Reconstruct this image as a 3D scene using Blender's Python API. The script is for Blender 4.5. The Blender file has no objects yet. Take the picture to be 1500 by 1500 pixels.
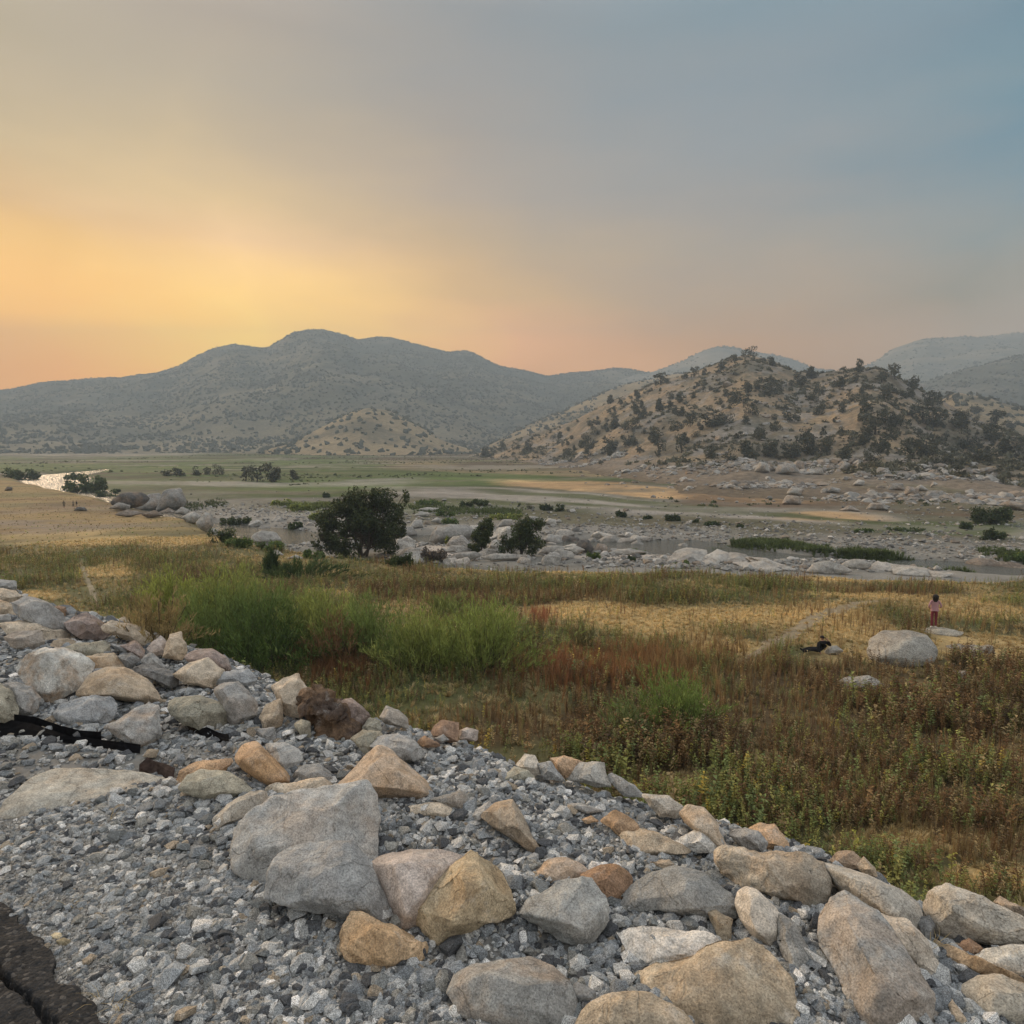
import bpy, bmesh, math, random
import numpy as np
from mathutils import Vector, noise as mnoise

random.seed(7)
SC = bpy.context.scene
COL = SC.collection
RAD = math.radians

# ------------------------------------------------------------------ camera
FPX = 1000.0                       # focal length in photo pixels (photo is 1500 wide)
PITCH = math.atan(0.105)
CP, SP = math.cos(PITCH), math.sin(PITCH)
CAMZ = 9.6
cam_d = bpy.data.cameras.new('camera')
cam = bpy.data.objects.new('camera', cam_d)
COL.objects.link(cam)
cam.location = (0, 0, CAMZ)
cam.rotation_euler = (math.pi / 2 - PITCH, 0, 0)
cam_d.sensor_width = 36.0
cam_d.lens = 36.0 * FPX / 1500.0
cam_d.clip_start = 0.05
cam_d.clip_end = 20000
SC.camera = cam
EYE = np.array([0, 0, CAMZ])


def ray(u, v):
    X = (u - 750.0) / FPX
    Y = (750.0 - v) / FPX
    return np.array([X, CP + SP * Y, -SP + CP * Y])


def proj(x, y, z):
    """where a point of the place shows in the photograph (photo pixels)"""
    dz = z - CAMZ
    f = y * CP - dz * SP
    up = y * SP + dz * CP
    f = np.where(f > 0.05, f, 0.05)
    return 750 + FPX * x / f, 750 - FPX * up / f


# ------------------------------------------------------------------ noise
def _h(ix, iy, seed):
    n = (ix.astype(np.int64) * 374761393 + iy.astype(np.int64) * 668265263 + seed * 974634777) & 0xffffffff
    n = ((n ^ (n >> 13)) * 1274126177) & 0xffffffff
    n = n ^ (n >> 16)
    return (n & 0xffff) / 65535.0


def vnoise(x, y, seed=0):
    x = np.asarray(x, float); y = np.asarray(y, float)
    ix = np.floor(x); iy = np.floor(y)
    fx = x - ix; fy = y - iy
    fx = fx * fx * fx * (fx * (fx * 6 - 15) + 10); fy = fy * fy * fy * (fy * (fy * 6 - 15) + 10)
    a = _h(ix, iy, seed); b = _h(ix + 1, iy, seed); c = _h(ix, iy + 1, seed); d = _h(ix + 1, iy + 1, seed)
    return (a + (b - a) * fx) * (1 - fy) + (c + (d - c) * fx) * fy


def fbm(x, y, octv=4, seed=0, gain=0.5):
    """-1 .. 1"""
    s = 0.0; a = 1.0; t = 0.0
    for i in range(octv):
        r = 0.6 * i
        xr = x * math.cos(r) - y * math.sin(r); yr = x * math.sin(r) + y * math.cos(r)
        s = s + a * (vnoise(xr * 2 ** i + 17.3 * i, yr * 2 ** i - 9.1 * i, seed + i) * 2 - 1)
        t += a; a *= gain
    return s / t * 1.5


def ridged(x, y, octv=4, seed=0):
    s = 0.0; a = 1.0; t = 0.0
    for i in range(octv):
        s = s + a * (1 - np.abs(vnoise(x * 2 ** i + 5 * i, y * 2 ** i, seed + i) * 2 - 1))
        t += a; a *= 0.5
    return s / t


def sstep(a, b, x):
    t = np.clip((x - a) / (b - a), 0, 1)
    return t * t * (3 - 2 * t)


def mix(a, b, t):
    return a + (b - a) * t


# ------------------------------------------------------------------ mesh helpers
def mesh_np(name, V, F, mat, cols=None, smooth=False, parent=None, loc=None, link=True):
    V = np.asarray(V, np.float32); F = np.asarray(F, np.int32)
    me = bpy.data.meshes.new(name)
    n, m, k = len(V), len(F), F.shape[1]
    me.vertices.add(n); me.vertices.foreach_set('co', V.ravel())
    me.loops.add(m * k); me.loops.foreach_set('vertex_index', F.ravel())
    me.polygons.add(m)
    me.polygons.foreach_set('loop_start', np.arange(0, m * k, k, dtype=np.int32))
    me.polygons.foreach_set('loop_total', np.full(m, k, np.int32))
    me.polygons.foreach_set('use_smooth', np.full(m, bool(smooth)))
    if cols is not None:
        at = me.color_attributes.new('tint', 'FLOAT_COLOR', 'POINT')
        c = np.ones((n, 4), np.float32); c[:, :3] = cols
        at.data.foreach_set('color', c.ravel())
    me.update(); me.validate()
    if mat is not None:
        me.materials.append(mat)
    o = bpy.data.objects.new(name, me)
    if link:
        COL.objects.link(o)
    if parent is not None:
        o.parent = parent
    if loc is not None:
        o.location = loc
    return o


def grid_faces(nr, nc):
    i = np.arange(nr - 1)[:, None] * nc + np.arange(nc - 1)[None, :]
    i = i.ravel()
    return np.stack([i, i + 1, i + nc + 1, i + nc], 1)


def tag(o, label=None, cat=None, group=None, kind=None):
    if label: o['label'] = label
    if cat: o['category'] = cat
    if group: o['group'] = group
    if kind: o['kind'] = kind
    return o


def empty(name, loc, rz=0):
    o = bpy.data.objects.new(name, None)
    COL.objects.link(o)
    o.location = loc; o.rotation_euler = (0, 0, rz)
    o.empty_display_size = 0.2
    return o


def instances(tv, tf, pos, rz, sc, tilt=None, tdir=None, szz=None):
    """copies of a template (verts, faces) at many places, one array"""
    n = len(pos); k = len(tv)
    c, s = np.cos(rz), np.sin(rz)
    sz = sc if szz is None else szz
    X = (tv[None, :, 0] * c[:, None] - tv[None, :, 1] * s[:, None]) * sc[:, None]
    Y = (tv[None, :, 0] * s[:, None] + tv[None, :, 1] * c[:, None]) * sc[:, None]
    Z = tv[None, :, 2] * sz[:, None]
    if tilt is not None:
        X = X + Z * (tilt * np.cos(tdir))[:, None]
        Y = Y + Z * (tilt * np.sin(tdir))[:, None]
    V = np.stack([X + pos[:, None, 0], Y + pos[:, None, 1], Z + pos[:, None, 2]], 2).reshape(-1, 3)
    F = (tf[None] + (np.arange(n) * k)[:, None, None]).reshape(-1, tf.shape[1])
    return V, F


def cat_arrays(parts):
    Vs, Fs, Cs, off = [], [], [], 0
    for V, F, C in parts:
        Vs.append(V); Fs.append(F + off); Cs.append(C); off += len(V)
    return np.concatenate(Vs), np.concatenate(Fs), np.concatenate(Cs)


# ------------------------------------------------------------------ materials
def new_mat(name):
    m = bpy.data.materials.new(name); m.use_nodes = True
    nt = m.node_tree
    for n in list(nt.nodes): nt.nodes.remove(n)
    out = nt.nodes.new('ShaderNodeOutputMaterial')
    return m, nt, out


def nd(nt, typ, **kw):
    n = nt.nodes.new(typ)
    for k, v in kw.items():
        if k.startswith('_'):
            setattr(n, k[1:], v)
        else:
            n.inputs[k.replace('__', ' ')].default_value = v
    return n


def noise_node(nt, vec, scale, detail=4, rough=0.55):
    n = nd(nt, 'ShaderNodeTexNoise', Scale=scale, Detail=detail, Roughness=rough)
    if vec is not None: nt.links.new(vec, n.inputs['Vector'])
    return n.outputs['Fac']


def maprange(nt, val, a, b, c, d):
    n = nt.nodes.new('ShaderNodeMapRange')
    n.inputs[1].default_value = a; n.inputs[2].default_value = b
    n.inputs[3].default_value = c; n.inputs[4].default_value = d
    nt.links.new(val, n.inputs[0])
    return n.outputs[0]


def mixc(nt, fac, a, b, mode='MIX'):
    n = nt.nodes.new('ShaderNodeMix'); n.data_type = 'RGBA'; n.blend_type = mode
    for sock, val in ((0, fac), (6, a), (7, b)):
        if isinstance(val, bpy.types.NodeSocket): nt.links.new(val, n.inputs[sock])
        elif sock == 0: n.inputs[0].default_value = val
        else: n.inputs[sock].default_value = (*val, 1)
    return n.outputs[2]


def vmul(nt, col, fac):
    """colour times a scalar socket"""
    n = nt.nodes.new('ShaderNodeVectorMath'); n.operation = 'SCALE'
    nt.links.new(col, n.inputs[0]); nt.links.new(fac, n.inputs[3])
    return n.outputs[0]


def bump(nt, h, strength, dist, normal=None):
    b = nt.nodes.new('ShaderNodeBump')
    b.inputs['Strength'].default_value = strength; b.inputs['Distance'].default_value = dist
    nt.links.new(h, b.inputs['Height'])
    if normal is not None: nt.links.new(normal, b.inputs['Normal'])
    return b.outputs['Normal']


def finish(nt, out, col, rough=0.9, normal=None, spec=0.25, transl=0.0):
    b = nt.nodes.new('ShaderNodeBsdfPrincipled')
    if isinstance(col, bpy.types.NodeSocket): nt.links.new(col, b.inputs['Base Color'])
    else: b.inputs['Base Color'].default_value = (*col, 1)
    b.inputs['Roughness'].default_value = rough
    b.inputs['Specular IOR Level'].default_value = spec
    if normal is not None: nt.links.new(normal, b.inputs['Normal'])
    sh = b.outputs[0]
    if transl > 0:
        t = nt.nodes.new('ShaderNodeBsdfTranslucent')
        if isinstance(col, bpy.types.NodeSocket): nt.links.new(col, t.inputs[0])
        else: t.inputs[0].default_value = (*col, 1)
        mx = nt.nodes.new('ShaderNodeMixShader'); mx.inputs[0].default_value = transl
        nt.links.new(sh, mx.inputs[1]); nt.links.new(t.outputs[0], mx.inputs[2]); sh = mx.outputs[0]
    nt.links.new(sh, out.inputs['Surface'])
    return b


def attr(nt, name='tint'):
    a = nt.nodes.new('ShaderNodeAttribute'); a.attribute_name = name
    return a.outputs['Color']


def mat_ground(name, s1, s2, s3, bdist, lo=0.72, hi=1.28):
    m, nt, out = new_mat(name)
    pos = nt.nodes.new('ShaderNodeNewGeometry').outputs['Position']
    a = noise_node(nt, pos, s1, 5); b = noise_node(nt, pos, s2, 6, 0.65)
    c = vmul(nt, attr(nt), maprange(nt, a, 0.3, 0.7, 0.82, 1.18))
    c = vmul(nt, c, maprange(nt, b, 0.3, 0.7, lo, hi))
    h = noise_node(nt, pos, s3, 6, 0.7)
    finish(nt, out, c, 0.95, bump(nt, h, 0.7, bdist), 0.15)
    return m


def mat_leaf(name, transl=0.25):
    m, nt, out = new_mat(name)
    finish(nt, out, attr(nt), 0.7, None, 0.2, transl)
    return m


def mat_plain(name, col, rough=0.8, var=0.2, scale=20, bd=0.003, spec=0.3):
    m, nt, out = new_mat(name)
    pos = nt.nodes.new('ShaderNodeTexCoord').outputs['Object']
    n = noise_node(nt, pos, scale, 5)
    rgb = nt.nodes.new('ShaderNodeRGB'); rgb.outputs[0].default_value = (*col, 1)
    c = vmul(nt, rgb.outputs[0], maprange(nt, n, 0.3, 0.7, 1 - var, 1 + var))
    finish(nt, out, c, rough, bump(nt, n, 0.6, bd), spec)
    return m


def mat_rock(name, g, bdist):
    """granite: colour of the object, warm stains as strong as the object's alpha, grains; g = scale (1 for hand-sized stones)"""
    m, nt, out = new_mat(name)
    oi = nt.nodes.new('ShaderNodeObjectInfo')
    tc = nt.nodes.new('ShaderNodeTexCoord').outputs['Object']
    sh = nt.nodes.new('ShaderNodeVectorMath'); sh.operation = 'MULTIPLY_ADD'
    nt.links.new(oi.outputs['Random'], sh.inputs[0]); sh.inputs[1].default_value = (91, 57, 33)
    nt.links.new(tc, sh.inputs[2]); p = sh.outputs[0]
    big = noise_node(nt, p, 5 * g, 5, 0.6); mid = noise_node(nt, p, 22 * g, 6, 0.7)
    grain = noise_node(nt, p, 170 * g, 2, 0.6)
    # stains
    st = maprange(nt, big, 0.46, 0.60, 0, 1)
    mul = nt.nodes.new('ShaderNodeMath'); mul.operation = 'MULTIPLY'
    nt.links.new(st, mul.inputs[0]); nt.links.new(oi.outputs['Alpha'], mul.inputs[1])
    c = mixc(nt, mul.outputs[0], oi.outputs['Color'], (0.40, 0.235, 0.105))
    dk = noise_node(nt, p, 2.6 * g, 7, 0.68)
    c = vmul(nt, c, maprange(nt, dk, 0.38, 0.62, 0.74, 1.16))
    pal_ = noise_node(nt, p, 9.0 * g, 6, 0.7)
    c = mixc(nt, maprange(nt, pal_, 0.56, 0.70, 0.0, 0.38), c, (0.50, 0.49, 0.46))
    c = vmul(nt, c, maprange(nt, mid, 0.28, 0.72, 0.62, 1.36))
    c = vmul(nt, c, maprange(nt, grain, 0.3, 0.7, 0.66, 1.36))
    fl = nt.nodes.new('ShaderNodeTexVoronoi'); fl.inputs['Scale'].default_value = 130 * g
    nt.links.new(p, fl.inputs['Vector'])
    c = vmul(nt, c, maprange(nt, fl.outputs['Distance'], 0.12, 0.30, 0.62, 1.0))
    # veins / cracks
    cr = nt.nodes.new('ShaderNodeTexNoise'); cr.inputs['Scale'].default_value = 3.5 * g; cr.inputs['Detail'].default_value = 6
    cr.inputs['Distortion'].default_value = 0.6
    nt.links.new(p, cr.inputs['Vector'])
    ab = nt.nodes.new('ShaderNodeMath'); ab.operation = 'ABSOLUTE'
    sb = nt.nodes.new('ShaderNodeMath'); sb.operation = 'SUBTRACT'; sb.inputs[1].default_value = 0.5
    nt.links.new(cr.outputs['Fac'], sb.inputs[0]); nt.links.new(sb.outputs[0], ab.inputs[0])
    vein = maprange(nt, ab.outputs[0], 0.0, 0.012, 0.0, 1.0)
    c = vmul(nt, c, maprange(nt, vein, 0, 1, 0.78, 1.0))
    ad = nt.nodes.new('ShaderNodeMath'); ad.operation = 'MULTIPLY_ADD'; ad.inputs[1].default_value = 0.25
    nt.links.new(vein, ad.inputs[0]); nt.links.new(mid, ad.inputs[2])
    nrm = bump(nt, ad.outputs[0], 0.8, bdist)
    nrm = bump(nt, grain, 0.5, bdist * 0.18, nrm)
    finish(nt, out, c, 0.88, nrm, 0.25)
    return m


M = dict(
    ground=mat_ground('earth_and_grass', 0.35, 6.0, 30.0, 0.03),
    far=mat_ground('dry_hillside', 0.02, 0.16, 0.10, 2.5, 0.72, 1.28),
    hill=mat_ground('dry_grass_hillside', 0.05, 0.5, 0.35, 1.0, 0.6, 1.4),
    stone=mat_rock('granite_stone', 1.0, 0.012),
    boulder=mat_rock('granite_boulder', 0.12, 0.12),
    leaf=mat_leaf('leaves', 0.25),
    oak=mat_leaf('oak_leaves', 0.12),
    straw=mat_leaf('dry_blades', 0.35),
    bark=mat_plain('bark', (0.07, 0.055, 0.04), 0.9, 0.35, 9, 0.02),
)
# ------------------------------------------------------------------ the lie of the land
NS = (0.584, 0.812)                 # across the road embankment, away from the road
TS = (0.812, -0.584)                # along it
ROAD_Z = 8.0


def polydist(x, y, P):
    """distance to a polyline and which side (positive = left of its direction)"""
    best = np.full(np.shape(x), 1e9); side = np.zeros(np.shape(x))
    for (x0, y0), (x1, y1) in zip(P[:-1], P[1:]):
        dx, dy = x1 - x0, y1 - y0; L = dx * dx + dy * dy
        t = np.clip(((x - x0) * dx + (y - y0) * dy) / L, 0, 1)
        ex, ey = x - (x0 + t * dx), y - (y0 + t * dy)
        d = ex * ex + ey * ey
        cr = dx * ey - dy * ex
        m = d < best
        best = np.where(m, d, best); side = np.where(m, np.sign(cr), side)
    return np.sqrt(best), side


EDGE = [(-420, 470), (-166, 221), (-82, 136), (-47, 95), (-34, 75), (-17, 58), (-3, 54.5), (13.2, 53), (36.5, 49), (78, 38), (220, 0), (500, -60)]
CHANNEL = [(-130, 760), (-190, 440), (-201, 335), (-184, 272), (-156, 231), (-133, 203), (-101, 169), (-60, 121), (-44, 108), (-30, 99), (-14, 99), (0, 93), (14, 92), (24, 90), (33, 84), (46, 78), (58, 72), (100, 60), (260, 20)]


def emb_z(x, y):
    s = NS[0] * x + NS[1] * y
    t = TS[0] * x + TS[1] * y
    wob = 0.10 * np.sin(t * 1.3) + 0.07 * np.sin(t * 3.1 + 1)
    q = (s - 2.72 + wob) / 0.18
    sp = 0.18 * np.where(q > 20, q, np.log1p(np.exp(np.clip(q, -40, 20))))
    sb = np.maximum(0, -8.0 - s)
    z = ROAD_Z - 0.80 * sp - 0.6 * sb
    bumpy = sstep(0.95, 1.6, s) * (0.035 * fbm(x * 1.6, y * 1.6, 3, 5) + 0.012 * fbm(x * 7, y * 7, 2, 6))
    return z + bumpy


def base_z(x, y):
    d, sd = polydist(x, y, EDGE)
    de = d * sd                                   # >0 : river side
    r = np.hypot(x, y)
    zt = -2.3 * sstep(45, 150, r) * sstep(10, -60, x) + 0.22 * fbm(x * 0.07, y * 0.07, 3, 11) + 0.05 * fbm(x * 0.5, y * 0.5, 2, 12)
    zt = zt - 0.8 * sstep(38, 54, y) * sstep(-30, 0, x)
    ch, _ = polydist(x, y, CHANNEL)
    zr = -4.2 + 0.36 * fbm(x * 0.03, y * 0.05, 3, 21) + 0.20 * fbm(x * 0.25, y * 0.25, 3, 22)
    zr = zr + 0.9 * sstep(60, 230, r - 60) * sstep(0, 60, x) - 0.004 * np.maximum(0, r - 300)
    w = 4.0 + 2.2 * fbm(x * 0.05, y * 0.05, 2, 31) + 5 * sstep(-90, -150, x) * sstep(330, 270, y) + 2.0 * np.exp(-((x + 38) / 12) ** 2)
    zr = zr - 1.15 * (1 - sstep(w * 0.6, w * 1.5, ch))
    k = sstep(-1.0, 6.0, de + 1.5 * fbm(x * 0.12, y * 0.12, 3, 41))
    return mix(zt, zr, k), de, ch


def ground_z(x, y):
    x = np.asarray(x, float); y = np.asarray(y, float)
    zb, de, ch = base_z(x, y)
    return np.maximum(zb, emb_z(x, y))


# ------------------------------------------------------------------ hills: silhouettes at their own distances
def pt_at(u, v, y):
    d = ray(u, v)
    return d[0] / d[1], CAMZ + d[2] / d[1] * y          # a = x/y, z


class Hill:
    def __init__(s, ridge, base, prof, rough, seed, tail=1.75, gully=0.0, gs=0.01):
        # ridge: (u, v, distance)   base: (u, distance)
        pts = []
        for u, v, y in ridge:
            a, z = pt_at(u, v, y); pts.append((a, y, z))
        s.ra, s.ry, s.rz = map(np.array, zip(*pts))
        s.ba = np.array([(u - 750) / FPX for u, y in base]); s.by = np.array([y for u, y in base])
        s.pt, s.pv = map(np.array, zip(*prof))
        s.rough, s.seed, s.tail, s.gully, s.gs = rough, seed, tail, gully, gs
        s.a0, s.a1 = s.ra[0], s.ra[-1]

    def cols(s, a):
        # smooth the traced ridge a little so it has no straight runs
        w = 0.004
        rz = sum(np.interp(a + k * w, s.ra, s.rz) for k in (-1, 0, 1)) / 3
        yb = np.interp(a, s.ba, s.by)
        return yb, np.maximum(np.interp(a, s.ra, s.ry), yb * 1.05), rz

    def z_at(s, a, t):
        yb, yr, rz = s.cols(a)
        y = yb + (yr - yb) * t; x = a * y
        zb = ground_far(x, y)
        p = np.interp(t, s.pt, s.pv)
        env = np.clip(t, 0, 1) * np.clip(1.15 - t, 0.05, 1) * 3.0
        n = s.rough * fbm(x * s.gs, y * s.gs, 5, s.seed) - s.gully * (ridged(x * s.gs * 0.7, y * s.gs * 0.35, 3, s.seed + 9))
        n = n + s.rough * 0.16 * fbm(x * s.gs * 6.5, y * s.gs * 6.5, 4, s.seed + 5, 0.6) * np.clip(t * 3, 0, 1)
        zz = zb + (rz - zb) * p + n * env
        return x, y, zz

    def z_xy(s, x, y):
        a = x / np.maximum(y, 1.0)
        yb, yr, rz = s.cols(a)
        t = (y - yb) / (yr - yb)
        _, _, z = s.z_at(a, np.clip(t, 0, s.tail))
        ok = (t > 0) & (t < s.tail) & (a > s.a0) & (a < s.a1) & (y > 1)
        return np.where(ok, z, -1e3)


def ground_far(x, y):
    r = np.hypot(x, y)
    return -4.2 + 0.9 * sstep(120, 290, r) * sstep(0, 60, x) - 0.004 * np.maximum(0, r - 300)


PROF = [(-0.2, -0.12), (0, -0.01), (0.15, 0.10), (0.4, 0.40), (0.7, 0.76), (0.9, 0.95), (1.0, 1.0), (1.1, 0.97), (1.4, 0.6), (1.8, 0.2)]
PROF_R = [(-0.2, -0.05), (0, -0.01), (0.12, 0.035), (0.28, 0.10), (0.45, 0.33), (0.7, 0.68), (0.9, 0.93), (1.0, 1.0), (1.1, 0.97), (1.35, 0.7), (1.8, 0.3)]

H_left = Hill([(-450, 608, 2300), (-200, 588, 2480), (0, 568, 2480), (60, 556, 2480), (90, 552, 2480), (180, 549, 2480), (230, 541, 2480), (262, 529, 2480), (290, 514, 2480), (318, 500, 2480), (340, 496, 2480),
               (365, 500, 2480), (390, 503, 2480), (410, 493, 2480), (430, 481, 2480), (450, 476, 2480), (475, 475, 2480), (500, 480, 2480), (525, 491, 2480), (548, 489, 2480), (575, 490, 2480), (600, 497, 2480),
               (625, 503, 2480), (655, 509, 2480), (683, 507, 2480), (700, 513, 2480), (720, 524, 2480), (740, 531, 2480), (770, 536, 2480), (802, 543, 2480), (835, 538, 2480), (870, 536, 2480), (905, 533, 2480), (930, 535, 2480),
               (960, 542, 2480), (1000, 548, 2480), (1100, 566, 2480), (1220, 600, 2480)],
              [(-200, 760), (0, 820), (300, 900), (520, 900), (660, 950), (800, 1150), (1000, 1500), (1220, 1900)], PROF, 26, 101, 1.17, 40, 0.0030)
H_foot = Hill([(380, 662, 830), (430, 647, 840), (470, 626, 900), (510, 606, 950), (540, 597, 960), (570, 602, 980), (610, 622, 960), (650, 645, 930), (700, 661, 900)],
              [(380, 815), (480, 720), (600, 715), (700, 780)], PROF, 5, 111, 1.7, 3, 0.012)
H_mid = Hill([(780, 640, 2184), (850, 590, 2268), (905, 556, 2436), (950, 545, 2520), (985, 534, 2520), (1010, 524, 2520), (1035, 510, 2562), (1062, 504, 2562), (1085, 508, 2562), (1110, 514, 2562), (1140, 517, 2562), (1165, 522, 2562),
              (1190, 533, 2562), (1230, 543, 2520), (1300, 560, 2520), (1450, 600, 2520), (1700, 640, 2520)],
             [(780, 1500), (1000, 1550), (1300, 1700), (1700, 1800)], PROF, 26, 121, 1.12, 24, 0.0028)
H_spur = Hill([(690, 664, 1020), (730, 648, 1060), (780, 622, 1120), (830, 597, 1180), (880, 573, 1230), (930, 556, 1270), (980, 545, 1300), (1030, 540, 1320), (1100, 545, 1320), (1250, 570, 1320), (1400, 600, 1300)],
              [(690, 880), (800, 820), (1000, 760), (1400, 760)], PROF, 9, 131, 1.7, 9, 0.008)
H_far = Hill([(1090, 600, 2500), (1180, 556, 2500), (1230, 545, 2550), (1280, 526, 2600), (1310, 505, 2600), (1335, 496, 2600), (1360, 489, 2600), (1400, 487, 2600), (1440, 488, 2600), (1470, 485, 2600), (1520, 484, 2600), (1700, 470, 2300), (1950, 500, 2200)],
             [(1090, 1400), (1300, 1300), (1700, 1200), (1950, 1150)], PROF, 30, 141, 1.1, 30, 0.0030)
H_farb = Hill([(1240, 612, 1500), (1310, 575, 1500), (1350, 556, 1500), (1400, 545, 1500), (1450, 528, 1520), (1490, 516, 1540), (1540, 508, 1560), (1700, 500, 1560), (2000, 530, 1500)],
              [(1240, 1050), (1400, 950), (1700, 850), (2000, 820)], PROF, 14, 151, 1.7, 14, 0.006)
H_side = Hill([(1330, 640, 640), (1365, 592, 660), (1400, 573, 680), (1440, 577, 690), (1480, 590, 690), (1530, 597, 690), (1600, 600, 690), (1800, 590, 690), (2200, 610, 650)],
              [(1330, 520), (1500, 430), (1800, 380), (2200, 350)], PROF, 5, 161, 1.7, 5, 0.013)
H_right = Hill([(672, 672, 660), (700, 664, 650), (735, 652, 640), (760, 641, 630), (800, 627, 610), (850, 610, 590), (900, 585, 570), (930, 571, 560), (960, 561, 550), (1000, 548, 540), (1020, 541, 530), (1050, 530, 520), (1075, 520, 510),
                (1095, 515, 500), (1115, 519, 500), (1140, 527, 490), (1165, 540, 480), (1190, 545, 470), (1215, 544, 455), (1240, 539, 440), (1260, 536, 425), (1285, 537, 415), (1305, 545, 405), (1330, 562, 400), (1360, 580, 390),
                (1395, 596, 380), (1430, 612, 370), (1470, 622, 360), (1500, 632, 350), (1560, 642, 330), (1650, 650, 310), (1800, 655, 300), (2100, 665, 270)],
               [(672, 600), (690, 560), (740, 470), (800, 372), (850, 300), (900, 240), (950, 200), (1000, 172), (1100, 155), (1200, 146), (1350, 138), (1500, 131), (1800, 120), (2100, 110)], PROF_R, 4.2, 171, 1.8, 4.0, 0.028)
HILLS = [H_left, H_foot, H_mid, H_spur, H_far, H_farb, H_side, H_right]


def land_z(x, y):
    x = np.asarray(x, float); y = np.asarray(y, float)
    z = ground_z(x, y)
    for h in HILLS:
        z = np.maximum(z, h.z_xy(x, y))
    return z


_T = np.exp(np.linspace(math.log(0.8), math.log(3600), 2600))


def hit(u, v, fn=None):
    """the point of the land that photo pixel (u, v) looks at"""
    d = ray(u, v); d = d / math.hypot(d[0], d[1])
    fn = fn or land_z
    lo = None
    below = EYE[2] + d[2] * _T < fn(d[0] * _T, d[1] * _T)
    i = int(np.argmax(below)) if below.any() else len(_T) - 1
    t0, t1 = _T[max(i - 1, 0)], _T[i]
    tt = np.linspace(t0, t1, 40)
    b = EYE[2] + d[2] * tt < fn(d[0] * tt, d[1] * tt)
    t = tt[int(np.argmax(b))] if b.any() else t1
    return Vector((d[0] * t, d[1] * t, EYE[2] + d[2] * t))


# ------------------------------------------------------------------ ground colours
STRAW = np.array([0.46, 0.335, 0.16]); BROWN = np.array([0.115, 0.075, 0.042]); GREEN = np.array([0.085, 0.105, 0.042])
OLIVE = np.array([0.155, 0.145, 0.07]); COBBLE = np.array([0.235, 0.225, 0.205]); SAND = np.array([0.34, 0.315, 0.28])
DIRT = np.array([0.24, 0.235, 0.222]); TAN = np.array([0.42, 0.29, 0.155]); ROCKC = np.array([0.33, 0.31, 0.285])
SILT = np.array([0.20, 0.165, 0.135])


def c3(a, n):
    return np.broadcast_to(a, (n, 3)).copy()


def lay(c, col, w):
    return c + (np.asarray(col) - c) * np.clip(w, 0, 1)[:, None]


# patches of the meadow, (u, v, half width, half height) as seen from the road
GOLD = [(1000, 912, 130, 26), (1180, 905, 120, 22), (1430, 885, 110, 26), (1230, 935, 110, 22), (1440, 950, 80, 22), (840, 893, 80, 12), (1320, 868, 160, 8), (860, 822, 170, 6), (1150, 1105, 70, 26), (1340, 1230, 110, 22),
        (1450, 1290, 90, 18), (180, 786, 170, 8), (160, 832, 40, 10), (60, 770, 110, 14), (1000, 1150, 60, 16), (40, 868, 60, 6), (1060, 955, 60, 16), (1250, 965, 60, 12), (1350, 835, 170, 5)]
GREENP = [(600, 850, 330, 14), (150, 815, 190, 24), (1150, 890, 60, 7), (1430, 905, 60, 8), (1050, 928, 50, 8), (1300, 905, 50, 7), (1480, 880, 50, 6), (1050, 865, 230, 14), (520, 1010, 170, 40), (760, 1000, 150, 40), (330, 900, 180, 60), (690, 940, 120, 40), (880, 1010, 120, 36), (1010, 1000, 90, 40), (60, 845, 80, 20), (850, 1120, 60, 30),
          (1380, 890, 70, 10), (980, 880, 130, 14), (1300, 1270, 70, 24), (1430, 1310, 80, 24), (1170, 1190, 60, 20), (360, 830, 160, 10), (640, 1000, 90, 40), (700, 1060, 50, 18), (870, 1140, 40, 14)]
BROWNP = [(1230, 1180, 170, 46), (1010, 1110, 110, 30), (1440, 1230, 90, 40), (1330, 1090, 240, 110), (1080, 1060, 130, 60), (770, 872, 210, 9), (700, 1065, 130, 26), (1330, 860, 120, 8), (960, 1090, 90, 40), (620, 880, 120, 12), (900, 990, 90, 30), (1250, 1000, 190, 26), (240, 845, 60, 10), (1430, 1010, 120, 40), (880, 1060, 90, 40)]


def patches(u, v, L):
    w = np.zeros_like(u)
    for a, b, ru, rv in L:
        w = np.maximum(w, 1.25 - ((u - a) / ru) ** 2 * 0.9 - ((v - b) / rv) ** 2 * 0.9)
    return w


def meadow_w(x, y):
    u, v = proj(x, y, np.zeros_like(x))
    n1 = fbm(x * 0.22, y * 0.22, 4, 51); n2 = fbm(x * 0.22, y * 0.22, 4, 57); n3 = fbm(x * 0.3, y * 0.3, 4, 63)
    g = np.clip(patches(u, v, GOLD) + 0.55 * n1, 0, 1)
    gr = np.clip(patches(u, v, GREENP) + 0.5 * n2, 0.0, 1)
    br = np.clip(patches(u, v, BROWNP) + 0.5 * n3, 0.0, 1)
    return g, gr, br


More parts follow.
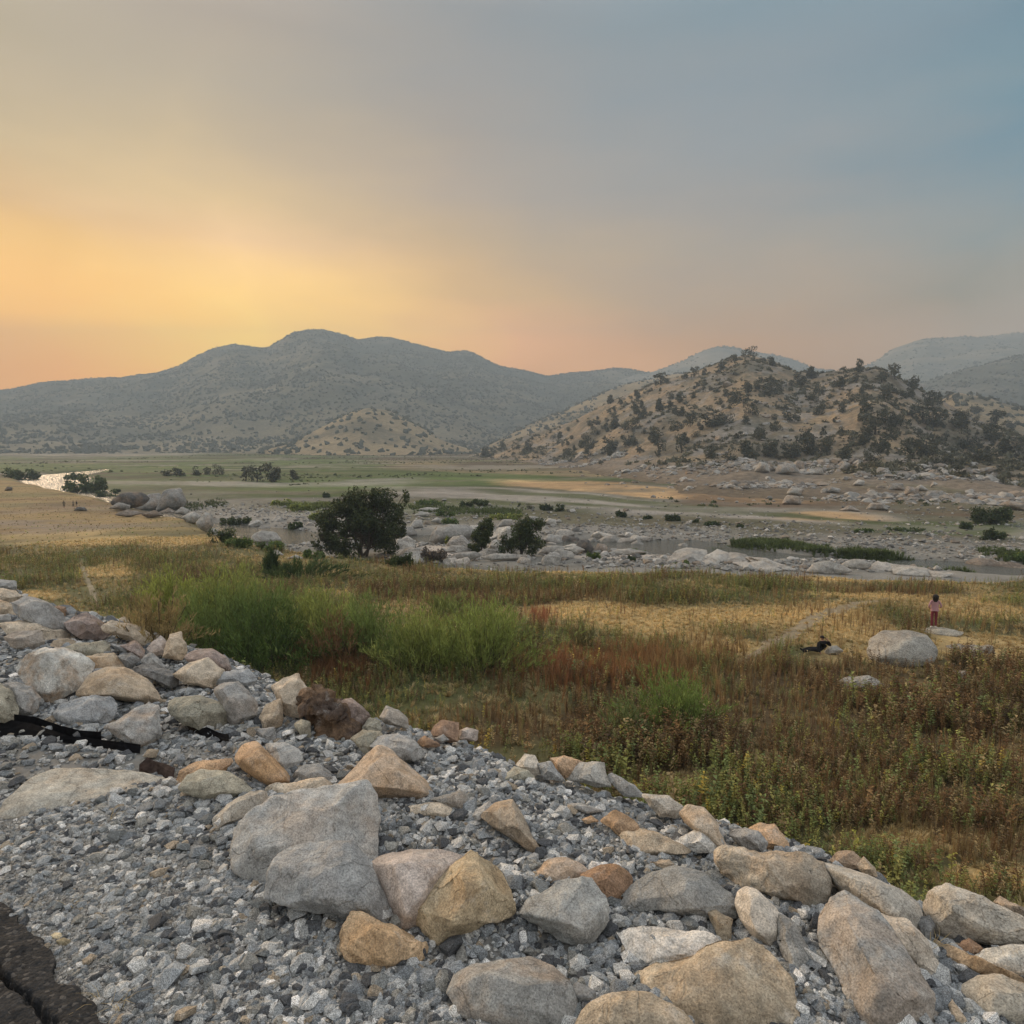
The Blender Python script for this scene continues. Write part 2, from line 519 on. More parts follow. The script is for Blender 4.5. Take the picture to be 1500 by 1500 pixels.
BANDS = [
    ([(180, 676, 686), (420, 670, 690), (600, 676, 692)], (0.08, 0.125, 0.032), 0.7),
    ([(200, 690, 700), (440, 692, 704), (560, 690, 702)], (0.07, 0.105, 0.03), 0.9),  # # bands of the valley floor as seen from the road: [(u, v top, v bottom)...], colour, strength
    ([(-100, 654, 668), (130, 657, 672), (300, 662, 668)], (0.30, 0.275, 0.24), 0.7),
    ([(-100, 668, 690), (200, 668, 700), (420, 664, 720), (700, 672, 716), (900, 690, 706), (1000, 700, 712)], (0.072, 0.108, 0.03), 0.97),
    ([(330, 656, 664), (600, 658, 669), (720, 660, 672)], (0.10, 0.08, 0.055), 0.95),
    ([(560, 670, 686), (640, 672, 690), (740, 676, 694), (900, 690, 700)], (0.27, 0.19, 0.125), 0.7),
    ([(220, 704, 712), (420, 706, 716), (620, 700, 710)], (0.26, 0.25, 0.22), 0.8),
    ([(300, 716, 730), (480, 712, 727), (640, 708, 716)], (0.072, 0.108, 0.03), 0.95),
    ([(560, 712, 722), (700, 714, 734), (860, 722, 744), (1000, 738, 754), (1150, 744, 762), (1300, 748, 770)], (0.30, 0.28, 0.25), 0.9),
    ([(730, 703, 711), (860, 705, 720), (960, 713, 729), (1090, 722, 735), (1180, 728, 737)], (0.46, 0.31, 0.165), 1.0),
    ([(700, 716, 722), (860, 724, 731), (980, 736, 744), (1100, 742, 750)], (0.08, 0.095, 0.04), 0.9),
    ([(990, 716, 740), (1150, 730, 746), (1300, 728, 752), (1500, 726, 762)], (0.125, 0.085, 0.053), 0.85),
    ([(880, 741, 748), (1000, 752, 758), (1120, 756, 763), (1260, 766, 774), (1500, 776, 790)], (0.36, 0.33, 0.30), 0.9),
    ([(1150, 752, 762), (1210, 750, 764), (1270, 752, 764)], (0.46, 0.31, 0.165), 0.9),
    ([(1240, 764, 778), (1350, 762, 786), (1500, 764, 790)], (0.085, 0.105, 0.042), 0.9),
    ([(940, 756, 772), (1100, 770, 788), (1300, 780, 792)], (0.20, 0.165, 0.13), 0.7),
    ([(560, 738, 752), (700, 738, 756), (780, 742, 758)], (0.085, 0.11, 0.042), 0.8),
    ([(420, 734, 756), (520, 738, 760)], (0.13, 0.155, 0.05), 0.8),
    ([(-200, 690, 700), (60, 690, 696), (160, 690, 722), (260, 700, 735), (300, 720, 735)], (0.085, 0.105, 0.05), 0.8),
    ([(720, 743, 750), (900, 757, 766), (1100, 766, 777), (1300, 781, 793), (1500, 790, 806)], (0.095, 0.088, 0.05), 0.9),
    ([(820, 736, 741), (1000, 746, 751), (1150, 752, 758), (1320, 764, 772)], (0.075, 0.09, 0.038), 0.95),
    ([(640, 728, 735), (760, 736, 743), (880, 748, 754)], (0.08, 0.095, 0.04), 0.85),
]


def ground_cols(x, y, z):
    n = len(x)
    zb, de, ch = base_z(x, y)
    s = NS[0] * x + NS[1] * y
    u, v = proj(x, y, z)
    r = np.hypot(x, y)
    g, gr, br = meadow_w(x, y)
    # terrace meadow
    c = c3(OLIVE * 0.85, n)
    c = lay(c, GREEN, gr * 0.8); c = lay(c, BROWN, br * 0.85); c = lay(c, STRAW, g * 0.95)
    # dry knoll further off on the left
    kn = sstep(70, 110, r) * sstep(-15, -40, x)
    dry = lay(c3(STRAW * 0.56, n), OLIVE * 1.0, sstep(0.0, 0.6, fbm(x * 0.03, y * 0.08, 4, 71)) * 0.7)
    dry = lay(dry, BROWN * 1.3, sstep(0.15, 0.5, fbm(x * 0.05, y * 0.11, 5, 73)) * 0.65)
    dry = lay(dry, SILT, sstep(0.0, 0.4, fbm(x * 0.04, y * 0.16, 4, 72) - 0.1) * sstep(170, 110, r) * 0.8)
    c = mix(c, dry, kn[:, None])
    # valley floor
    rv = c3(np.array([0.125, 0.118, 0.078]), n)
    rv = lay(rv, np.array([0.30, 0.22, 0.13]), sstep(0.1, 0.5, fbm(x * 0.008, y * 0.03, 5, 86)) * 0.75 * sstep(200, 330, r))
    rv = lay(rv, np.array([0.09, 0.085, 0.055]), sstep(0.1, 0.45, fbm(x * 0.012, y * 0.035, 5, 87)) * 0.8 * sstep(200, 330, r))
    nb = fbm(x * 0.02, y * 0.05, 4, 81)
    rv = lay(rv, COBBLE, sstep(-0.2, 0.4, nb) * sstep(230, 120, r))
    rv = lay(rv, GREEN, sstep(0.0, 0.4, fbm(x * 0.013, y * 0.03, 5, 82)) * 0.8 * sstep(120, 300, r))
    wob = 2.2 * fbm(x * 0.03, y * 0.06, 4, 83)
    for pts, col, k in BANDS:
        pu, p0, p1 = map(np.array, zip(*pts))
        vt = np.interp(u, pu, p0); vb = np.interp(u, pu, p1)
        e = 1.2
        w = sstep(-e, e, v + wob - vt) * sstep(-e, e, vb - v - wob) * sstep(pu[0] - 30, pu[0] + 30, u + wob * 12) * sstep(pu[-1] + 40, pu[-1] - 40, u + wob * 12)
        w = w * np.clip(0.85 + 0.9 * fbm(x * 0.03, y * 0.09, 5, 84), 0, 1)
        rv = lay(rv, col, w * k)
    tx_ = 1 + (0.45 * fbm(x * 0.016, y * 0.03, 6, 88, .6) + 0.25 * fbm(x * 0.05, y * 0.08, 4, 89)) * sstep(130, 220, r)
    rv = rv * np.clip(tx_, .45, 1.7)[:, None]
    rv = lay(rv, np.array([0.085, 0.065, 0.045]), sstep(0.25, 0.5, fbm(x * 0.011, y * 0.035, 5, 78)) * sstep(200, 320, r) * .8)
    rv = lay(rv, np.array([0.26, 0.24, 0.20]), sstep(0.35, 0.55, fbm(x * 0.010, y * 0.045, 5, 79)) * sstep(160, 260, r) * .7)
    bed = np.maximum(np.exp(-((u - 640) / 110) ** 2 - ((v - 806) / 14) ** 2), np.exp(-((u - 930) / 120) ** 2 - ((v - 813) / 9) ** 2))
    rv = lay(rv, COBBLE * 1.05, sstep(26, 12, ch + 5 * fbm(x * 0.08, y * 0.08, 3, 85)) * 0.85 * sstep(220, 130, r))
    rv = lay(rv, np.array([0.44, 0.395, 0.35]), sstep(.3, .8, bed + .3 * fbm(x * .2, y * .2, 4, 77)))
    k = sstep(0.5, 5.0, de + 2.5 * fbm(x * 0.12, y * 0.12, 3, 41))
    c = mix(c, rv, k[:, None])
    # embankment
    ez = emb_z(x, y)
    e = sstep(-0.25, 0.05, ez - zb)
    ec = lay(c3(DIRT, n), np.array([0.285, 0.275, 0.25]), sstep(-0.1, 0.5, fbm(x * 1.2, y * 1.2, 4, 91)) * 0.7)
    ec = lay(ec, BROWN * 1.6, sstep(3.2, 6.0, s) * 0.7)
    c = mix(c, ec, e[:, None])
    return np.clip(c, 0.01, 0.8)


# ground: one sheet reaching past the hills
th = np.concatenate([np.linspace(-180, -62, 40)[:-1], np.linspace(-62, -46, 40)[:-1], np.linspace(-46, 46, 620), np.linspace(46, 62, 40)[1:], np.linspace(62, 180, 40)[1:]])
rr = np.concatenate([[0.02], np.exp(np.linspace(math.log(0.4), math.log(16), 150))[:-1], np.exp(np.linspace(math.log(16), math.log(420), 330))[:-1], np.exp(np.linspace(math.log(420), math.log(1100), 150))[:-1], np.exp(np.linspace(math.log(1100), math.log(2850), 30))])
TH, RR = np.meshgrid(np.radians(th), rr, indexing='ij')
gx = (np.sin(TH) * RR).ravel(); gy = (np.cos(TH) * RR).ravel()
gz = ground_z(gx, gy)
s_ = NS[0] * gx + NS[1] * gy
gz = np.where((s_ < 0.72) & (s_ > -7.8), gz - 0.06, gz)           # bed of the road
ground = mesh_np('ground', np.stack([gx, gy, gz], 1), grid_faces(*TH.shape), M['ground'], ground_cols(gx, gy, gz), True)
tag(ground, kind='structure')


def hill_cols(kind, x, y, z, t):
    n = len(x)
    if kind == 'near':
        c = c3(np.array([0.275, 0.21, 0.14]), n)
        c = lay(c, np.array([0.34, 0.25, 0.15]), sstep(0.1, 0.5, fbm(x * 0.045, y * 0.045, 5, 207)) * 0.7)
        c = lay(c, np.array([0.15, 0.13, 0.095]), sstep(0.0, 0.6, fbm(x * 0.03, y * 0.03, 5, 201)) * 0.9)
        c = lay(c, ROCKC * 0.75, sstep(0.1, 0.4, fbm(x * 0.08, y * 0.08, 5, 202, .65)) * 0.75)
        c = lay(c, np.array([0.13, 0.12, 0.09]), sstep(0.15, 0.45, fbm(x * 0.11, y * 0.11, 4, 208, .6)) * 0.7)
        low = sstep(0.30, 0.20, t + 0.05 * fbm(x * 0.03, y * 0.03, 3, 203))
        c = lay(c, np.array([0.20, 0.165, 0.13]), low * 0.85)
        c = lay(c, np.array([0.135, 0.105, 0.07]), sstep(0.14, 0.04, t) * 0.8)
        c = lay(c, np.array([0.13, 0.125, 0.065]), sstep(60, 130, x) * sstep(0.0, 0.5, fbm(x * 0.05, y * 0.05, 3, 204)) * sstep(0.3, 0.1, t) * 0.7)
    elif kind == 'pale':
        c = c3(np.array([0.31, 0.24, 0.145]), n)
        c = lay(c, np.array([0.14, 0.125, 0.085]), sstep(0.0, 0.5, fbm(x * 0.02, y * 0.02, 5, 211)) * 0.8)
    else:
        c = c3(np.array([0.10, 0.105, 0.085]), n)
        c = lay(c, np.array([0.23, 0.195, 0.135]), sstep(0.05, 0.6, fbm(x * 0.006, y * 0.006 + z * 0.02, 6, 221, 0.65)) * 0.75)
        c = lay(c, np.array([0.21, 0.19, 0.155]), sstep(0.25, 0.6, fbm(x * 0.012, z * 0.05, 5, 222, 0.65)) * 0.7)
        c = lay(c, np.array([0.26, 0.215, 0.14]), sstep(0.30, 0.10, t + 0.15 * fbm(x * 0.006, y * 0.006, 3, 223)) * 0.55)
        if kind == 'faint': c = c * 1.25 + 0.06  # far ranges: haze paleness put into the ground colour
    return c


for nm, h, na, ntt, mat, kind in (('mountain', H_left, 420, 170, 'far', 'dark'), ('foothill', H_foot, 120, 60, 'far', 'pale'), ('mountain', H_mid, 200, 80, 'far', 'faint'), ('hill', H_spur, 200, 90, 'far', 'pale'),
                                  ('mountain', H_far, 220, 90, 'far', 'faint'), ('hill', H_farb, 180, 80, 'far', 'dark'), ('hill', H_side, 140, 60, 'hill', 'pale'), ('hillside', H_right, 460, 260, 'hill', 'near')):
    av = np.linspace(h.a0, h.a1, na); tv = np.linspace(-0.12, h.tail, ntt)
    A, T = np.meshgrid(av, tv, indexing='ij')
    x, y, z = h.z_at(A.ravel(), T.ravel())
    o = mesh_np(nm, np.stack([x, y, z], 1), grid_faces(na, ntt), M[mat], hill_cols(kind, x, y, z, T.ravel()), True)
    tag(o, kind='structure')

# ------------------------------------------------------------------ river water
m, nt, out = new_mat('river_water')
pos = nt.nodes.new('ShaderNodeNewGeometry').outputs['Position']
wn = noise_node(nt, pos, 1.6, 4, 0.6)
b = finish(nt, out, (0.10, 0.10, 0.085), 0.10, bump(nt, wn, 0.9, 0.30), 0.5)
b.inputs['IOR'].default_value = 1.33
M['water'] = m
P = np.array(CHANNEL, float)
seg = np.concatenate([[0], np.cumsum(np.hypot(*np.diff(P, axis=0).T))])
q = np.linspace(0, seg[-1], 400)
cx = np.interp(q, seg, P[:, 0]); cy = np.interp(q, seg, P[:, 1])
tx, ty = np.gradient(cx), np.gradient(cy); L = np.hypot(tx, ty); nx, ny = -ty / L, tx / L
wv = np.linspace(-1, 1, 12)
wd_ = 10 + 8 * sstep(-90, -150, cx) + 5 * np.exp(-((cx + 38) / 12) ** 2)
WX = cx[:, None] + nx[:, None] * wv * wd_[:, None]; WY = cy[:, None] + ny[:, None] * wv * wd_[:, None]
rw = np.hypot(WX, WY)
WZ = -4.68 - 0.004 * np.maximum(0, rw - 300)
tag(mesh_np('river', np.stack([WX.ravel(), WY.ravel(), WZ.ravel()], 1), grid_faces(400, 12), M['water'], None, True), kind='structure')


# ------------------------------------------------------------------ trails worn through the meadow
def trail(pix, width, col):
    pts = [hit(u, v, ground_z) for u, v in pix]
    P = np.array([(p.x, p.y) for p in pts])
    seg = np.concatenate([[0], np.cumsum(np.hypot(*np.diff(P, axis=0).T))])
    n = 90
    q = np.linspace(0, seg[-1], n)
    cx = np.interp(q, seg, P[:, 0]); cy = np.interp(q, seg, P[:, 1])
    for _ in range(6):
        cx[1:-1] = (cx[:-2] + cx[1:-1] * 2 + cx[2:]) / 4; cy[1:-1] = (cy[:-2] + cy[1:-1] * 2 + cy[2:]) / 4
    tx, ty = np.gradient(cx), np.gradient(cy); L = np.hypot(tx, ty); nx, ny = -ty / L, tx / L
    k = np.linspace(-0.5, 0.5, 7)
    w = width * (1 + 0.35 * fbm(q * 0.8, q * 0, 3, 301)) * np.clip(np.minimum(q, seg[-1] - q) / (0.22 * seg[-1]), 0.05, 1)
    X = cx[:, None] + nx[:, None] * k * w[:, None]; Y = cy[:, None] + ny[:, None] * k * w[:, None]
    Z = ground_z(X.ravel(), Y.ravel()) + 0.012 + 0.03 * np.tile(1 - (2 * k) ** 2, n)
    c = c3(np.array(col), len(Z)) * (0.85 + 0.3 * vnoise(X.ravel() * 3, Y.ravel() * 3, 302))[:, None]
    o = mesh_np('path', np.stack([X.ravel(), Y.ravel(), Z], 1), grid_faces(n, 7), M['ground'], c, True)
    tag(o, kind='structure')
    return np.stack([cx, cy], 1)


TRAILS = [trail([(1080, 972), (1110, 956), (1140, 941), (1165, 925), (1190, 908), (1225, 894), (1262, 884), (1300, 877)], 1.0, (0.30, 0.245, 0.165)),
          trail([(143, 885), (136, 868), (128, 850), (121, 832), (119, 818)], 0.36, (0.27, 0.235, 0.165))]
# ------------------------------------------------------------------ stones traced one by one, each at its own place, size and thickness
ZOOMS = {1: (0, 820, 3.75), 2: (300, 900, 3.75), 3: (0, 1100, 3.75), 4: (350, 1100, 3.75), 5: (700, 1100, 3.75), 6: (1050, 1100, 3.3333),
         'L': (0, 450, 3.0), 'C': (400, 450, 3.0), 'R': (750, 450, 3.75), 'Q': (1100, 450, 3.75), 'P': (1050, 800, 3.3333)}
GREY = (0.33, 0.325, 0.31); LGREY = (0.42, 0.415, 0.395); DGREY = (0.20, 0.20, 0.195); BLUE = (0.29, 0.305, 0.315)
TANC = (0.47, 0.37, 0.255); LTAN = (0.54, 0.45, 0.335); WHITE = (0.60, 0.575, 0.53); ORNG = (0.50, 0.325, 0.185); GOLDC = (0.57, 0.44, 0.26)
RUST = (0.30, 0.185, 0.115); MAUVE = (0.34, 0.265, 0.235); PINK = (0.46, 0.385, 0.335); OLIV = (0.34, 0.32, 0.245); DBROWN = (0.10, 0.075, 0.062)


def refine(bm, L, rounds=6):
    for _ in range(rounds):
        ed = [e for e in bm.edges if e.calc_length() > L]
        if not ed: break
        bmesh.ops.subdivide_edges(bm, edges=ed, cuts=1, use_grid_fill=True)
        bmesh.ops.triangulate(bm, faces=[f for f in bm.faces if len(f.verts) > 3])


def hull_rock(name, pts, size, seed, bev=0.05, rough=0.022, fine=15.0, mat=None, smooth_it=1, steps=0.0, cuts=()):
    bm = bmesh.new()
    for p in pts: bm.verts.new(p)
    r = bmesh.ops.convex_hull(bm, input=bm.verts)
    dead = [g for g in set(r['geom_interior']) | set(r['geom_unused']) if isinstance(g, bmesh.types.BMVert) and g.is_valid]
    bmesh.ops.delete(bm, geom=dead, context='VERTS')
    for nrm, keep in cuts:
        far_ = max(v.co.dot(nrm) for v in bm.verts)
        r = bmesh.ops.bisect_plane(bm, geom=list(bm.verts) + list(bm.edges) + list(bm.faces), plane_co=nrm * far_ * keep, plane_no=nrm, clear_outer=True)
        bmesh.ops.contextual_create(bm, geom=[g for g in r['geom_cut'] if isinstance(g, bmesh.types.BMEdge)])
    bmesh.ops.dissolve_limit(bm, angle_limit=0.16, verts=bm.verts, edges=bm.edges)
    if bev > 0:
        sharp = [e for e in bm.edges if len(e.link_faces) == 2]
        bmesh.ops.bevel(bm, geom=sharp, offset=bev * size, segments=2, affect='EDGES', clamp_overlap=True, profile=0.55)
    bmesh.ops.triangulate(bm, faces=bm.faces)
    refine(bm, size / fine)
    for _ in range(smooth_it):
        bmesh.ops.smooth_vert(bm, verts=bm.verts, factor=0.5, use_axis_x=True, use_axis_y=True, use_axis_z=True)
    bm.normal_update()
    off = Vector((seed * 13.7, seed * 5.3, seed * 9.1))
    k1, k2, k3 = 2.2 / size, 6.5 / size, 19.0 / size
    for v in bm.verts:
        c = v.co
        d = mnoise.noise(c * k1 + off) * 1.5 + mnoise.noise(c * k2 + off) * 0.6
        rg = 1 - abs(mnoise.noise(c * k2 * 0.8 - off)) * 2
        d += 0.35 * rg + mnoise.noise(c * k3 + off) * 0.22
        if steps:
            q = mnoise.noise(c * k1 * 1.3 + off * 1.7) * 3.2
            fq = q - math.floor(q)
            d += steps * (math.floor(q) + min(1.0, fq * 5)) * 0.55
        v.co = c + v.normal * d * rough * size
    me = bpy.data.meshes.new(name)
    bm.to_mesh(me); bm.free()
    me.polygons.foreach_set('use_smooth', np.full(len(me.polygons), True)); me.update()
    if mat: me.materials.append(mat)
    return me


def traced_rock(name, zoom, pts, col, stain, label, cat='stone', lean=0.42, seed=1, bev=None, mat='stone', group=None, tf=0.40, tb=0.62, fn=None, rough=0.022, rise=0.0, fine=15.0, grow=1.11):
    ox, oy, k = ZOOMS[zoom]
    px = [(ox + x / k, oy + y / k) for x, y in pts]
    vb = max(p[1] for p in px); ub = sum(p[0] for p in px) / len(px)
    low = [p for p in px if p[1] > vb - 0.25 * (vb - min(q[1] for q in px))]
    ul = sum(p[0] for p in low) / len(low)
    P0 = hit(ul, min(vb, 1600), fn)
    P0.z += rise
    rd = Vector(ray(ul, vb)).normalized()
    nrm = ((1 - lean) * -rd + lean * Vector((0, 0, 1))).normalized()
    eye = Vector(EYE)
    W = []
    for u, v in px:
        d = Vector(ray(u, v)).normalized()
        W.append(eye + d * ((P0 - eye).dot(nrm) / d.dot(nrm)))
    cen = sum(W, Vector()) / len(W)
    ax = Vector(ray(ub, sum(p[1] for p in px) / len(px))).normalized()
    ext = sorted([max((p - cen).dot(a) for p in W) - min((p - cen).dot(a) for p in W) for a in (Vector((1, 0, 0)), ax.cross(Vector((1, 0, 0))).normalized())])
    size = (ext[0] + ext[1]) / 2; thin = ext[0]
    W = [cen + (p - cen) * grow for p in W]
    rng = random.Random(seed * 77 + 3)
    C = []
    for i, p in enumerate(W):
        C.append(p - cen)
        f = 0.36 + 0.34 * rng.random()
        C.append((p - cen) * f - ax * thin * tf * (0.6 + 0.8 * rng.random()) )
        f = 0.55 + 0.3 * rng.random()
        C.append((p - cen) * f + ax * thin * tb * (0.7 + 0.5 * rng.random()))
    # the middle front point makes the meeting of the facets
    C.append(Vector((rng.uniform(-.2, .2) * thin, 0, rng.uniform(-.05, .2) * thin)) - ax * thin * tf * 1.25)
    angular = bev is None
    if angular: bev = 0.014
    cuts = []
    if angular:
        side = ax.cross(Vector((0, 0, 1))).normalized(); upv = side.cross(ax)
        for _ in range(5):
            cuts.append(((-ax * rng.uniform(.5, 1.0) + side * rng.uniform(-1, 1) + upv * rng.uniform(-.6, .9)).normalized(), rng.uniform(.68, .86)))
    me = hull_rock(name, C, max(size, 1e-3), seed, bev, rough, fine if not angular else fine * 1.35, M[mat], 0 if angular else 1, 1.3 if angular else 0.0, cuts)
    o = bpy.data.objects.new(name, me); COL.objects.link(o)
    o.location = cen
    o.color = (*col, stain)
    tag(o, label, cat, group)
    return o


def lip_z(x, y):
    """top of the stacked stones: the crest carries stones a little way out over the slope"""
    s = NS[0] * x + NS[1] * y
    return np.maximum(ground_z(x, y), np.where(s < 3.9, ROAD_Z - 0.30 * np.maximum(0, s - 2.6), -50))


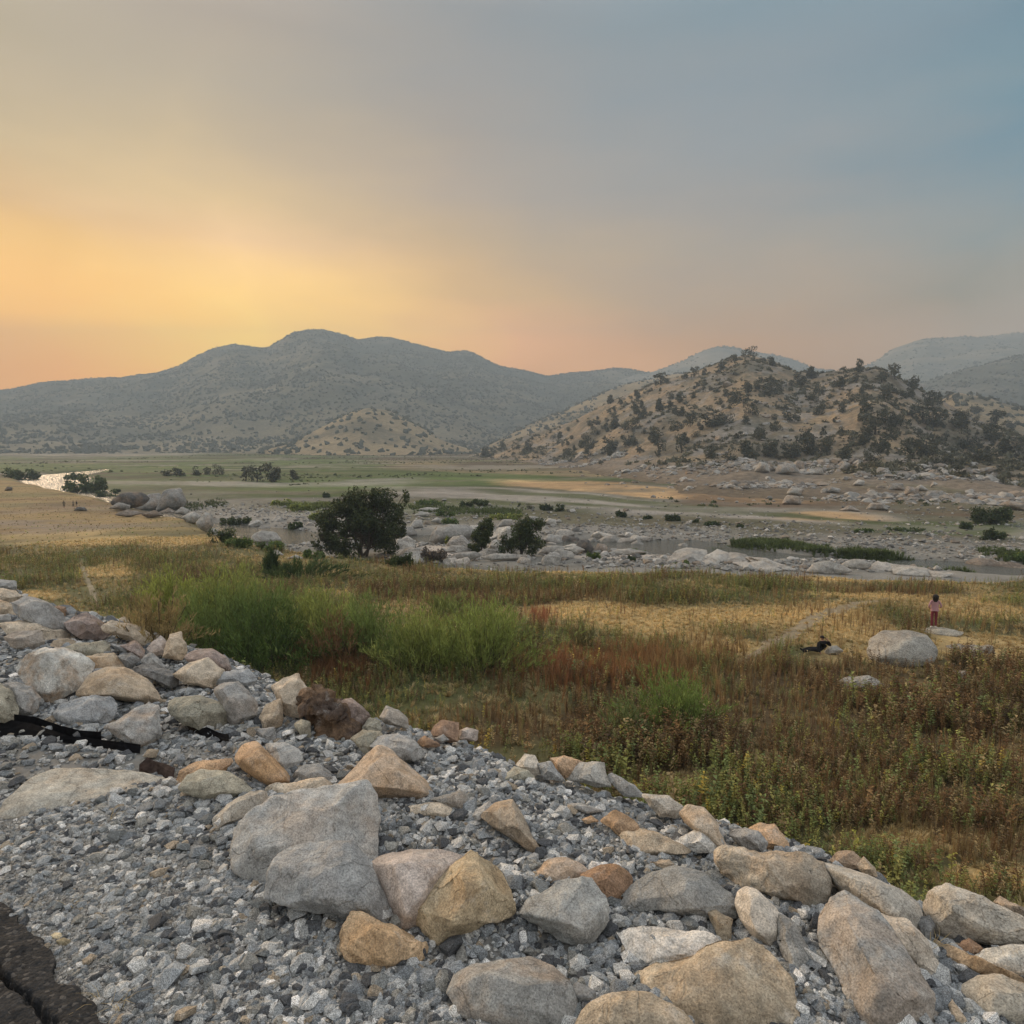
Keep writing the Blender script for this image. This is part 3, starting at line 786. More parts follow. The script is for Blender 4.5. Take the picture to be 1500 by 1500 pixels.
FG = [  # zoom, outline, colour, stain, label, options
 (1, [(75,590),(150,535),(250,500),(340,497),(430,520),(498,575),(490,650),(420,700),(280,785),(200,720),(120,650)], (0.62,0.59,0.54), 0.95, 'pale white stone with a broad orange-brown stain on its left end', dict(lean=.3)),
 (1, [(430,740),(500,640),(590,592),(690,598),(790,650),(885,770),(780,785),(600,760)], TANC, .4, 'rounded tan stone beside the white orange-stained stone', dict(lean=.5, bev=.09)),
 (1, [(-60,690),(0,690),(60,740),(95,800),(90,870),(40,930),(-40,940),(-80,800)], OLIV, .1, 'grey-olive stone cut by the left frame edge above the black plastic sheet', {}),
 (1, [(10,690),(80,680),(175,710),(215,760),(180,855),(110,855),(60,760)], GREY, .6, 'grey block with a rusty foot in front of the white stained stone', {}),
 (1, [(300,870),(350,800),(450,765),(580,755),(640,790),(620,850),(560,905),(430,910),(330,900)], BLUE, .1, 'low blue-grey rugged stone above the black plastic strips', dict(lean=.6, rough=.035)),
 (1, [(595,920),(700,850),(820,785),(860,810),(875,960),(830,990),(760,1020),(710,1000),(640,960)], GREY, .45, 'pointed grey stone with a brown right side standing over the black strip', {}),
 (1, [(915,770),(1000,765),(1100,760),(1150,790),(1250,820),(1245,910),(1100,930),(1000,885),(940,840)], OLIV, .1, 'flat-topped grey-olive slab above the short black strip', {}),
 (1, [(1190,720),(1240,690),(1310,675),(1370,740),(1415,800),(1400,850),(1270,905),(1250,880),(1250,800)], GREY, .2, 'upright grey faceted block right of the olive slab', {}),
 (1, [(1170,640),(1250,615),(1360,600),(1400,640),(1410,690),(1280,690),(1200,680)], BLUE, .05, 'blue-grey stone at the crest behind the upright grey block', {}),
 (1, [(960,630),(1050,575),(1140,545),(1170,590),(1220,610),(1195,710),(1100,690),(1010,670)], LTAN, .3, 'pale tan peaked stone beside the blue-grey crest stone', {}),
 (1, [(715,605),(800,580),(900,595),(960,640),(1000,690),(940,700),(850,665)], DGREY, .05, 'dark grey lens-shaped stone between two tan stones', dict(lean=.5)),
 (1, [(1020,530),(1080,495),(1170,492),(1240,540),(1260,590),(1260,610),(1100,575),(1030,555)], MAUVE, .2, 'mauve-brown rounded stone at the crest below the green bushes', dict(bev=.09)),
 (1, [(910,480),(930,415),(990,405),(1028,500),(1000,548),(900,530)], TANC, .4, 'pointed tan-brown stone rising at the crest', {}),
 (1, [(808,490),(880,418),(915,450),(910,520),(860,525)], PINK, .3, 'pinkish leaning stone left of the pointed crest stone', {}),
 (1, [(560,370),(620,345),(770,365),(845,440),(800,470),(700,430),(600,400)], LTAN, .2, 'pale planar stone on the crest beside the bushes', {}),
 (1, [(365,350),(420,310),(480,296),(560,350),(605,405),(560,440),(450,430),(390,390)], MAUVE, .35, 'broad brown stone on the crest with a shaded underside', {}),
 (1, [(78,240),(150,213),(250,235),(340,300),(380,360),(420,430),(300,400),(150,340),(90,290)], GREY, .15, 'large sloping grey stone near the upper left end of the row', dict(lean=.3)),
 (1, [(-60,190),(0,162),(80,175),(115,200),(80,248),(0,232),(-60,240)], LTAN, .3, 'beige flat stone below the uppermost grey stone at the left edge', {}),
 (1, [(-60,130),(0,110),(80,120),(90,162),(0,158),(-60,170)], GREY, .1, 'uppermost grey stone at the left edge of the crest', {}),
 (1, [(-60,250),(0,225),(70,250),(108,292),(90,328),(0,308),(-60,320)], TANC, .5, 'tan stone with a dark base under the beige stone', {}),
 (1, [(-60,310),(0,305),(50,300),(65,340),(0,370),(-60,380)], GREY, .05, 'small grey stone at the left edge under the tan one', {}),
 (1, [(30,360),(120,332),(230,370),(330,390),(430,440),(300,450),(60,405)], LTAN, .25, 'long pale tan stone under the large sloping grey stone', dict(lean=.5)),
 (1, [(25,425),(100,400),(225,395),(248,480),(160,495),(70,478)], (0.33,0.29,0.245), .2, 'brown-grey block in front of the long pale tan stone', {}),
 (1, [(255,492),(300,445),(370,432),(420,450),(345,495)], TANC, .3, 'tan rounded stone between the brown-grey block and a flat slab', {}),
 (1, [(325,497),(420,465),(570,453),(625,512),(560,530),(440,528)], OLIV, .2, 'flat olive-tan slab behind the brown-fronted block', dict(lean=.5)),
 (1, [(440,538),(530,525),(620,513),(690,585),(600,608),(505,605)], TANC, .8, 'brown-fronted block with a pale top behind the rounded tan stone', {}),
 (1, [(650,530),(720,513),(768,550),(700,602)], DGREY, .05, 'dark grey wedge beside the brown-fronted block', {}),
 (1, [(610,465),(680,468),(762,522),(700,525)], BLUE, .0, 'bluish sliver of stone behind the dark grey wedge', {}),
 (1, [(775,555),(830,510),(870,545),(912,590),(800,592)], GREY, .05, 'grey stone with a sloping top below the pointed crest stone', {}),
 (1, [(255,252),(355,265),(362,332),(320,315)], RUST, .5, 'brown stone peeping out behind the large sloping grey stone', {}),
 (1, [(358,275),(390,257),(420,280),(402,312),(362,312)], BLUE, .0, 'small round blue-grey stone on the crest skyline', dict(bev=.1)),
 (1, [(670,475),(740,448),(800,500),(780,545),(705,500)], MAUVE, .4, 'reddish stone between the pale planar stone and the pink leaning one', {}),
 (1, [(10,1400),(60,1330),(200,1200),(330,1155),(500,1150),(700,1178),(860,1192),(885,1228),(820,1262),(600,1278),(480,1292),(380,1332),(250,1392),(80,1412)], (0.40,0.375,0.315), .35, 'long flat sunken olive-grey boulder in the gravel by the road', dict(lean=.82, bev=.1, tf=.14)),
 (1, [(945,1250),(1000,1160),(1080,1115),(1270,1090),(1282,1112),(1240,1172),(1100,1205)], ORNG, .5, 'orange-tan stone peeping over the olive dome', {}),
 (1, [(995,1255),(1040,1190),(1110,1158),(1230,1163),(1330,1220),(1388,1285),(1260,1305),(1130,1315),(1040,1285)], OLIV, .1, 'olive-grey dome-shaped stone beside the long sunken boulder', dict(bev=.1)),
 (2, [(165,790),(220,720),(290,703),(340,750),(400,830),(485,918),(440,932),(350,938),(290,890),(200,840)], ORNG, .7, 'bright orange hump-backed stone', dict(bev=.08)),
 (2, [(330,715),(430,703),(500,740),(550,805),(480,860),(420,850),(380,790)], LGREY, .05, 'light grey stone behind the orange hump-backed stone', dict(lean=.55)),
 (2, [(465,893),(560,830),(620,818),(690,870),(722,935),(600,920)], GREY, .0, 'low grey wedge between the orange stone and the big brown peak', dict(lean=.55)),
 (2, [(725,962),(840,850),(910,770),(960,728),(1020,755),(1100,830),(1190,910),(1238,988),(1170,1010),(1000,1005),(880,990)], (0.46,0.345,0.24), .6, 'big tan-brown peaked stone in the middle of the gravel', dict(bev=.07)),
 (2, [(920,725),(960,673),(1060,663),(1150,700),(1215,775),(1150,805),(1060,790)], GREY, .1, 'grey stone behind the big tan-brown peak', dict(lean=.5)),
 (2, [(810,685),(870,640),(960,640),(972,662),(920,735),(890,770),(850,725)], OLIV, .3, 'tan-grey stone above the peak, touching the grey one', {}),
 (2, [(865,620),(910,568),(960,588),(967,645),(890,650)], OLIV, .2, 'small upright tan-grey stone on the crest', {}),
 (2, [(965,565),(1000,508),(1060,530),(1110,570),(1112,622),(1040,612),(990,595)], (0.40,0.37,0.325), .2, 'round grey stone alone on the crest before the weeds', dict(bev=.09)),
 (2, [(1238,645),(1300,588),(1392,595),(1392,692),(1340,692),(1260,665)], RUST, .1, 'dark brown cleft stone on the crest', {}),
 (2, [(1395,642),(1440,623),(1500,640),(1500,692),(1400,682)], PINK, .5, 'pinkish-tan stone right of the dark brown crest stone', {}),
 (2, [(1168,702),(1210,668),(1270,700),(1302,724),(1200,728)], RUST, .4, 'red-brown flat stone left of a small grey pebble-like stone', {}),
 (2, [(1260,682),(1310,660),(1342,690),(1300,708)], GREY, .1, 'small smooth grey stone in front of the dark brown crest stone', dict(bev=.12)),
 (2, [(740,478),(810,466),(850,510),(900,560),(895,615),(800,595)], MAUVE, .1, 'grey-brown stone leaning on the weathered stump', {}),
 (2, [(380,402),(440,360),(510,338),(540,390),(572,440),(560,505),(530,562),(440,555),(420,480)], LTAN, .45, 'tall cream-faced block beside the weathered stump', {}),
 (2, [(303,565),(340,500),(410,473),(427,540),(422,615),(330,625)], TANC, .3, 'tan stone under the tall cream-faced block', {}),
 (2, [(495,605),(530,580),(575,598),(582,690),(535,685)], OLIV, .1, 'small grey-tan upright stone below the stump', {}),
 (2, [(280,633),(380,623),(392,704),(330,700)], GREY, .05, 'small square grey stone right of the short black strip', dict(lean=.5)),
 (2, [(320,962),(400,930),(620,903),(690,913),(725,972),(600,990),(420,1005)], LTAN, .4, 'long tan slab lying behind the great grey slab', dict(lean=.45)),
 (2, [(53,1125),(130,1050),(250,983),(330,978),(352,1022),(270,1095),(170,1145),(60,1175)], (0.43,0.39,0.325), .3, 'grey-tan slab left of the great grey slab', dict(lean=.5)),
 (2, [(150,1180),(250,1110),(380,1020),(560,983),(740,973),(860,943),(932,1020),(942,1130),(930,1290),(915,1370),(700,1440),(450,1460),(230,1470),(165,1360)], (0.40,0.395,0.375), .35, 'great grey slab with a tan left flank, the largest stone', dict(lean=.35, tf=.2)),
 (4, [(152,805),(180,700),(230,560),(290,508),(400,513),(540,520),(630,508),(690,580),(740,660),(852,835),(842,965),(700,930),(500,870),(300,830)], (0.32,0.325,0.32), .1, 'grey two-faced stone leaning on the front of the great slab', dict(lean=.2, tf=.22)),
 (4, [(735,632),(800,580),(950,550),(1100,558),(1220,590),(1170,680),(1060,800),(990,940),(900,965),(860,900),(820,750)], PINK, .2, 'smooth pinkish granite stone between the grey and golden stones', dict(bev=.09)),
 (4, [(938,975),(1000,870),(1070,760),(1170,650),(1270,578),(1350,588),(1430,640),(1472,760),(1492,885),(1400,935),(1200,975),(1110,990),(1030,1045)], GOLDC, .55, 'golden speckled stone with a rusty left edge', dict(lean=.3)),
 (4, [(583,1055),(588,960),(625,898),(700,930),(800,970),(850,1010),(950,1030),(1030,1060),(1088,1128),(1000,1135),(870,1128),(740,1180),(640,1160)], (0.55,0.375,0.205), .5, 'bright ochre jagged stone in front of the pinkish stone', dict(rough=.035)),
 (5, [(-140,1330),(-100,1240),(0,1190),(200,1150),(280,1143),(400,1200),(470,1260),(512,1355),(500,1440),(440,1520),(200,1530),(-60,1450)], (0.30,0.295,0.275), .45, 'dark grey stone with tan blotches at the bottom frame edge', dict(lean=.6, bev=.08)),
 (4, [(868,325),(960,300),(1130,283),(1172,320),(1150,355),(1000,352)], LTAN, .2, 'small pale tan slab sunk right of the great slab', dict(lean=.5)),
 (4, [(1060,268),(1140,240),(1212,223),(1292,290),(1292,335),(1170,318)], (0.34,0.32,0.285), .3, 'grey wedge with a tan top behind the small pale slab', {}),
 (5, [(30,362),(100,293),(190,278),(250,380),(332,545),(290,548),(200,445),(100,382)], (0.44,0.35,0.25), .5, 'slanting tan-brown stone half buried in gravel', dict(lean=.5)),
 (5, [(-60,400),(0,318),(60,283),(82,320),(30,372)], LGREY, .2, 'pale stone leaning against the slanting tan-brown one', {}),
 (5, [(308,665),(370,610),(480,588),(562,620),(592,662),(480,725),(330,725)], (0.50,0.385,0.285), .6, 'orange-tan flat stone left of the rust-brown stone', dict(lean=.5)),
 (5, [(578,685),(680,633),(770,638),(855,712),(812,805),(700,825),(620,785)], (0.34,0.20,0.11), .35, 'rust-brown stone between two dark grey blocks', {}),
 (5, [(225,895),(300,820),(480,718),(622,708),(682,810),(707,935),(620,965),(610,1055),(540,1060),(470,965),(420,905)], (0.33,0.33,0.31), .15, 'grey block with a pale shoulder, pointed into the gravel', dict(lean=.25)),
 (5, [(783,865),(860,730),(950,678),(1100,643),(1250,688),(1370,778),(1422,852),(1400,915),(1200,898),(1000,880),(900,840)], (0.27,0.27,0.255), .1, 'long dark grey stone right of the rust-brown stone', dict(lean=.3)),
 (5, [(778,1002),(960,978),(1200,998),(1320,1038),(1385,1082),(1200,1190),(930,1208),(860,1115)], (0.58,0.545,0.49), .15, 'white flat-topped stone behind the large tan slab', dict(lean=.6, tf=.18)),
 (5, [(712,1288),(850,1228),(1000,1178),(1200,1158),(1400,1078),(1470,1058),(1548,1070),(1680,1270),(1697,1382),(1740,1500),(1500,1540),(1150,1500),(930,1480)], (0.48,0.395,0.275), .4, 'large tan slab with a brown broken front at the bottom', dict(lean=.5, tf=.2)),
 (5, [(548,1490),(600,1410),(700,1338),(800,1318),(950,1338),(1080,1420),(1172,1500),(1150,1580),(560,1580)], (0.49,0.39,0.265), .3, 'smooth tan stone below the large tan slab at the bottom edge', dict(bev=.1)),
 (5, [(213,75),(260,23),(310,28),(348,122),(300,132),(250,98)], (0.56,0.5,0.41), .2, 'cream pointed stone at the crest', {}),
 (5, [(328,72),(400,63),(430,100),(468,158),(370,152)], (0.31,0.31,0.30), .0, 'grey stone next to the cream pointed one', {}),
 (5, [(408,47),(470,28),(565,62),(480,152),(440,112)], ORNG, .5, 'orange-tan stone behind the grey crest block', {}),
 (5, [(478,152),(570,70),(690,66),(718,188),(660,192),(560,172)], (0.45,0.43,0.385), .15, 'grey block with a flat pale top on the crest edge', {}),
 (5, [(130,155),(200,88),(270,110),(332,152),(250,168)], OLIV, .2, 'olive-tan stone under the cream pointed one', {}),
 (5, [(708,142),(740,128),(860,190),(908,248),(800,245)], GREY, .05, 'flat grey slab sloping down the crest edge', dict(lean=.5)),
 (5, [(908,242),(1050,253),(1112,310),(1112,365),(1000,355),(950,302)], (0.52,0.475,0.4), .2, 'pale cream stone at the crest below the flat grey slab', {}),
 (5, [(1113,345),(1160,303),(1240,318),(1310,390),(1352,500),(1352,550),(1280,475),(1150,405)], (0.48,0.385,0.28), .5, 'tan dome-shaped stone on the crest edge', dict(bev=.09)),
 (5, [(1078,505),(1220,428),(1290,460),(1350,562),(1200,552)], (0.50,0.49,0.46), .05, 'white granite stone under the tan dome', {}),
 (5, [(678,385),(760,328),(850,380),(885,435),(780,458),(720,415)], ORNG, .5, 'orange stone in the gravel below the crest', {}),
 (5, [(778,465),(900,433),(1000,455),(1165,548),(1160,565),(1000,555),(860,558)], (0.45,0.36,0.25), .4, 'long flat tan-brown stone under the orange one', dict(lean=.6)),
 (5, [(568,378),(620,358),(668,388),(600,396)], ORNG, .4, 'small flat orange stone alone in the gravel', dict(lean=.5)),
 (5, [(460,288),(600,300),(705,335),(600,338)], GREY, .1, 'long thin grey slab sunk in the gravel', dict(lean=.7)),
 (5, [(928,605),(1050,600),(1095,640),(1000,668)], TANC, .2, 'small tan stone above the long dark grey stone', dict(lean=.5)),
 (6, [(20,590),(18,505),(130,493),(330,513),(400,503),(500,550),(515,620),(505,765),(420,725),(300,625),(180,645),(60,645)], (0.45,0.395,0.31), .45, 'rough tan granite block, gravel heaped against its front', dict(rough=.035, lean=.3)),
 (6, [(480,545),(560,556),(650,578),(760,620),(880,670),(960,740),(992,825),(980,890),(880,850),(800,790),(720,700),(560,640)], (0.42,0.385,0.325), .25, 'long smooth grey-tan boulder sloping down to the right', dict(lean=.3, bev=.09)),
 (6, [(983,812),(1040,808),(1062,852),(1052,935),(1000,940)], DGREY, .0, 'dark grey stone at the lower end of the long boulder', {}),
 (6, [(93,742),(110,693),(150,673),(200,688),(290,778),(318,852),(302,922),(250,948),(190,912),(118,822)], (0.53,0.465,0.38), .15, 'smooth pale egg-shaped stone', dict(bev=.16, lean=.35, rough=.015)),
 (6, [(310,810),(360,828),(410,900),(452,985),(405,1080),(330,1010),(300,935)], (0.29,0.285,0.265), .05, 'dark grey slab behind the egg-shaped stone', dict(lean=.5)),
 (6, [(513,955),(530,838),(570,738),(633,710),(700,750),(780,808),(850,900),(930,1050),(1020,1150),(1115,1335),(1000,1390),(800,1370),(690,1270),(650,1190),(630,1090),(590,1035),(530,995)], (0.35,0.345,0.325), .4, 'long grey two-toned slab pointing down to the bottom edge', dict(lean=.55, tf=.24)),
 (6, [(752,797),(830,828),(940,838),(982,880),(1002,960),(1080,1060),(1145,1145),(1050,1120),(940,1070),(860,925)], (0.49,0.425,0.34), .2, 'pinkish-tan slab behind the long two-toned slab', dict(lean=.5)),
 (6, [(998,742),(1050,698),(1150,675),(1260,708),(1400,778),(1500,828),(1600,900),(1580,960),(1330,938),(1200,922),(1060,895),(1060,832)], (0.53,0.48,0.395), .25, 'big pale cream boulder with an overhang by the right edge', dict(lean=.25, rough=.03)),
 (6, [(1248,1012),(1320,968),(1440,948),(1520,948),(1580,1000),(1560,1088),(1400,1090),(1300,1062)], (0.58,0.55,0.48), .1, 'smooth white stone cut by the right frame edge', dict(bev=.1)),
 (6, [(1060,925),(1200,988),(1350,1058),(1500,1118),(1580,1150),(1560,1185),(1400,1145),(1280,1095),(1150,1025)], (0.36,0.265,0.165), .4, 'long narrow brown stone under the white right-edge stone', dict(lean=.4)),
 (6, [(1193,1165),(1280,1098),(1380,1093),(1460,1138),(1560,1178),(1580,1315),(1420,1335),(1330,1325),(1220,1235)], (0.52,0.465,0.37), .3, 'pale tan boulder in the lower right corner', dict(lean=.4, bev=.08)),
 (6, [(1178,948),(1230,913),(1302,970),(1260,1003),(1210,988)], RUST, .3, 'small brown stone under the cream boulder overhang', {}),
 (6, [(195,445),(165,385),(200,358),(280,360),(312,400),(348,450),(342,490),(260,480)], ORNG, .5, 'orange pointed stone on the crest edge before brown weeds', {}),
 (6, [(58,402),(130,378),(200,393),(242,450),(230,495),(140,472)], GREY, .1, 'grey stone left of the orange pointed crest stone', {}),
 (6, [(553,533),(600,493),(660,488),(722,540),(680,573),(600,563)], (0.50,0.375,0.27), .4, 'orange-tan stone beyond the crest at the green tufts', {}),
 (6, [(678,562),(720,523),(768,570),(778,610),(720,600)], TANC, .3, 'tan stone touching the orange-tan one beyond the crest', {}),
 (6, [(1368,742),(1390,718),(1500,773),(1560,810),(1540,850),(1450,805)], (0.40,0.305,0.215), .3, 'brown-tan flat stone at the right edge of the crest', {}),
 (6, [(1128,1222),(1150,1213),(1202,1290),(1235,1338),(1160,1340)], TANC, .2, 'thin tan shard standing in the gravel', {}),
 (6, [(-30,350),(0,338),(32,390),(38,485),(0,495),(-20,440)], GREY, .1, 'narrow grey stone left of the rough granite block', {}),
 (5, [(1158,1045),(1220,1038),(1292,1090),(1240,1125),(1190,1095)], WHITE, .0, 'small white stone under the egg-shaped stone', {}),
 (5, [(1262,885),(1300,875),(1390,930),(1385,1030),(1340,1050),(1290,960)], (0.42,0.36,0.26), .4, 'small knobbly tan stone left of the egg-shaped stone', {}),
 (5, [(520,1300),(545,1270),(640,1320),(650,1370),(570,1395),(525,1350)], DGREY, .0, 'fist-sized dark grey cobble by the blotched stone', dict(bev=.12)),
 (1, [(838,1270),(850,1250),(880,1235),(915,1255),(918,1300),(880,1310),(845,1300)], (0.33,0.34,0.345), .0, 'small round grey cobble on the end of the long sunken boulder', dict(bev=.14)),
 (3, [(275,1020),(300,998),(335,1000),(345,1025),(310,1040)], (0.55,0.45,0.27), .1, 'fist-sized yellow pebble at the broken asphalt edge', dict(bev=.14)),
 (3, [(310,1045),(345,1025),(385,1040),(375,1070),(330,1078)], (0.36,0.30,0.18), .2, 'fist-sized brown pebble beside the yellow one', dict(bev=.14)),
]
for i, (zm, pts, col, st, lab, op) in enumerate(FG):
    g_ = sum(col) / 3
    col = tuple(min(.66, (c_ * .80 + g_ * .20) * 1.10) for c_ in col)
    o = traced_rock('stone', zm, pts, col, st * .75, lab, seed=i + 1, fn=lip_z, group='riprap stones along the gravel shoulder', **op)

# weathered root stump among the stones
traced_rock('tree_stump', 2, [(548,545),(570,458),(620,433),(700,458),(780,508),(805,572),(780,655),(700,685),(640,655),(590,605)], DBROWN, .25, 'dark brown weathered stump chunk among the pale crest stones', cat='stump', seed=301, rough=.13, fine=24.0, fn=ground_z)

# ------------------------------------------------------------------ black plastic strips and scrap lying on the gravel
M['plastic'] = mat_plain('black_plastic', (0.016, 0.016, 0.018), 0.9, 0.4, 30, 0.004, 0.08)
M['rusty'] = mat_plain('rusty_scrap', (0.11, 0.08, 0.07), 0.9, 0.5, 30, 0.006, 0.2)


def strip(name, zm, pts, label, cat, mat, thick=0.012, lift=0.03, warp=0.02, seed=0):
    """a bent flat strip lying on the ground, traced corner by corner (top edge then bottom edge)"""
    ox, oy, k = ZOOMS[zm]
    top, bot = pts
    n = len(top)
    A = [hit(ox + x / k, oy + y / k, ground_z) for x, y in top]; B = [hit(ox + x / k, oy + y / k, ground_z) for x, y in bot]
    rng = random.Random(seed)
    bm = bmesh.new(); rows = []
    for i in range(n):
        h = lift + warp * rng.uniform(-1, 1)
        a = A[i] + Vector((0, 0, h + warp)); b = B[i] + Vector((0, 0, lift * 0.3))
        rows.append([bm.verts.new(a), bm.verts.new(a.lerp(b, 0.5) + Vector((0, 0, 0.4 * warp))), bm.verts.new(b)])
    for r0, r1 in zip(rows[:-1], rows[1:]):
        for j in (0, 1): bm.faces.new((r0[j], r0[j + 1], r1[j + 1], r1[j]))
    bmesh.ops.solidify(bm, geom=bm.faces, thickness=thick)
    bmesh.ops.recalc_face_normals(bm, faces=bm.faces)
    me = bpy.data.meshes.new(name)
    bm.to_mesh(me); bm.free(); me.materials.append(M[mat])
    o = bpy.data.objects.new(name, me); COL.objects.link(o)
    return tag(o, label, cat)


strip('plastic_sheet', 1, ([(-40, 925), (70, 928), (180, 945), (300, 975), (400, 1000)], [(-40, 985), (60, 984), (180, 990), (300, 1004), (420, 1014)]), 'folded black plastic sheet on the gravel at the left edge', 'plastic sheet', 'plastic', .01, .03, .012, 1)
strip('plastic_strip', 1, ([(60, 910), (200, 928), (330, 958), (440, 987), (560, 1010)], [(60, 920), (200, 939), (330, 969), (440, 997), (560, 1017)]), 'upper thin black plastic strip over the folded sheet', 'plastic strip', 'plastic', .01, .05, .01, 2)
strip('plastic_strip', 1, ([(330, 1000), (450, 1010), (560, 1024), (680, 1042), (775, 1055)], [(330, 1012), (450, 1025), (560, 1042), (680, 1060), (770, 1074)]), 'long black plastic strip running down from the folded sheet', 'plastic strip', 'plastic', .012, .03, .008, 3)
strip('plastic_strip', 1, ([(985, 888), (1060, 910), (1130, 950), (1200, 980), (1258, 992)], [(985, 935), (1060, 952), (1130, 985), (1200, 1012), (1258, 1026)]), 'short broad black plastic strip below the olive slab', 'plastic strip', 'plastic', .015, .03, .01, 4)
strip('metal_scrap', 1, ([(768, 1176), (812, 1140), (850, 1162), (910, 1182), (965, 1200)], [(765, 1185), (830, 1180), (870, 1196), (915, 1212), (955, 1222)]), 'torn dark rusty scrap by the end of the sunken boulder', 'scrap', 'rusty', .01, .03, .015, 5)

# ------------------------------------------------------------------ broken edge of the asphalt road
m, nt, out = new_mat('old_asphalt')
pos = nt.nodes.new('ShaderNodeNewGeometry').outputs['Position']
a1 = noise_node(nt, pos, 9, 5); a2 = noise_node(nt, pos, 95, 4, 0.7)
vo = nt.nodes.new('ShaderNodeTexVoronoi'); vo.inputs['Scale'].default_value = 85; nt.links.new(pos, vo.inputs['Vector'])
cc = vmul(nt, attr(nt), maprange(nt, a1, 0.3, 0.7, 0.75, 1.25)); cc = vmul(nt, cc, maprange(nt, a2, 0.3, 0.75, 0.6, 1.7))
hh = nt.nodes.new('ShaderNodeMath'); hh.operation = 'MULTIPLY_ADD'; hh.inputs[1].default_value = -0.6
nt.links.new(vo.outputs['Distance'], hh.inputs[0]); nt.links.new(a2, hh.inputs[2])
sp_ = nt.nodes.new('ShaderNodeSeparateColor'); nt.links.new(vo.outputs['Color'], sp_.inputs[0])
cc = mixc(nt, maprange(nt, sp_.outputs[0], 0.86, 0.93, 0.0, 0.55), cc, (0.16, 0.15, 0.14))
finish(nt, out, cc, 0.9, bump(nt, hh.outputs[0], 0.8, 0.012), 0.25)
M['asphalt'] = m
sv = np.unique(np.concatenate([np.linspace(-7.8, -0.5, 30), np.linspace(-0.5, 0.25, 30), np.linspace(0.25, 0.98, 190)]))
tv = np.unique(np.concatenate([np.linspace(-40, -6, 40), np.linspace(-6, -1, 520), np.linspace(-1, 30, 60)]))
ROAD_EDGE = 0.765
S, T = np.meshgrid(sv, tv, indexing='ij')
edge = ROAD_EDGE + 0.04 * fbm(T * 1.5, T * 0, 3, 401) + 0.02 * fbm(T * 11, T * 0 + 3, 3, 402)
S2 = np.minimum(S, edge)
X = S2 * NS[0] + T * TS[0]; Y = S2 * NS[1] + T * TS[1]
zz = ROAD_Z + 0.035 + 0.006 * fbm(X * 3, Y * 3, 3, 403) + 0.005 * fbm(X * 30, Y * 30, 3, 404)
drop = sstep(0.0, -0.035, S2 - S)                       # torn edge falls to the gravel
zz = zz - 0.055 * drop - 0.012 * sstep(edge - 0.07, edge, S2)
cl = 0.645 + 0.03 * fbm(T * 2.2, T * 0 + 7, 3, 405) + 0.012 * fbm(T * 16, T * 0, 2, 406)
cw = 0.0035 + 0.0055 * vnoise(T * 2.5, T * 0, 407)
cd = np.exp(-((S2 - cl) / cw) ** 2)
cl2 = T * 0.9 + 3.0 + 0.05 * fbm(S2 * 9, S2 * 0, 3, 408)
cd2 = np.exp(-((S2 - 0.35 + (T + 2.35) * 1.3 + 0.04 * fbm(T * 9, S2 * 9, 2, 409)) / 0.012) ** 2) * (S2 < cl)
zz = zz - 0.04 * np.maximum(cd, cd2 * .7)
ac = c3(np.array([0.023, 0.024, 0.026]), S.size) * (0.85 + 0.4 * vnoise(X.ravel() * 5, Y.ravel() * 5, 410))[:, None]
tag(mesh_np('road', np.stack([X.ravel(), Y.ravel(), zz.ravel()], 1), grid_faces(*S.shape)[:, ::-1], M['asphalt'], ac, True), kind='structure')

# ------------------------------------------------------------------ crushed gravel of the shoulder
m, nt, out = new_mat('crushed_gravel')
pos = nt.nodes.new('ShaderNodeNewGeometry').outputs['Position']
n1 = noise_node(nt, pos, 120, 4, 0.7); n2 = noise_node(nt, pos, 330, 2, 0.7)
cc = vmul(nt, attr(nt), maprange(nt, n1, 0.32, 0.68, 0.66, 1.34)); cc = vmul(nt, cc, maprange(nt, n2, 0.36, 0.66, 0.5, 1.75))
finish(nt, out, cc, 0.85, bump(nt, n1, 0.7, 0.004), 0.3)
M['gravel'] = m


def pebble(seed, n=13, flat=0.7):
    rng = random.Random(seed); bm = bmesh.new()
    for _ in range(n):
        v = Vector((rng.gauss(0, 1), rng.gauss(0, 1), rng.gauss(0, 1))).normalized() * rng.uniform(.82, 1.05)
        bm.verts.new((v.x, v.y * rng.uniform(.8, 1), v.z * flat))
    r = bmesh.ops.convex_hull(bm, input=bm.verts)
    bmesh.ops.delete(bm, geom=[g for g in set(r['geom_interior']) | set(r['geom_unused']) if isinstance(g, bmesh.types.BMVert) and g.is_valid], context='VERTS')
    bmesh.ops.triangulate(bm, faces=bm.faces)
    bm.verts.ensure_lookup_table(); bm.verts.index_update()
    V = np.array([v.co[:] for v in bm.verts]); F = np.array([[v.index for v in f.verts] for f in bm.faces]); bm.free()
    return V, F


RNG = np.random.default_rng(11)
PEB = [pebble(500 + i, 14 + i % 5, 0.55 + 0.09 * (i % 5)) for i in range(14)]
PAL = np.array([(0.25, 0.265, 0.275), (0.18, 0.193, 0.203), (0.08, 0.084, 0.09), (0.36, 0.365, 0.36), (0.50, 0.495, 0.475), (0.25, 0.245, 0.225), (0.30, 0.25, 0.19), (0.17, 0.18, 0.18), (0.62, 0.61, 0.59), (0.32, 0.335, 0.34)])
PW = np.array([.19, .17, .15, .14, .085, .08, .035, .07, .03, .05])


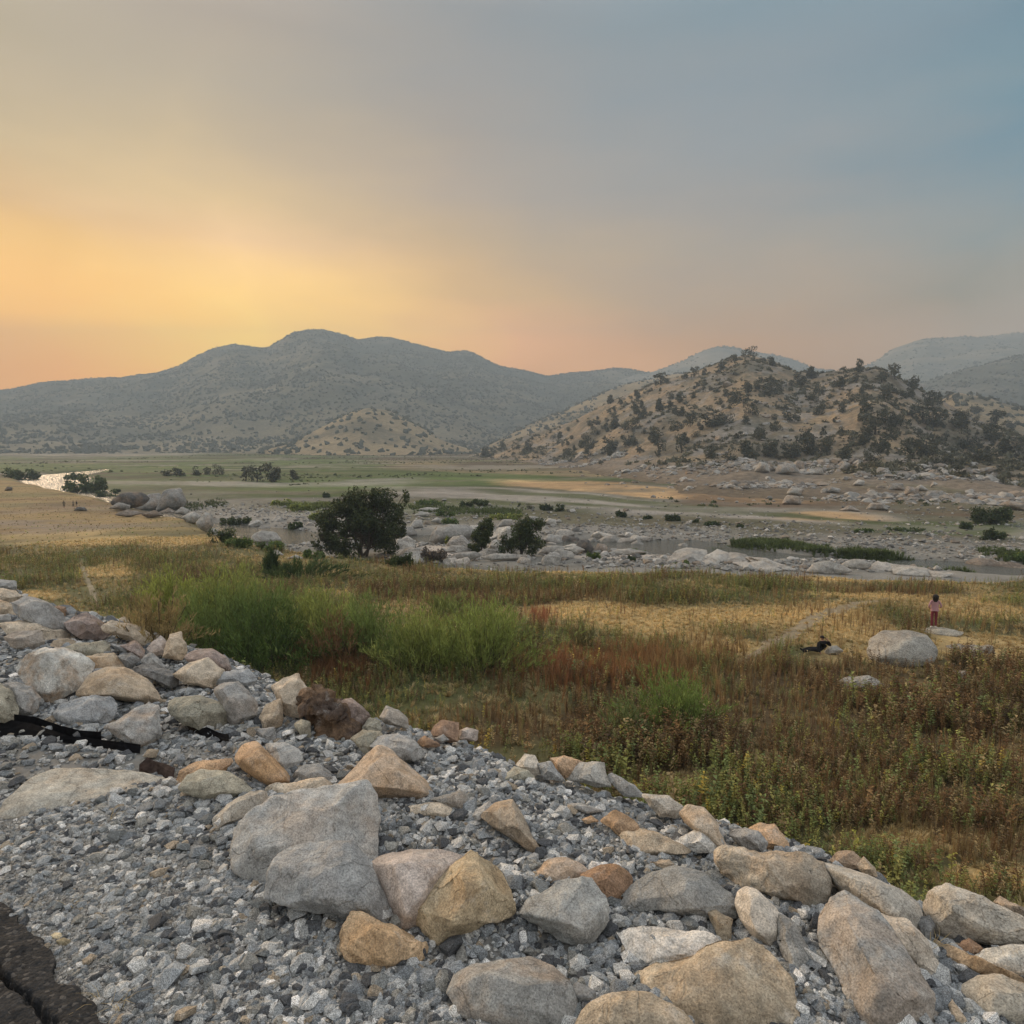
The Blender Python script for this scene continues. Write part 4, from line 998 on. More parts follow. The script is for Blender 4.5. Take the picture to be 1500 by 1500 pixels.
def scatter_pebbles(n, s0, s1, t0, t1, rmin, rmax, size, dens, seed, lift=0.0, keep=None):
    rg = np.random.default_rng(seed)
    s = rg.uniform(s0, s1, n); t = rg.uniform(t0, t1, n)
    x = s * NS[0] + t * TS[0]; y = s * NS[1] + t * TS[1]
    r = np.hypot(x, y)
    ok = (r > rmin) & (r < rmax) & (rg.random(n) < dens(s, t, x, y))
    x, y, s, t = x[ok], y[ok], s[ok], t[ok]; n = len(x)
    sc = size[0] * np.exp(rg.normal(0, 0.46, n)); sc = np.clip(sc, size[1], size[2])
    z = ground_z(x, y) + sc * rg.uniform(-0.1, 0.55, n) + lift
    zb, _, _ = base_z(x, y)
    parts = []
    which = rg.integers(0, len(PEB), n)
    ci = rg.choice(len(PAL), n, p=PW)
    col = PAL[ci] * (0.8 + 0.4 * rg.random((n, 1)))
    if size[2] < 0.02:
        col = mix(col, np.array((0.27, 0.255, 0.23)), 0.6)
    for k in range(len(PEB)):
        m_ = which == k
        if not m_.any(): continue
        tv_, tf_ = PEB[k]
        nk = m_.sum()
        V, F = instances(tv_, tf_, np.stack([x[m_], y[m_], z[m_]], 1), rg.uniform(0, 6.28, nk), sc[m_], rg.uniform(0, 0.8, nk), rg.uniform(0, 6.28, nk), sc[m_] * rg.uniform(0.6, 1.15, nk))
        parts.append((V, F, np.repeat(col[m_], len(tv_), 0)))
    return parts


def sandy(x, y):
    """the bare trodden strip along the road edge has only small grit"""
    u, v = proj(x, y, np.full_like(x, ROAD_Z))
    a = sstep(1.15, 0.6, np.hypot((u - 170) / 190, (v - 1275) / 85)) * 0.88
    b_ = sstep(1.15, 0.6, np.hypot((u - 150) / 260, (v - 1118) / 26)) * 0.8
    c_ = sstep(1.15, 0.6, np.hypot((u - 480) / 60, (v - 1120) / 14)) * 0.6
    d_ = sstep(1.1, 0.6, np.hypot((u - 640) / 60, (v - 1395) / 20)) * 0.4
    return np.maximum(np.maximum(a, b_), np.maximum(c_, d_))


gp = []
full = lambda s, t, x, y: (1 - 0.90 * sandy(x, y)) * sstep(0.78, 1.0, s + 0.06 * np.sin(t * 3)) * sstep(5.6, 3.4, s)
gp += scatter_pebbles(125000, 0.76, 4.6, -3.2, 2.6, 1.2, 3.6, (0.0132, 0.006, 0.042), full, 21)
gp += scatter_pebbles(98000, 0.9, 4.6, -8.0, 2.6, 3.6, 7.0, (0.0155, 0.009, 0.045), full, 22)
gp += scatter_pebbles(20000, 0.9, 4.6, -16, -4, 7.0, 17, (0.034, 0.02, 0.07), full, 23)
grit = lambda s, t, x, y: (0.35 + 0.65 * sandy(x, y)) * sstep(0.76, 0.86, s)
gp += scatter_pebbles(70000, 0.76, 3.4, -3.4, 1.2, 1.2, 4.2, (0.0065, 0.003, 0.012), grit, 24)
gp += scatter_pebbles(60000, 0.72, 1.35, -3.3, -0.8, 1.2, 4.4, (0.0052, 0.0025, 0.010), lambda s, t, x, y: 1 - .6 * sstep(1.0, 1.35, s), 26)
gp += scatter_pebbles(4500, 0.74, 1.35, -3.3, -0.8, 1.2, 4.4, (0.012, 0.006, 0.024), lambda s, t, x, y: 1 + 0 * s, 27)
V, F, C = cat_arrays(gp)
tag(mesh_np('gravel', V, F, M['gravel'], C), kind='stuff')
print('gravel faces', len(F))

# rubble of the same stone down the face of the embankment
gp = scatter_pebbles(6500, 3.9, 13.5, -30, 16, 3, 60, (0.12, 0.05, 0.28), lambda s, t, x, y: 1 + 0 * s, 25)
V, F, C = cat_arrays(gp)
tag(mesh_np('rubble', V, F, M['gravel'], C * 0.8), kind='stuff')
# ------------------------------------------------------------------ river boulders, slabs and outcrops, each traced and standing at its own distance
RG1 = (0.40, 0.385, 0.355); RG2 = (0.32, 0.31, 0.29); RG3 = (0.13, 0.125, 0.12); RG4 = (0.46, 0.44, 0.405); RB = (0.25, 0.21, 0.175)
RIVER = [
 ('C', [(693,1028),(705,983),(770,958),(850,958),(892,985),(882,1012),(800,1024),(730,1038)], RG2, 'largest rounded grey boulder of the river, left of the small trees'),
 ('C', [(553,1008),(570,970),(610,963),(632,1000),(590,1014)], RG2, 'grey boulder at the right foot of the big dark tree'),
 ('C', [(598,972),(620,935),(650,933),(662,967)], RG1, 'pale domed boulder just behind the grey one by the big tree'),
 ('C', [(688,942),(720,923),(748,935),(742,952)], RG1, 'small pale boulder at the far end of the still pool'),
 ('C', [(618,917),(650,896),(692,905),(680,920)], RG4, 'small white boulder beyond the pool'),
 ('C', [(628,890),(680,878),(732,884),(700,897)], RG4, 'thin white slab in the far gravel behind the pool'),
 ('C', [(983,967),(1010,933),(1052,933),(1054,962)], RG1, 'pale boulder between the two small trees'),
 ('C', [(968,1012),(990,968),(1042,963),(1054,1002)], RG4, 'white boulder left of the right small tree'),
 ('C', [(773,1112),(800,1083),(880,1073),(922,1090),(850,1114)], RG1, 'flat pale boulder at the meadow edge below the left small tree'),
 ('C', [(743,1078),(780,1048),(840,1048),(852,1072)], RG1, 'grey boulder behind the bare grey bush'),
 ('C', [(553,1027),(590,1003),(617,1022)], RG4, 'white boulder near the big tree at the water'),
 ('C', [(443,1104),(470,1080),(532,1078),(524,1104)], RG3, 'dark flat boulder under the crown of the big tree'),
 ('C', [(1163,1084),(1200,1048),(1272,1048),(1294,1080)], RG1, 'pale boulder right of the right small tree, nearest to the meadow'),
 ('C', [(1188,1022),(1210,998),(1262,1003),(1274,1044),(1220,1048)], RG2, 'grey boulder directly right of the right small tree crown'),
 ('C', [(1258,1042),(1280,1003),(1342,1013),(1344,1044)], RG3, 'dark water-stained boulder right of the small trees'),
 ('C', [(1328,1062),(1350,1023),(1387,1023),(1408,1062),(1396,1080)], RG3, 'darkest upright boulder of the river group'),
 ('C', [(1403,1080),(1430,1038),(1467,1048),(1468,1082)], RB, 'brown-grey pointed boulder beside the darkest one'),
 ('C', [(1423,1028),(1460,1008),(1502,1008),(1504,1044)], RG1, 'pale boulder behind the brown-grey pointed one'),
 ('C', [(1208,1098),(1250,1063),(1312,1073),(1324,1102),(1270,1108)], RG4, 'white rounded boulder at the meadow edge below the dark boulders'),
 ('C', [(1278,1062),(1330,1048),(1372,1065),(1330,1088)], RG1, 'flat pale boulder in front of the dark boulders'),
 ('C', [(913,1098),(980,1083),(1112,1088),(1102,1108),(960,1114)], RG1, 'long low pale boulder at the meadow edge under the right small tree'),
 ('C', [(1188,952),(1210,928),(1242,933),(1244,957)], RG4, 'small white boulder behind the right small tree'),
 ('C', [(1098,947),(1130,918),(1192,928),(1194,957)], RG1, 'pale boulder half hidden by the top of the right small tree'),
 ('L', [(1103,1036),(1112,1002),(1150,982),(1210,990),(1234,1022),(1190,1042)], RG1, 'rounded pale boulder in the rapids left of the big tree'),
 ('L', [(1118,987),(1150,958),(1192,968),(1172,988)], RG2, 'grey boulder behind the rapids boulder'),
 ('L', [(1178,1090),(1215,1063),(1252,1092)], RG4, 'white boulder among the bushes below the rapids'),
 ('L', [(1258,1104),(1300,1088),(1342,1107)], RG4, 'low white boulder right of the one among the bushes'),
 ('R', [(473,1302),(500,1263),(560,1253),(602,1288),(550,1304)], RG1, 'pale boulder right of the dark pair at the river'),
 ('R', [(558,1304),(600,1268),(682,1273),(642,1314)], RG1, 'pale sloping boulder, second from the dark pair'),
 ('R', [(638,1308),(690,1278),(728,1308),(680,1324)], RG2, 'grey sloping boulder at the right end of the river group'),
 ('R', [(578,1252),(610,1243),(632,1262)], RG4, 'small white boulder at the edge of the cobble bar'),
 ('R', [(525,1355),(580,1330),(650,1328),(740,1345),(640,1362)], RG1, 'long low grey rock at the water right of the boulder group'),
]
for i, (zm, pts, col, lab) in enumerate(RIVER):
    traced_rock('boulder', zm, pts, col, .15, lab, 'boulder', lean=.2, seed=400 + i, bev=.12, mat='boulder', group='boulders in the river bed', tf=.35, tb=.6, rough=.02, fn=ground_z, fine=11.0)

SLABS = [
 ('R', [(860,1395),(905,1338),(960,1322),(1065,1333),(1065,1372),(1020,1404)], 'left end plate of the cracked pale bedrock slab by the dark pool'),
 ('R', [(1055,1374),(1130,1332),(1185,1348),(1185,1388),(1120,1400)], 'second plate of the cracked bedrock slab'),
 ('R', [(1025,1404),(1090,1376),(1142,1392),(1130,1416)], 'small lower plate of the cracked bedrock slab'),
 ('R', [(1145,1394),(1200,1347),(1285,1358),(1315,1404),(1220,1406)], 'broad middle plate of the cracked bedrock slab'),
 ('R', [(1215,1404),(1290,1396),(1345,1429),(1280,1432)], 'lower middle plate of the cracked bedrock slab'),
 ('R', [(1285,1372),(1400,1393),(1505,1432),(1400,1426),(1320,1400)], 'long upper plate of the bedrock slab along the pool edge'),
 ('R', [(1335,1424),(1420,1412),(1505,1444),(1400,1452)], 'right lower plate of the bedrock slab'),
 ('Q', [(-10,1405),(60,1393),(165,1442),(100,1456),(0,1436)], 'pale plate continuing the bedrock slab to the right'),
 ('Q', [(-10,1372),(80,1380),(245,1442),(160,1446)], 'narrow tail plate of the bedrock slab tapering to the right'),
 ('Q', [(305,1454),(360,1403),(430,1396),(500,1420),(560,1454),(440,1466)], 'whale-backed pale rock right of the dark pool'),
 ('Q', [(488,1412),(540,1388),(600,1383),(665,1410),(642,1438),(540,1434)], 'grey folded rock behind the whale-backed one'),
 ('Q', [(638,1428),(690,1398),(772,1410),(782,1448),(690,1454)], 'grey plate right of the folded rock'),
 ('Q', [(778,1414),(900,1423),(972,1440),(1002,1480),(790,1466)], 'smooth pale slab with a straight dark crack on its left'),
 ('Q', [(978,1446),(1122,1460),(1060,1484),(1000,1480)], 'thin pale slab tapering off to the right'),
 ('Q', [(1178,1444),(1190,1398),(1240,1380),(1312,1383),(1402,1420),(1424,1450),(1280,1450)], 'brown-grey domed outcrop near the right edge'),
 ('Q', [(1300,1440),(1340,1398),(1420,1398),(1510,1420),(1510,1466),(1400,1466)], 'low brown-grey outcrop cut by the right edge of the photo'),
]
for i, (zm, pts, lab) in enumerate(SLABS):
    dome = 'domed' in lab or 'low brown' in lab or 'whale' in lab
    traced_rock('rock_slab' if not dome else 'boulder', zm, pts, RB if 'brown' in lab else (RG4 if i % 3 else RG1), .15, lab, 'rock', lean=.25 if dome else .72, seed=460 + i, bev=.1 if dome else .03, mat='boulder',
                group='bedrock slabs along the far meadow edge', tf=.2, tb=.5, rough=.02, fn=ground_z, fine=11.0)

CROP = [
 ('L', [(488,858),(540,818),(620,813),(655,840),(622,872),(540,884)], RG3, 'left shoulder of the big grey outcrop by the river'),
 ('L', [(572,874),(640,828),(700,818),(742,880),(700,898),(600,896)], RG2, 'middle hump of the big grey outcrop by the river'),
 ('L', [(686,894),(722,806),(792,798),(818,850),(802,884)], RG2, 'tall right block of the big grey outcrop by the river'),
 ('L', [(478,884),(520,858),(572,870),(562,894)], RG2, 'low grey boulder at the left foot of the outcrop'),
 ('L', [(768,904),(800,878),(832,890),(822,914)], RG1, 'pale boulder under the tall right block of the outcrop'),
 ('L', [(798,924),(850,898),(882,920),(860,949),(820,944)], RG1, 'pale boulder stepping down right of the outcrop'),
 ('L', [(862,952),(900,903),(932,913),(934,962),(912,990),(880,974)], RG1, 'lowest pale block of the outcrop above the dark bush'),
 ('L', [(698,904),(740,883),(772,900),(740,919)], RB, 'brown boulder below the outcrop on the slope'),
 ('L', [(502,912),(560,890),(640,905),(560,922)], RB, 'flat brown rock lying below the left shoulder of the outcrop'),
 ('L', [(620,910),(680,893),(720,915),(650,926)], RB, 'flat brown-grey rock below the middle hump'),
 ('L', [(325,893),(340,878),(370,878),(384,895)], RG3, 'small dark rock beside the three far walkers'),
 ('L', [(20,805),(34,788),(54,792),(54,806)], RG3, 'small dark rock alone on the golden knoll'),
]
for i, (zm, pts, col, lab) in enumerate(CROP):
    traced_rock('boulder', zm, pts, col, .25, lab, 'boulder', lean=.15, seed=490 + i, bev=.08, mat='boulder', group='rocks of the left river bank', tf=.4, tb=.7, rough=.03, fn=ground_z, fine=11.0)

MEADOW_ROCKS = [
 ('P', [(742,520),(758,462),(815,420),(930,414),(1022,438),(1068,505),(1055,560),(960,585),(860,585),(768,562)], (0.40,0.385,0.345), 'big smooth grey boulder in the meadow below the standing woman', dict(lean=.5, bev=.14)),
 ('P', [(985,412),(1060,395),(1195,420),(1190,436),(1080,440)], (0.40,0.37,0.31), 'flat rock under the feet of the standing woman', dict(lean=.75, tf=.08)),
 ('P', [(1180,520),(1225,485),(1340,490),(1352,540),(1230,556)], (0.37,0.345,0.295), 'low flat grey rock right of the big meadow boulder', dict(lean=.6)),
 ('P', [(1118,486),(1180,478),(1215,490),(1190,508),(1130,500)], (0.38,0.35,0.30), 'small flat rock between the big boulder and the low flat rock', dict(lean=.6)),
 ('P', [(605,660),(640,645),(735,635),(820,678),(780,700),(640,705)], (0.38,0.36,0.32), 'grey rock peeping from the brown weeds below the reclining person', dict(lean=.3)),
 ('P', [(1125,640),(1160,608),(1215,612),(1242,645),(1190,662)], (0.37,0.33,0.27), 'rounded brown-grey rock in the dry grass below the low flat rock', dict(lean=.3)),
 ('P', [(525,515),(550,490),(585,488),(612,512),(590,530),(540,530)], (0.36,0.34,0.30), 'small rock the reclining person leans against', dict(lean=.2)),
]
for i, (zm, pts, col, lab, op) in enumerate(MEADOW_ROCKS):
    traced_rock('boulder', zm, pts, col, .15, lab, 'boulder', seed=520 + i, mat='boulder', group='rocks in the meadow', fn=ground_z, **op)

HILLROCKS = [
 [(18,905),(50,848),(92,858),(102,904)], [(128,920),(150,868),(242,863),(254,910)], [(218,885),(250,843),(292,848),(294,894)], [(298,920),(320,888),(392,888),(398,920)], [(478,894),(510,848),(542,858),(534,894)],
 [(168,1082),(200,1033),(262,1038),(274,1080)], [(193,1026),(220,993),(292,998),(274,1034)], [(403,1016),(430,983),(492,998),(484,1020)], [(833,1036),(860,983),(922,998),(918,1036)], [(888,1006),(930,973),(984,1008)],
 [(958,1044),(970,1008),(1052,1008),(1074,1044)], [(478,1120),(540,1088),(604,1120)], [(633,1110),(660,1076),(732,1078),(754,1114)], [(1338,1056),(1400,1018),(1474,1054)], [(1358,1086),(1420,1063),(1510,1083),(1510,1120)],
 [(983,990),(1000,958),(1034,972)], [(748,1004),(770,968),(832,968),(844,1004)], [(1065,940),(1080,925),(1110,930),(1105,945)], [(560,975),(590,945),(625,955),(620,980)], [(680,915),(700,880),(745,885),(750,915)]]
HLAB = ['grey boulder just below the oak row at the hill foot', 'big pale boulder below the densest oaks of the hill foot', 'tall pale boulder touching the big one under the oaks', 'long pale boulder in the upper boulder field', 'upright pale boulder right of the long one',
        'lowest pale rounded boulder of the left cluster', 'pale boulder on top of the lowest left cluster', 'pale flat boulder in the middle of the field', 'brown-grey rounded boulder right of centre', 'pale slanting boulder beside the brown-grey one',
        'wide white boulder at the right end of the field', 'white low dome on the brown flat below the field', 'round domed boulder next to the low white dome', 'dark grey flat boulder near the right edge', 'pale slab cut by the right edge above the dark bush',
        'small pale boulder above the wide white one', 'squarish pale boulder in the middle right', 'tiny pale boulder in the brown scree at right', 'tilted pale boulder of the middle field', 'pale block under the right oak clump']
for i, (pts, lab) in enumerate(zip(HILLROCKS, HLAB)):
    traced_rock('boulder', 'Q', pts, [RG1, RG2, (0.33, 0.29, 0.25)][i % 3], .3, lab, 'boulder', lean=.15, seed=540 + i, bev=.12, mat='boulder', group='boulders at the foot of the right hill', tf=.4, tb=.6, fine=9.0)

# smaller boulders of the same field: a few shapes, copied
SHAPES = []
for k in range(7):
    rng = random.Random(900 + k)
    P_ = [Vector((rng.gauss(0, 1), rng.gauss(0, 1), rng.gauss(0, 1))).normalized() * 0.5 for _ in range(22)]
    P_ = [Vector((p.x, p.y * .9, p.z * (.75 + .2 * (k % 3)))) for p in P_]
    SHAPES.append(hull_rock('boulder', P_, 1.0, 900 + k, .1, .05, 7.0, M['boulder']))
RR_ = random.Random(5)
n_small = 0
while n_small < 150:
    cl = RR_.random()
    if cl < .62: u, v = RR_.uniform(930, 1470), RR_.uniform(676, 735)
    elif cl < .78: u, v = RR_.gauss(965, 45), RR_.gauss(704, 9)
    elif cl < .88: u, v = RR_.gauss(880, 50), RR_.gauss(672, 8)
    else: u, v = RR_.uniform(1000, 1400), RR_.uniform(560, 670)
    lo_v = 722 + (u - 1000) * 0.03
    if not (560 < v < lo_v) or u < 800: continue
    if cl < .62 and vnoise(np.array([u / 45.]), np.array([v / 14.]), 77)[0] < 0.42: continue
    p = hit(u, v)
    w_ = (5 + 15 * RR_.random() ** 2.2) / FPX * p.y
    o = bpy.data.objects.new('boulder', SHAPES[n_small % 7]); COL.objects.link(o)
    o.location = p; o.rotation_euler = (RR_.uniform(-.3, .3), RR_.uniform(-.3, .3), RR_.uniform(0, 6.3))
    o.scale = (w_, w_ * RR_.uniform(.7, 1.1), w_ * RR_.uniform(.5, .85))
    c_ = RR_.choice([RG1, RG2, (0.33, 0.29, 0.25), (0.29, 0.245, 0.2)])
    o.color = (*c_, .3)
    tag(o, 'small pale boulder scattered over the scree and grass of the right hill', 'boulder', 'small boulders scattered over the right hill')
    n_small += 1

n_small = 0
while n_small < 75:
    q_ = RR_.random()
    if q_ < .5: u, v = RR_.gauss(640, 75), RR_.uniform(770, 828)
    elif q_ < .8: u, v = RR_.gauss(880, 80), RR_.uniform(785, 826)
    else: u, v = RR_.gauss(410, 45), RR_.uniform(762, 806)
    p = hit(u, v, ground_z)
    if base_z(np.array([p.x]), np.array([p.y]))[1][0] < 1.5: continue
    w_ = (9 + 34 * RR_.random() ** 2.0) / FPX * p.y
    o = bpy.data.objects.new('boulder', SHAPES[n_small % 7]); COL.objects.link(o)
    o.location = p; o.rotation_euler = (RR_.uniform(-.2, .2), RR_.uniform(-.2, .2), RR_.uniform(0, 6.3))
    o.scale = (w_, w_ * RR_.uniform(.7, 1.1), w_ * RR_.uniform(.55, .9))
    o.color = (*RR_.choice([RG1, RG2, RG4, RG4]), .15)
    tag(o, 'smaller pale rounded boulder among the big ones in the river bed', 'boulder', 'smaller boulders filling the river bed')
    n_small += 1

# cobbles of the river bars
rg = np.random.default_rng(41)
n = 26000
uu = rg.uniform(230, 1560, n); vv = 716 + 118 * rg.random(n) ** 0.8
d = np.stack([(uu - 750) / FPX, CP + SP * (750 - vv) / FPX, -SP + CP * (750 - vv) / FPX], 1)
tt = (-4.1 - CAMZ) / d[:, 2]
X = d[:, 0] * tt; Y = d[:, 1] * tt
_, de, ch = base_z(X, Y)
prob = sstep(0.35, 0.75, vnoise(X * 0.05, Y * 0.12, 42)) * 0.8 + 0.15
prob = np.where((uu < 480) & (vv < 800) & (vv > 735), 0.95, prob)
prob = np.where((uu > 800) & (uu < 1130) & (vv > 756) & (vv < 800), 0.95, prob)
prob = np.where((uu > 1380) & (vv > 790), 0.7, prob)
prob = np.where((uu > 700) & (vv < 765), prob * .45, prob)
prob = prob * sstep(715, 745, vv) 
ok = (de > 3) & (rg.random(n) < prob)
X, Y = X[ok], Y[ok]; n = len(X)
sc = np.clip(0.17 * np.exp(rg.normal(0, 0.55, n)), 0.07, 0.75)
Z = ground_z(X, Y) + sc * 0.25
pal = np.array([(0.31, 0.30, 0.28), (0.24, 0.233, 0.22), (0.16, 0.156, 0.148), (0.38, 0.37, 0.35), (0.52, 0.505, 0.48), (0.25, 0.21, 0.17)])
colr = pal[rg.choice(6, n, p=[.29, .28, .18, .11, .03, .11])] * rg.uniform(.85, 1.15, (n, 1))
parts = []
which = rg.integers(0, len(PEB), n)
for k in range(len(PEB)):
    m_ = which == k
    V, F = instances(*PEB[k], np.stack([X[m_], Y[m_], Z[m_]], 1), rg.uniform(0, 6.28, m_.sum()), sc[m_], None, None, sc[m_] * .75)
    parts.append((V, F, np.repeat(colr[m_], len(PEB[k][0]), 0)))
V, F, C = cat_arrays(parts)
M['cobble'] = mat_ground('river_cobble', 1.0, 8.0, 14.0, 0.03)
tag(mesh_np('cobbles', V, F, M['cobble'], C), kind='stuff')


# ------------------------------------------------------------------ trees
def leaf_cloud(lobes, n, size, seed, col, var=0.3, up=0.3, stretch=1.6, shell=0.55):
    """leaf-sized faces spread through a crown made of lobes [(x,y,z,rx,ry,rz)]"""
    rg = np.random.default_rng(seed)
    lobes = np.array(lobes, float)
    wgt = (lobes[:, 3] * lobes[:, 4] * lobes[:, 5]) ** 0.75; wgt /= wgt.sum()
    k = rg.choice(len(lobes), n, p=wgt)
    d = rg.normal(size=(n, 3)); d /= np.linalg.norm(d, axis=1)[:, None]
    r = shell + (1 - shell) * rg.random(n) ** 0.6
    r = r * (0.80 + 0.5 * vnoise(d[:, 0] * 3 + k * 7, d[:, 1] * 3 + d[:, 2] * 4, seed))
    P = lobes[k, :3] + d * r[:, None] * lobes[k, 3:6]
    # sprays: gaps between twigs
    g = vnoise(P[:, 0] / size * 0.22, P[:, 1] / size * 0.22 + P[:, 2] / size * 0.31, seed + 1)
    keep = g > 0.34
    P, d, k = P[keep], d[keep], k[keep]; n = len(P)
    nrm = d * 0.5 + rg.normal(size=(n, 3)) * 0.7 + np.array([0, 0, up]); nrm /= np.linalg.norm(nrm, axis=1)[:, None]
    a = np.cross(nrm, rg.normal(size=(n, 3))); a /= np.linalg.norm(a, axis=1)[:, None] + 1e-9
    b = np.cross(nrm, a)
    s = size * (0.6 + 0.8 * rg.random(n))[:, None]
    a = a * s * 0.5 * stretch; b = b * s * 0.5
    V = np.stack([P - a, P + b * .8 - a * .1, P + a, P - b * .8 + a * .1], 1).reshape(-1, 3)
    F = np.arange(n * 4).reshape(-1, 4)
    c = np.array(col) * (1 + var * (rg.random((n, 1)) * 2 - 1)) * (0.75 + 0.5 * vnoise(P[:, 0] * 0.9 / size * .2, P[:, 2] * .9 / size * .2, seed + 3))[:, None]
    yel = rg.random(n) < 0.08
    c[yel] = c[yel] * np.array([1.7, 1.35, 0.9])
    return V, F, np.repeat(c, 4, 0)


def limb_mesh(name, limbs, mat, sides=6):
    """tapered limbs: each a list of (x,y,z,r)"""
    Vs, Fs, off = [], [], 0
    for L in limbs:
        L = np.array(L, float); m = len(L)
        ang = np.linspace(0, 2 * math.pi, sides, endpoint=False)
        for i in range(m):
            dv = L[min(i + 1, m - 1), :3] - L[max(i - 1, 0), :3]; dv /= np.linalg.norm(dv) + 1e-9
            ref = np.array([1, 0, 0]) if abs(dv[0]) < 0.8 else np.array([0, 1, 0])
            e1 = np.cross(dv, ref); e1 /= np.linalg.norm(e1); e2 = np.cross(dv, e1)
            Vs.append(L[i, :3] + (np.cos(ang)[:, None] * e1 + np.sin(ang)[:, None] * e2) * L[i, 3])
        for i in range(m - 1):
            for j in range(sides):
                a = off + i * sides + j; b = off + i * sides + (j + 1) % sides
                Fs.append((a, b, b + sides, a + sides))
        off += m * sides
    return np.concatenate(Vs), np.array(Fs)


def bent(p0, p1, r0, r1, rng, wob=0.12, n=6):
    p0, p1 = np.array(p0, float), np.array(p1, float); L = np.linalg.norm(p1 - p0)
    out = []
    o = np.zeros(3)
    for i in range(n):
        t = i / (n - 1)
        if 0 < i: o = o + np.array([rng.gauss(0, 1), rng.gauss(0, 1), rng.gauss(0, .5)]) * wob * L / n
        out.append((*(p0 + (p1 - p0) * t + o), r0 + (r1 - r0) * t))
    return out


def make_tree(name, label, cat, base, h, w, lobes, n, leaf, col, trunks, seed, group=None, mat='leaf', **kw):
    root = tag(empty(name, base), label, cat, group)
    rng = random.Random(seed)
    limbs = []
    L = [(x * w, y * w, z * h, a * w, b * w, c * h) for x, y, z, a, b, c in lobes]
    for k in range(trunks):
        tx = rng.uniform(-.06, .06) * w * (trunks > 1)
        l0 = L[k % len(L)]
        st = bent((tx, rng.uniform(-.03, .03) * w, -0.15), (l0[0] * .8, l0[1] * .8, l0[2]), 0.028 * h / math.sqrt(trunks) * 1.6, 0.012 * h, rng)
        limbs.append(st)
        for l in L:
            j = rng.randint(1, 4)
            if rng.random() < .75: limbs.append(bent(st[j][:3], (l[0], l[1], l[2] + l[5] * .3), st[j][3] * .6, 0.004 * h, rng, .18))
    V, F = limb_mesh('trunk', limbs, None)
    mesh_np('trunk', V, F, M['bark'], None, True, root)
    V, F, C = leaf_cloud(L, n, leaf, seed, col, **kw)
    mesh_np('crown', V, F, M[mat], C, False, root)
    return root


DARKLEAF = (0.050, 0.066, 0.026)
# the big dark tree at the river and its two small neighbours
p = hit(530, 816, ground_z); sc_ = p.y / FPX
make_tree('tree', 'big dark many-trunked tree at the river, the largest tree in the valley', 'tree', p, 104 * sc_, 140 * sc_,
          [(-.06, 0, .80, .13, .14, .18), (.22, .05, .82, .15, .15, .17), (.36, 0, .66, .11, .13, .20), (-.22, .05, .70, .13, .13, .15), (-.36, 0, .50, .13, .14, .20), (-.43, 0, .22, .09, .11, .17), (.06, -.1, .56, .16, .14, .17), (.26, -.05, .42, .16, .13, .17), (-.20, -.1, .36, .15, .13, .18), (.42, .1, .84, .07, .08, .12), (.0, .1, .38, .14, .13, .12), (.40, 0, .40, .09, .1, .14), (-.30, .05, .20, .15, .14, .17), (-.12, -.12, .14, .14, .12, .13), (.30, -.08, .20, .12, .12, .15), (.14, .1, .22, .13, .12, .16), (-.06, .1, .62, .16, .14, .17), (.10, 0, .92, .08, .09, .09), (.13, .05, .68, .12, .12, .13)],
          26000, 0.20, DARKLEAF, 4, 61, var=.35, shell=.25)
p = hit(706, 812, ground_z); sc_ = p.y / FPX
make_tree('tree', 'left small leaning tree among the river boulders', 'tree', p, 54 * sc_, 44 * sc_,
          [(.15, 0, .72, .28, .3, .26), (-.05, 0, .45, .34, .3, .28), (-.2, 0, .22, .3, .25, .2), (.3, 0, .88, .16, .2, .12)], 8000, 0.17, (0.06, 0.082, 0.028), 2, 62, var=.35, shell=.3)
p = hit(763, 815, ground_z); sc_ = p.y / FPX
make_tree('tree', 'right small bushy tree among the river boulders', 'tree', p, 62 * sc_, 76 * sc_,
          [(.20, 0, .74, .22, .25, .24), (.36, 0, .82, .12, .15, .12), (-.05, 0, .45, .3, .25, .28), (-.28, 0, .24, .2, .2, .2), (.2, 0, .3, .24, .22, .25), (.05, 0, .68, .18, .2, .2)], 10500, 0.17, (0.055, 0.076, 0.027), 3, 63, var=.35, shell=.3)

# oaks of the right hill: a few forms, copied
OAKS = []
for k in range(8):
    rng = random.Random(700 + k)
    wd = [1.0, 1.25, .8, 1.1, 1.45, .9, 1.2, .7][k]
    lob = []
    for j in range(9):
        a = rng.uniform(0, 6.28); rr_ = rng.uniform(.05, .34) * wd
        lob.append((math.cos(a) * rr_, math.sin(a) * rr_, rng.uniform(.16, .76) if j < 6 else rng.uniform(.12, .3), rng.uniform(.16, .26) * wd, rng.uniform(.16, .26) * wd, rng.uniform(.14, .22)))
    V, F, C = leaf_cloud(lob, 800, 0.075, 700 + k, (0.075, 0.079, 0.055), var=.35, shell=.45)
    limbs = [bent((0, 0, -.08), (lob[0][0] * .5, lob[0][1] * .5, .55), .035, .015, rng)] + [bent((0, 0, .2), lob[j][:3], .016, .006, rng) for j in range(1, 5)]
    tv_, tf_ = limb_mesh('t', limbs, None)
    o = mesh_np('oak_tree', np.concatenate([V, tv_]), np.concatenate([F, tf_ + len(V)]), M['oak'], np.concatenate([C, np.tile((0.06, 0.05, 0.04), (len(tv_), 1))]), False, None, None, False)
    OAKS.append(o.data)

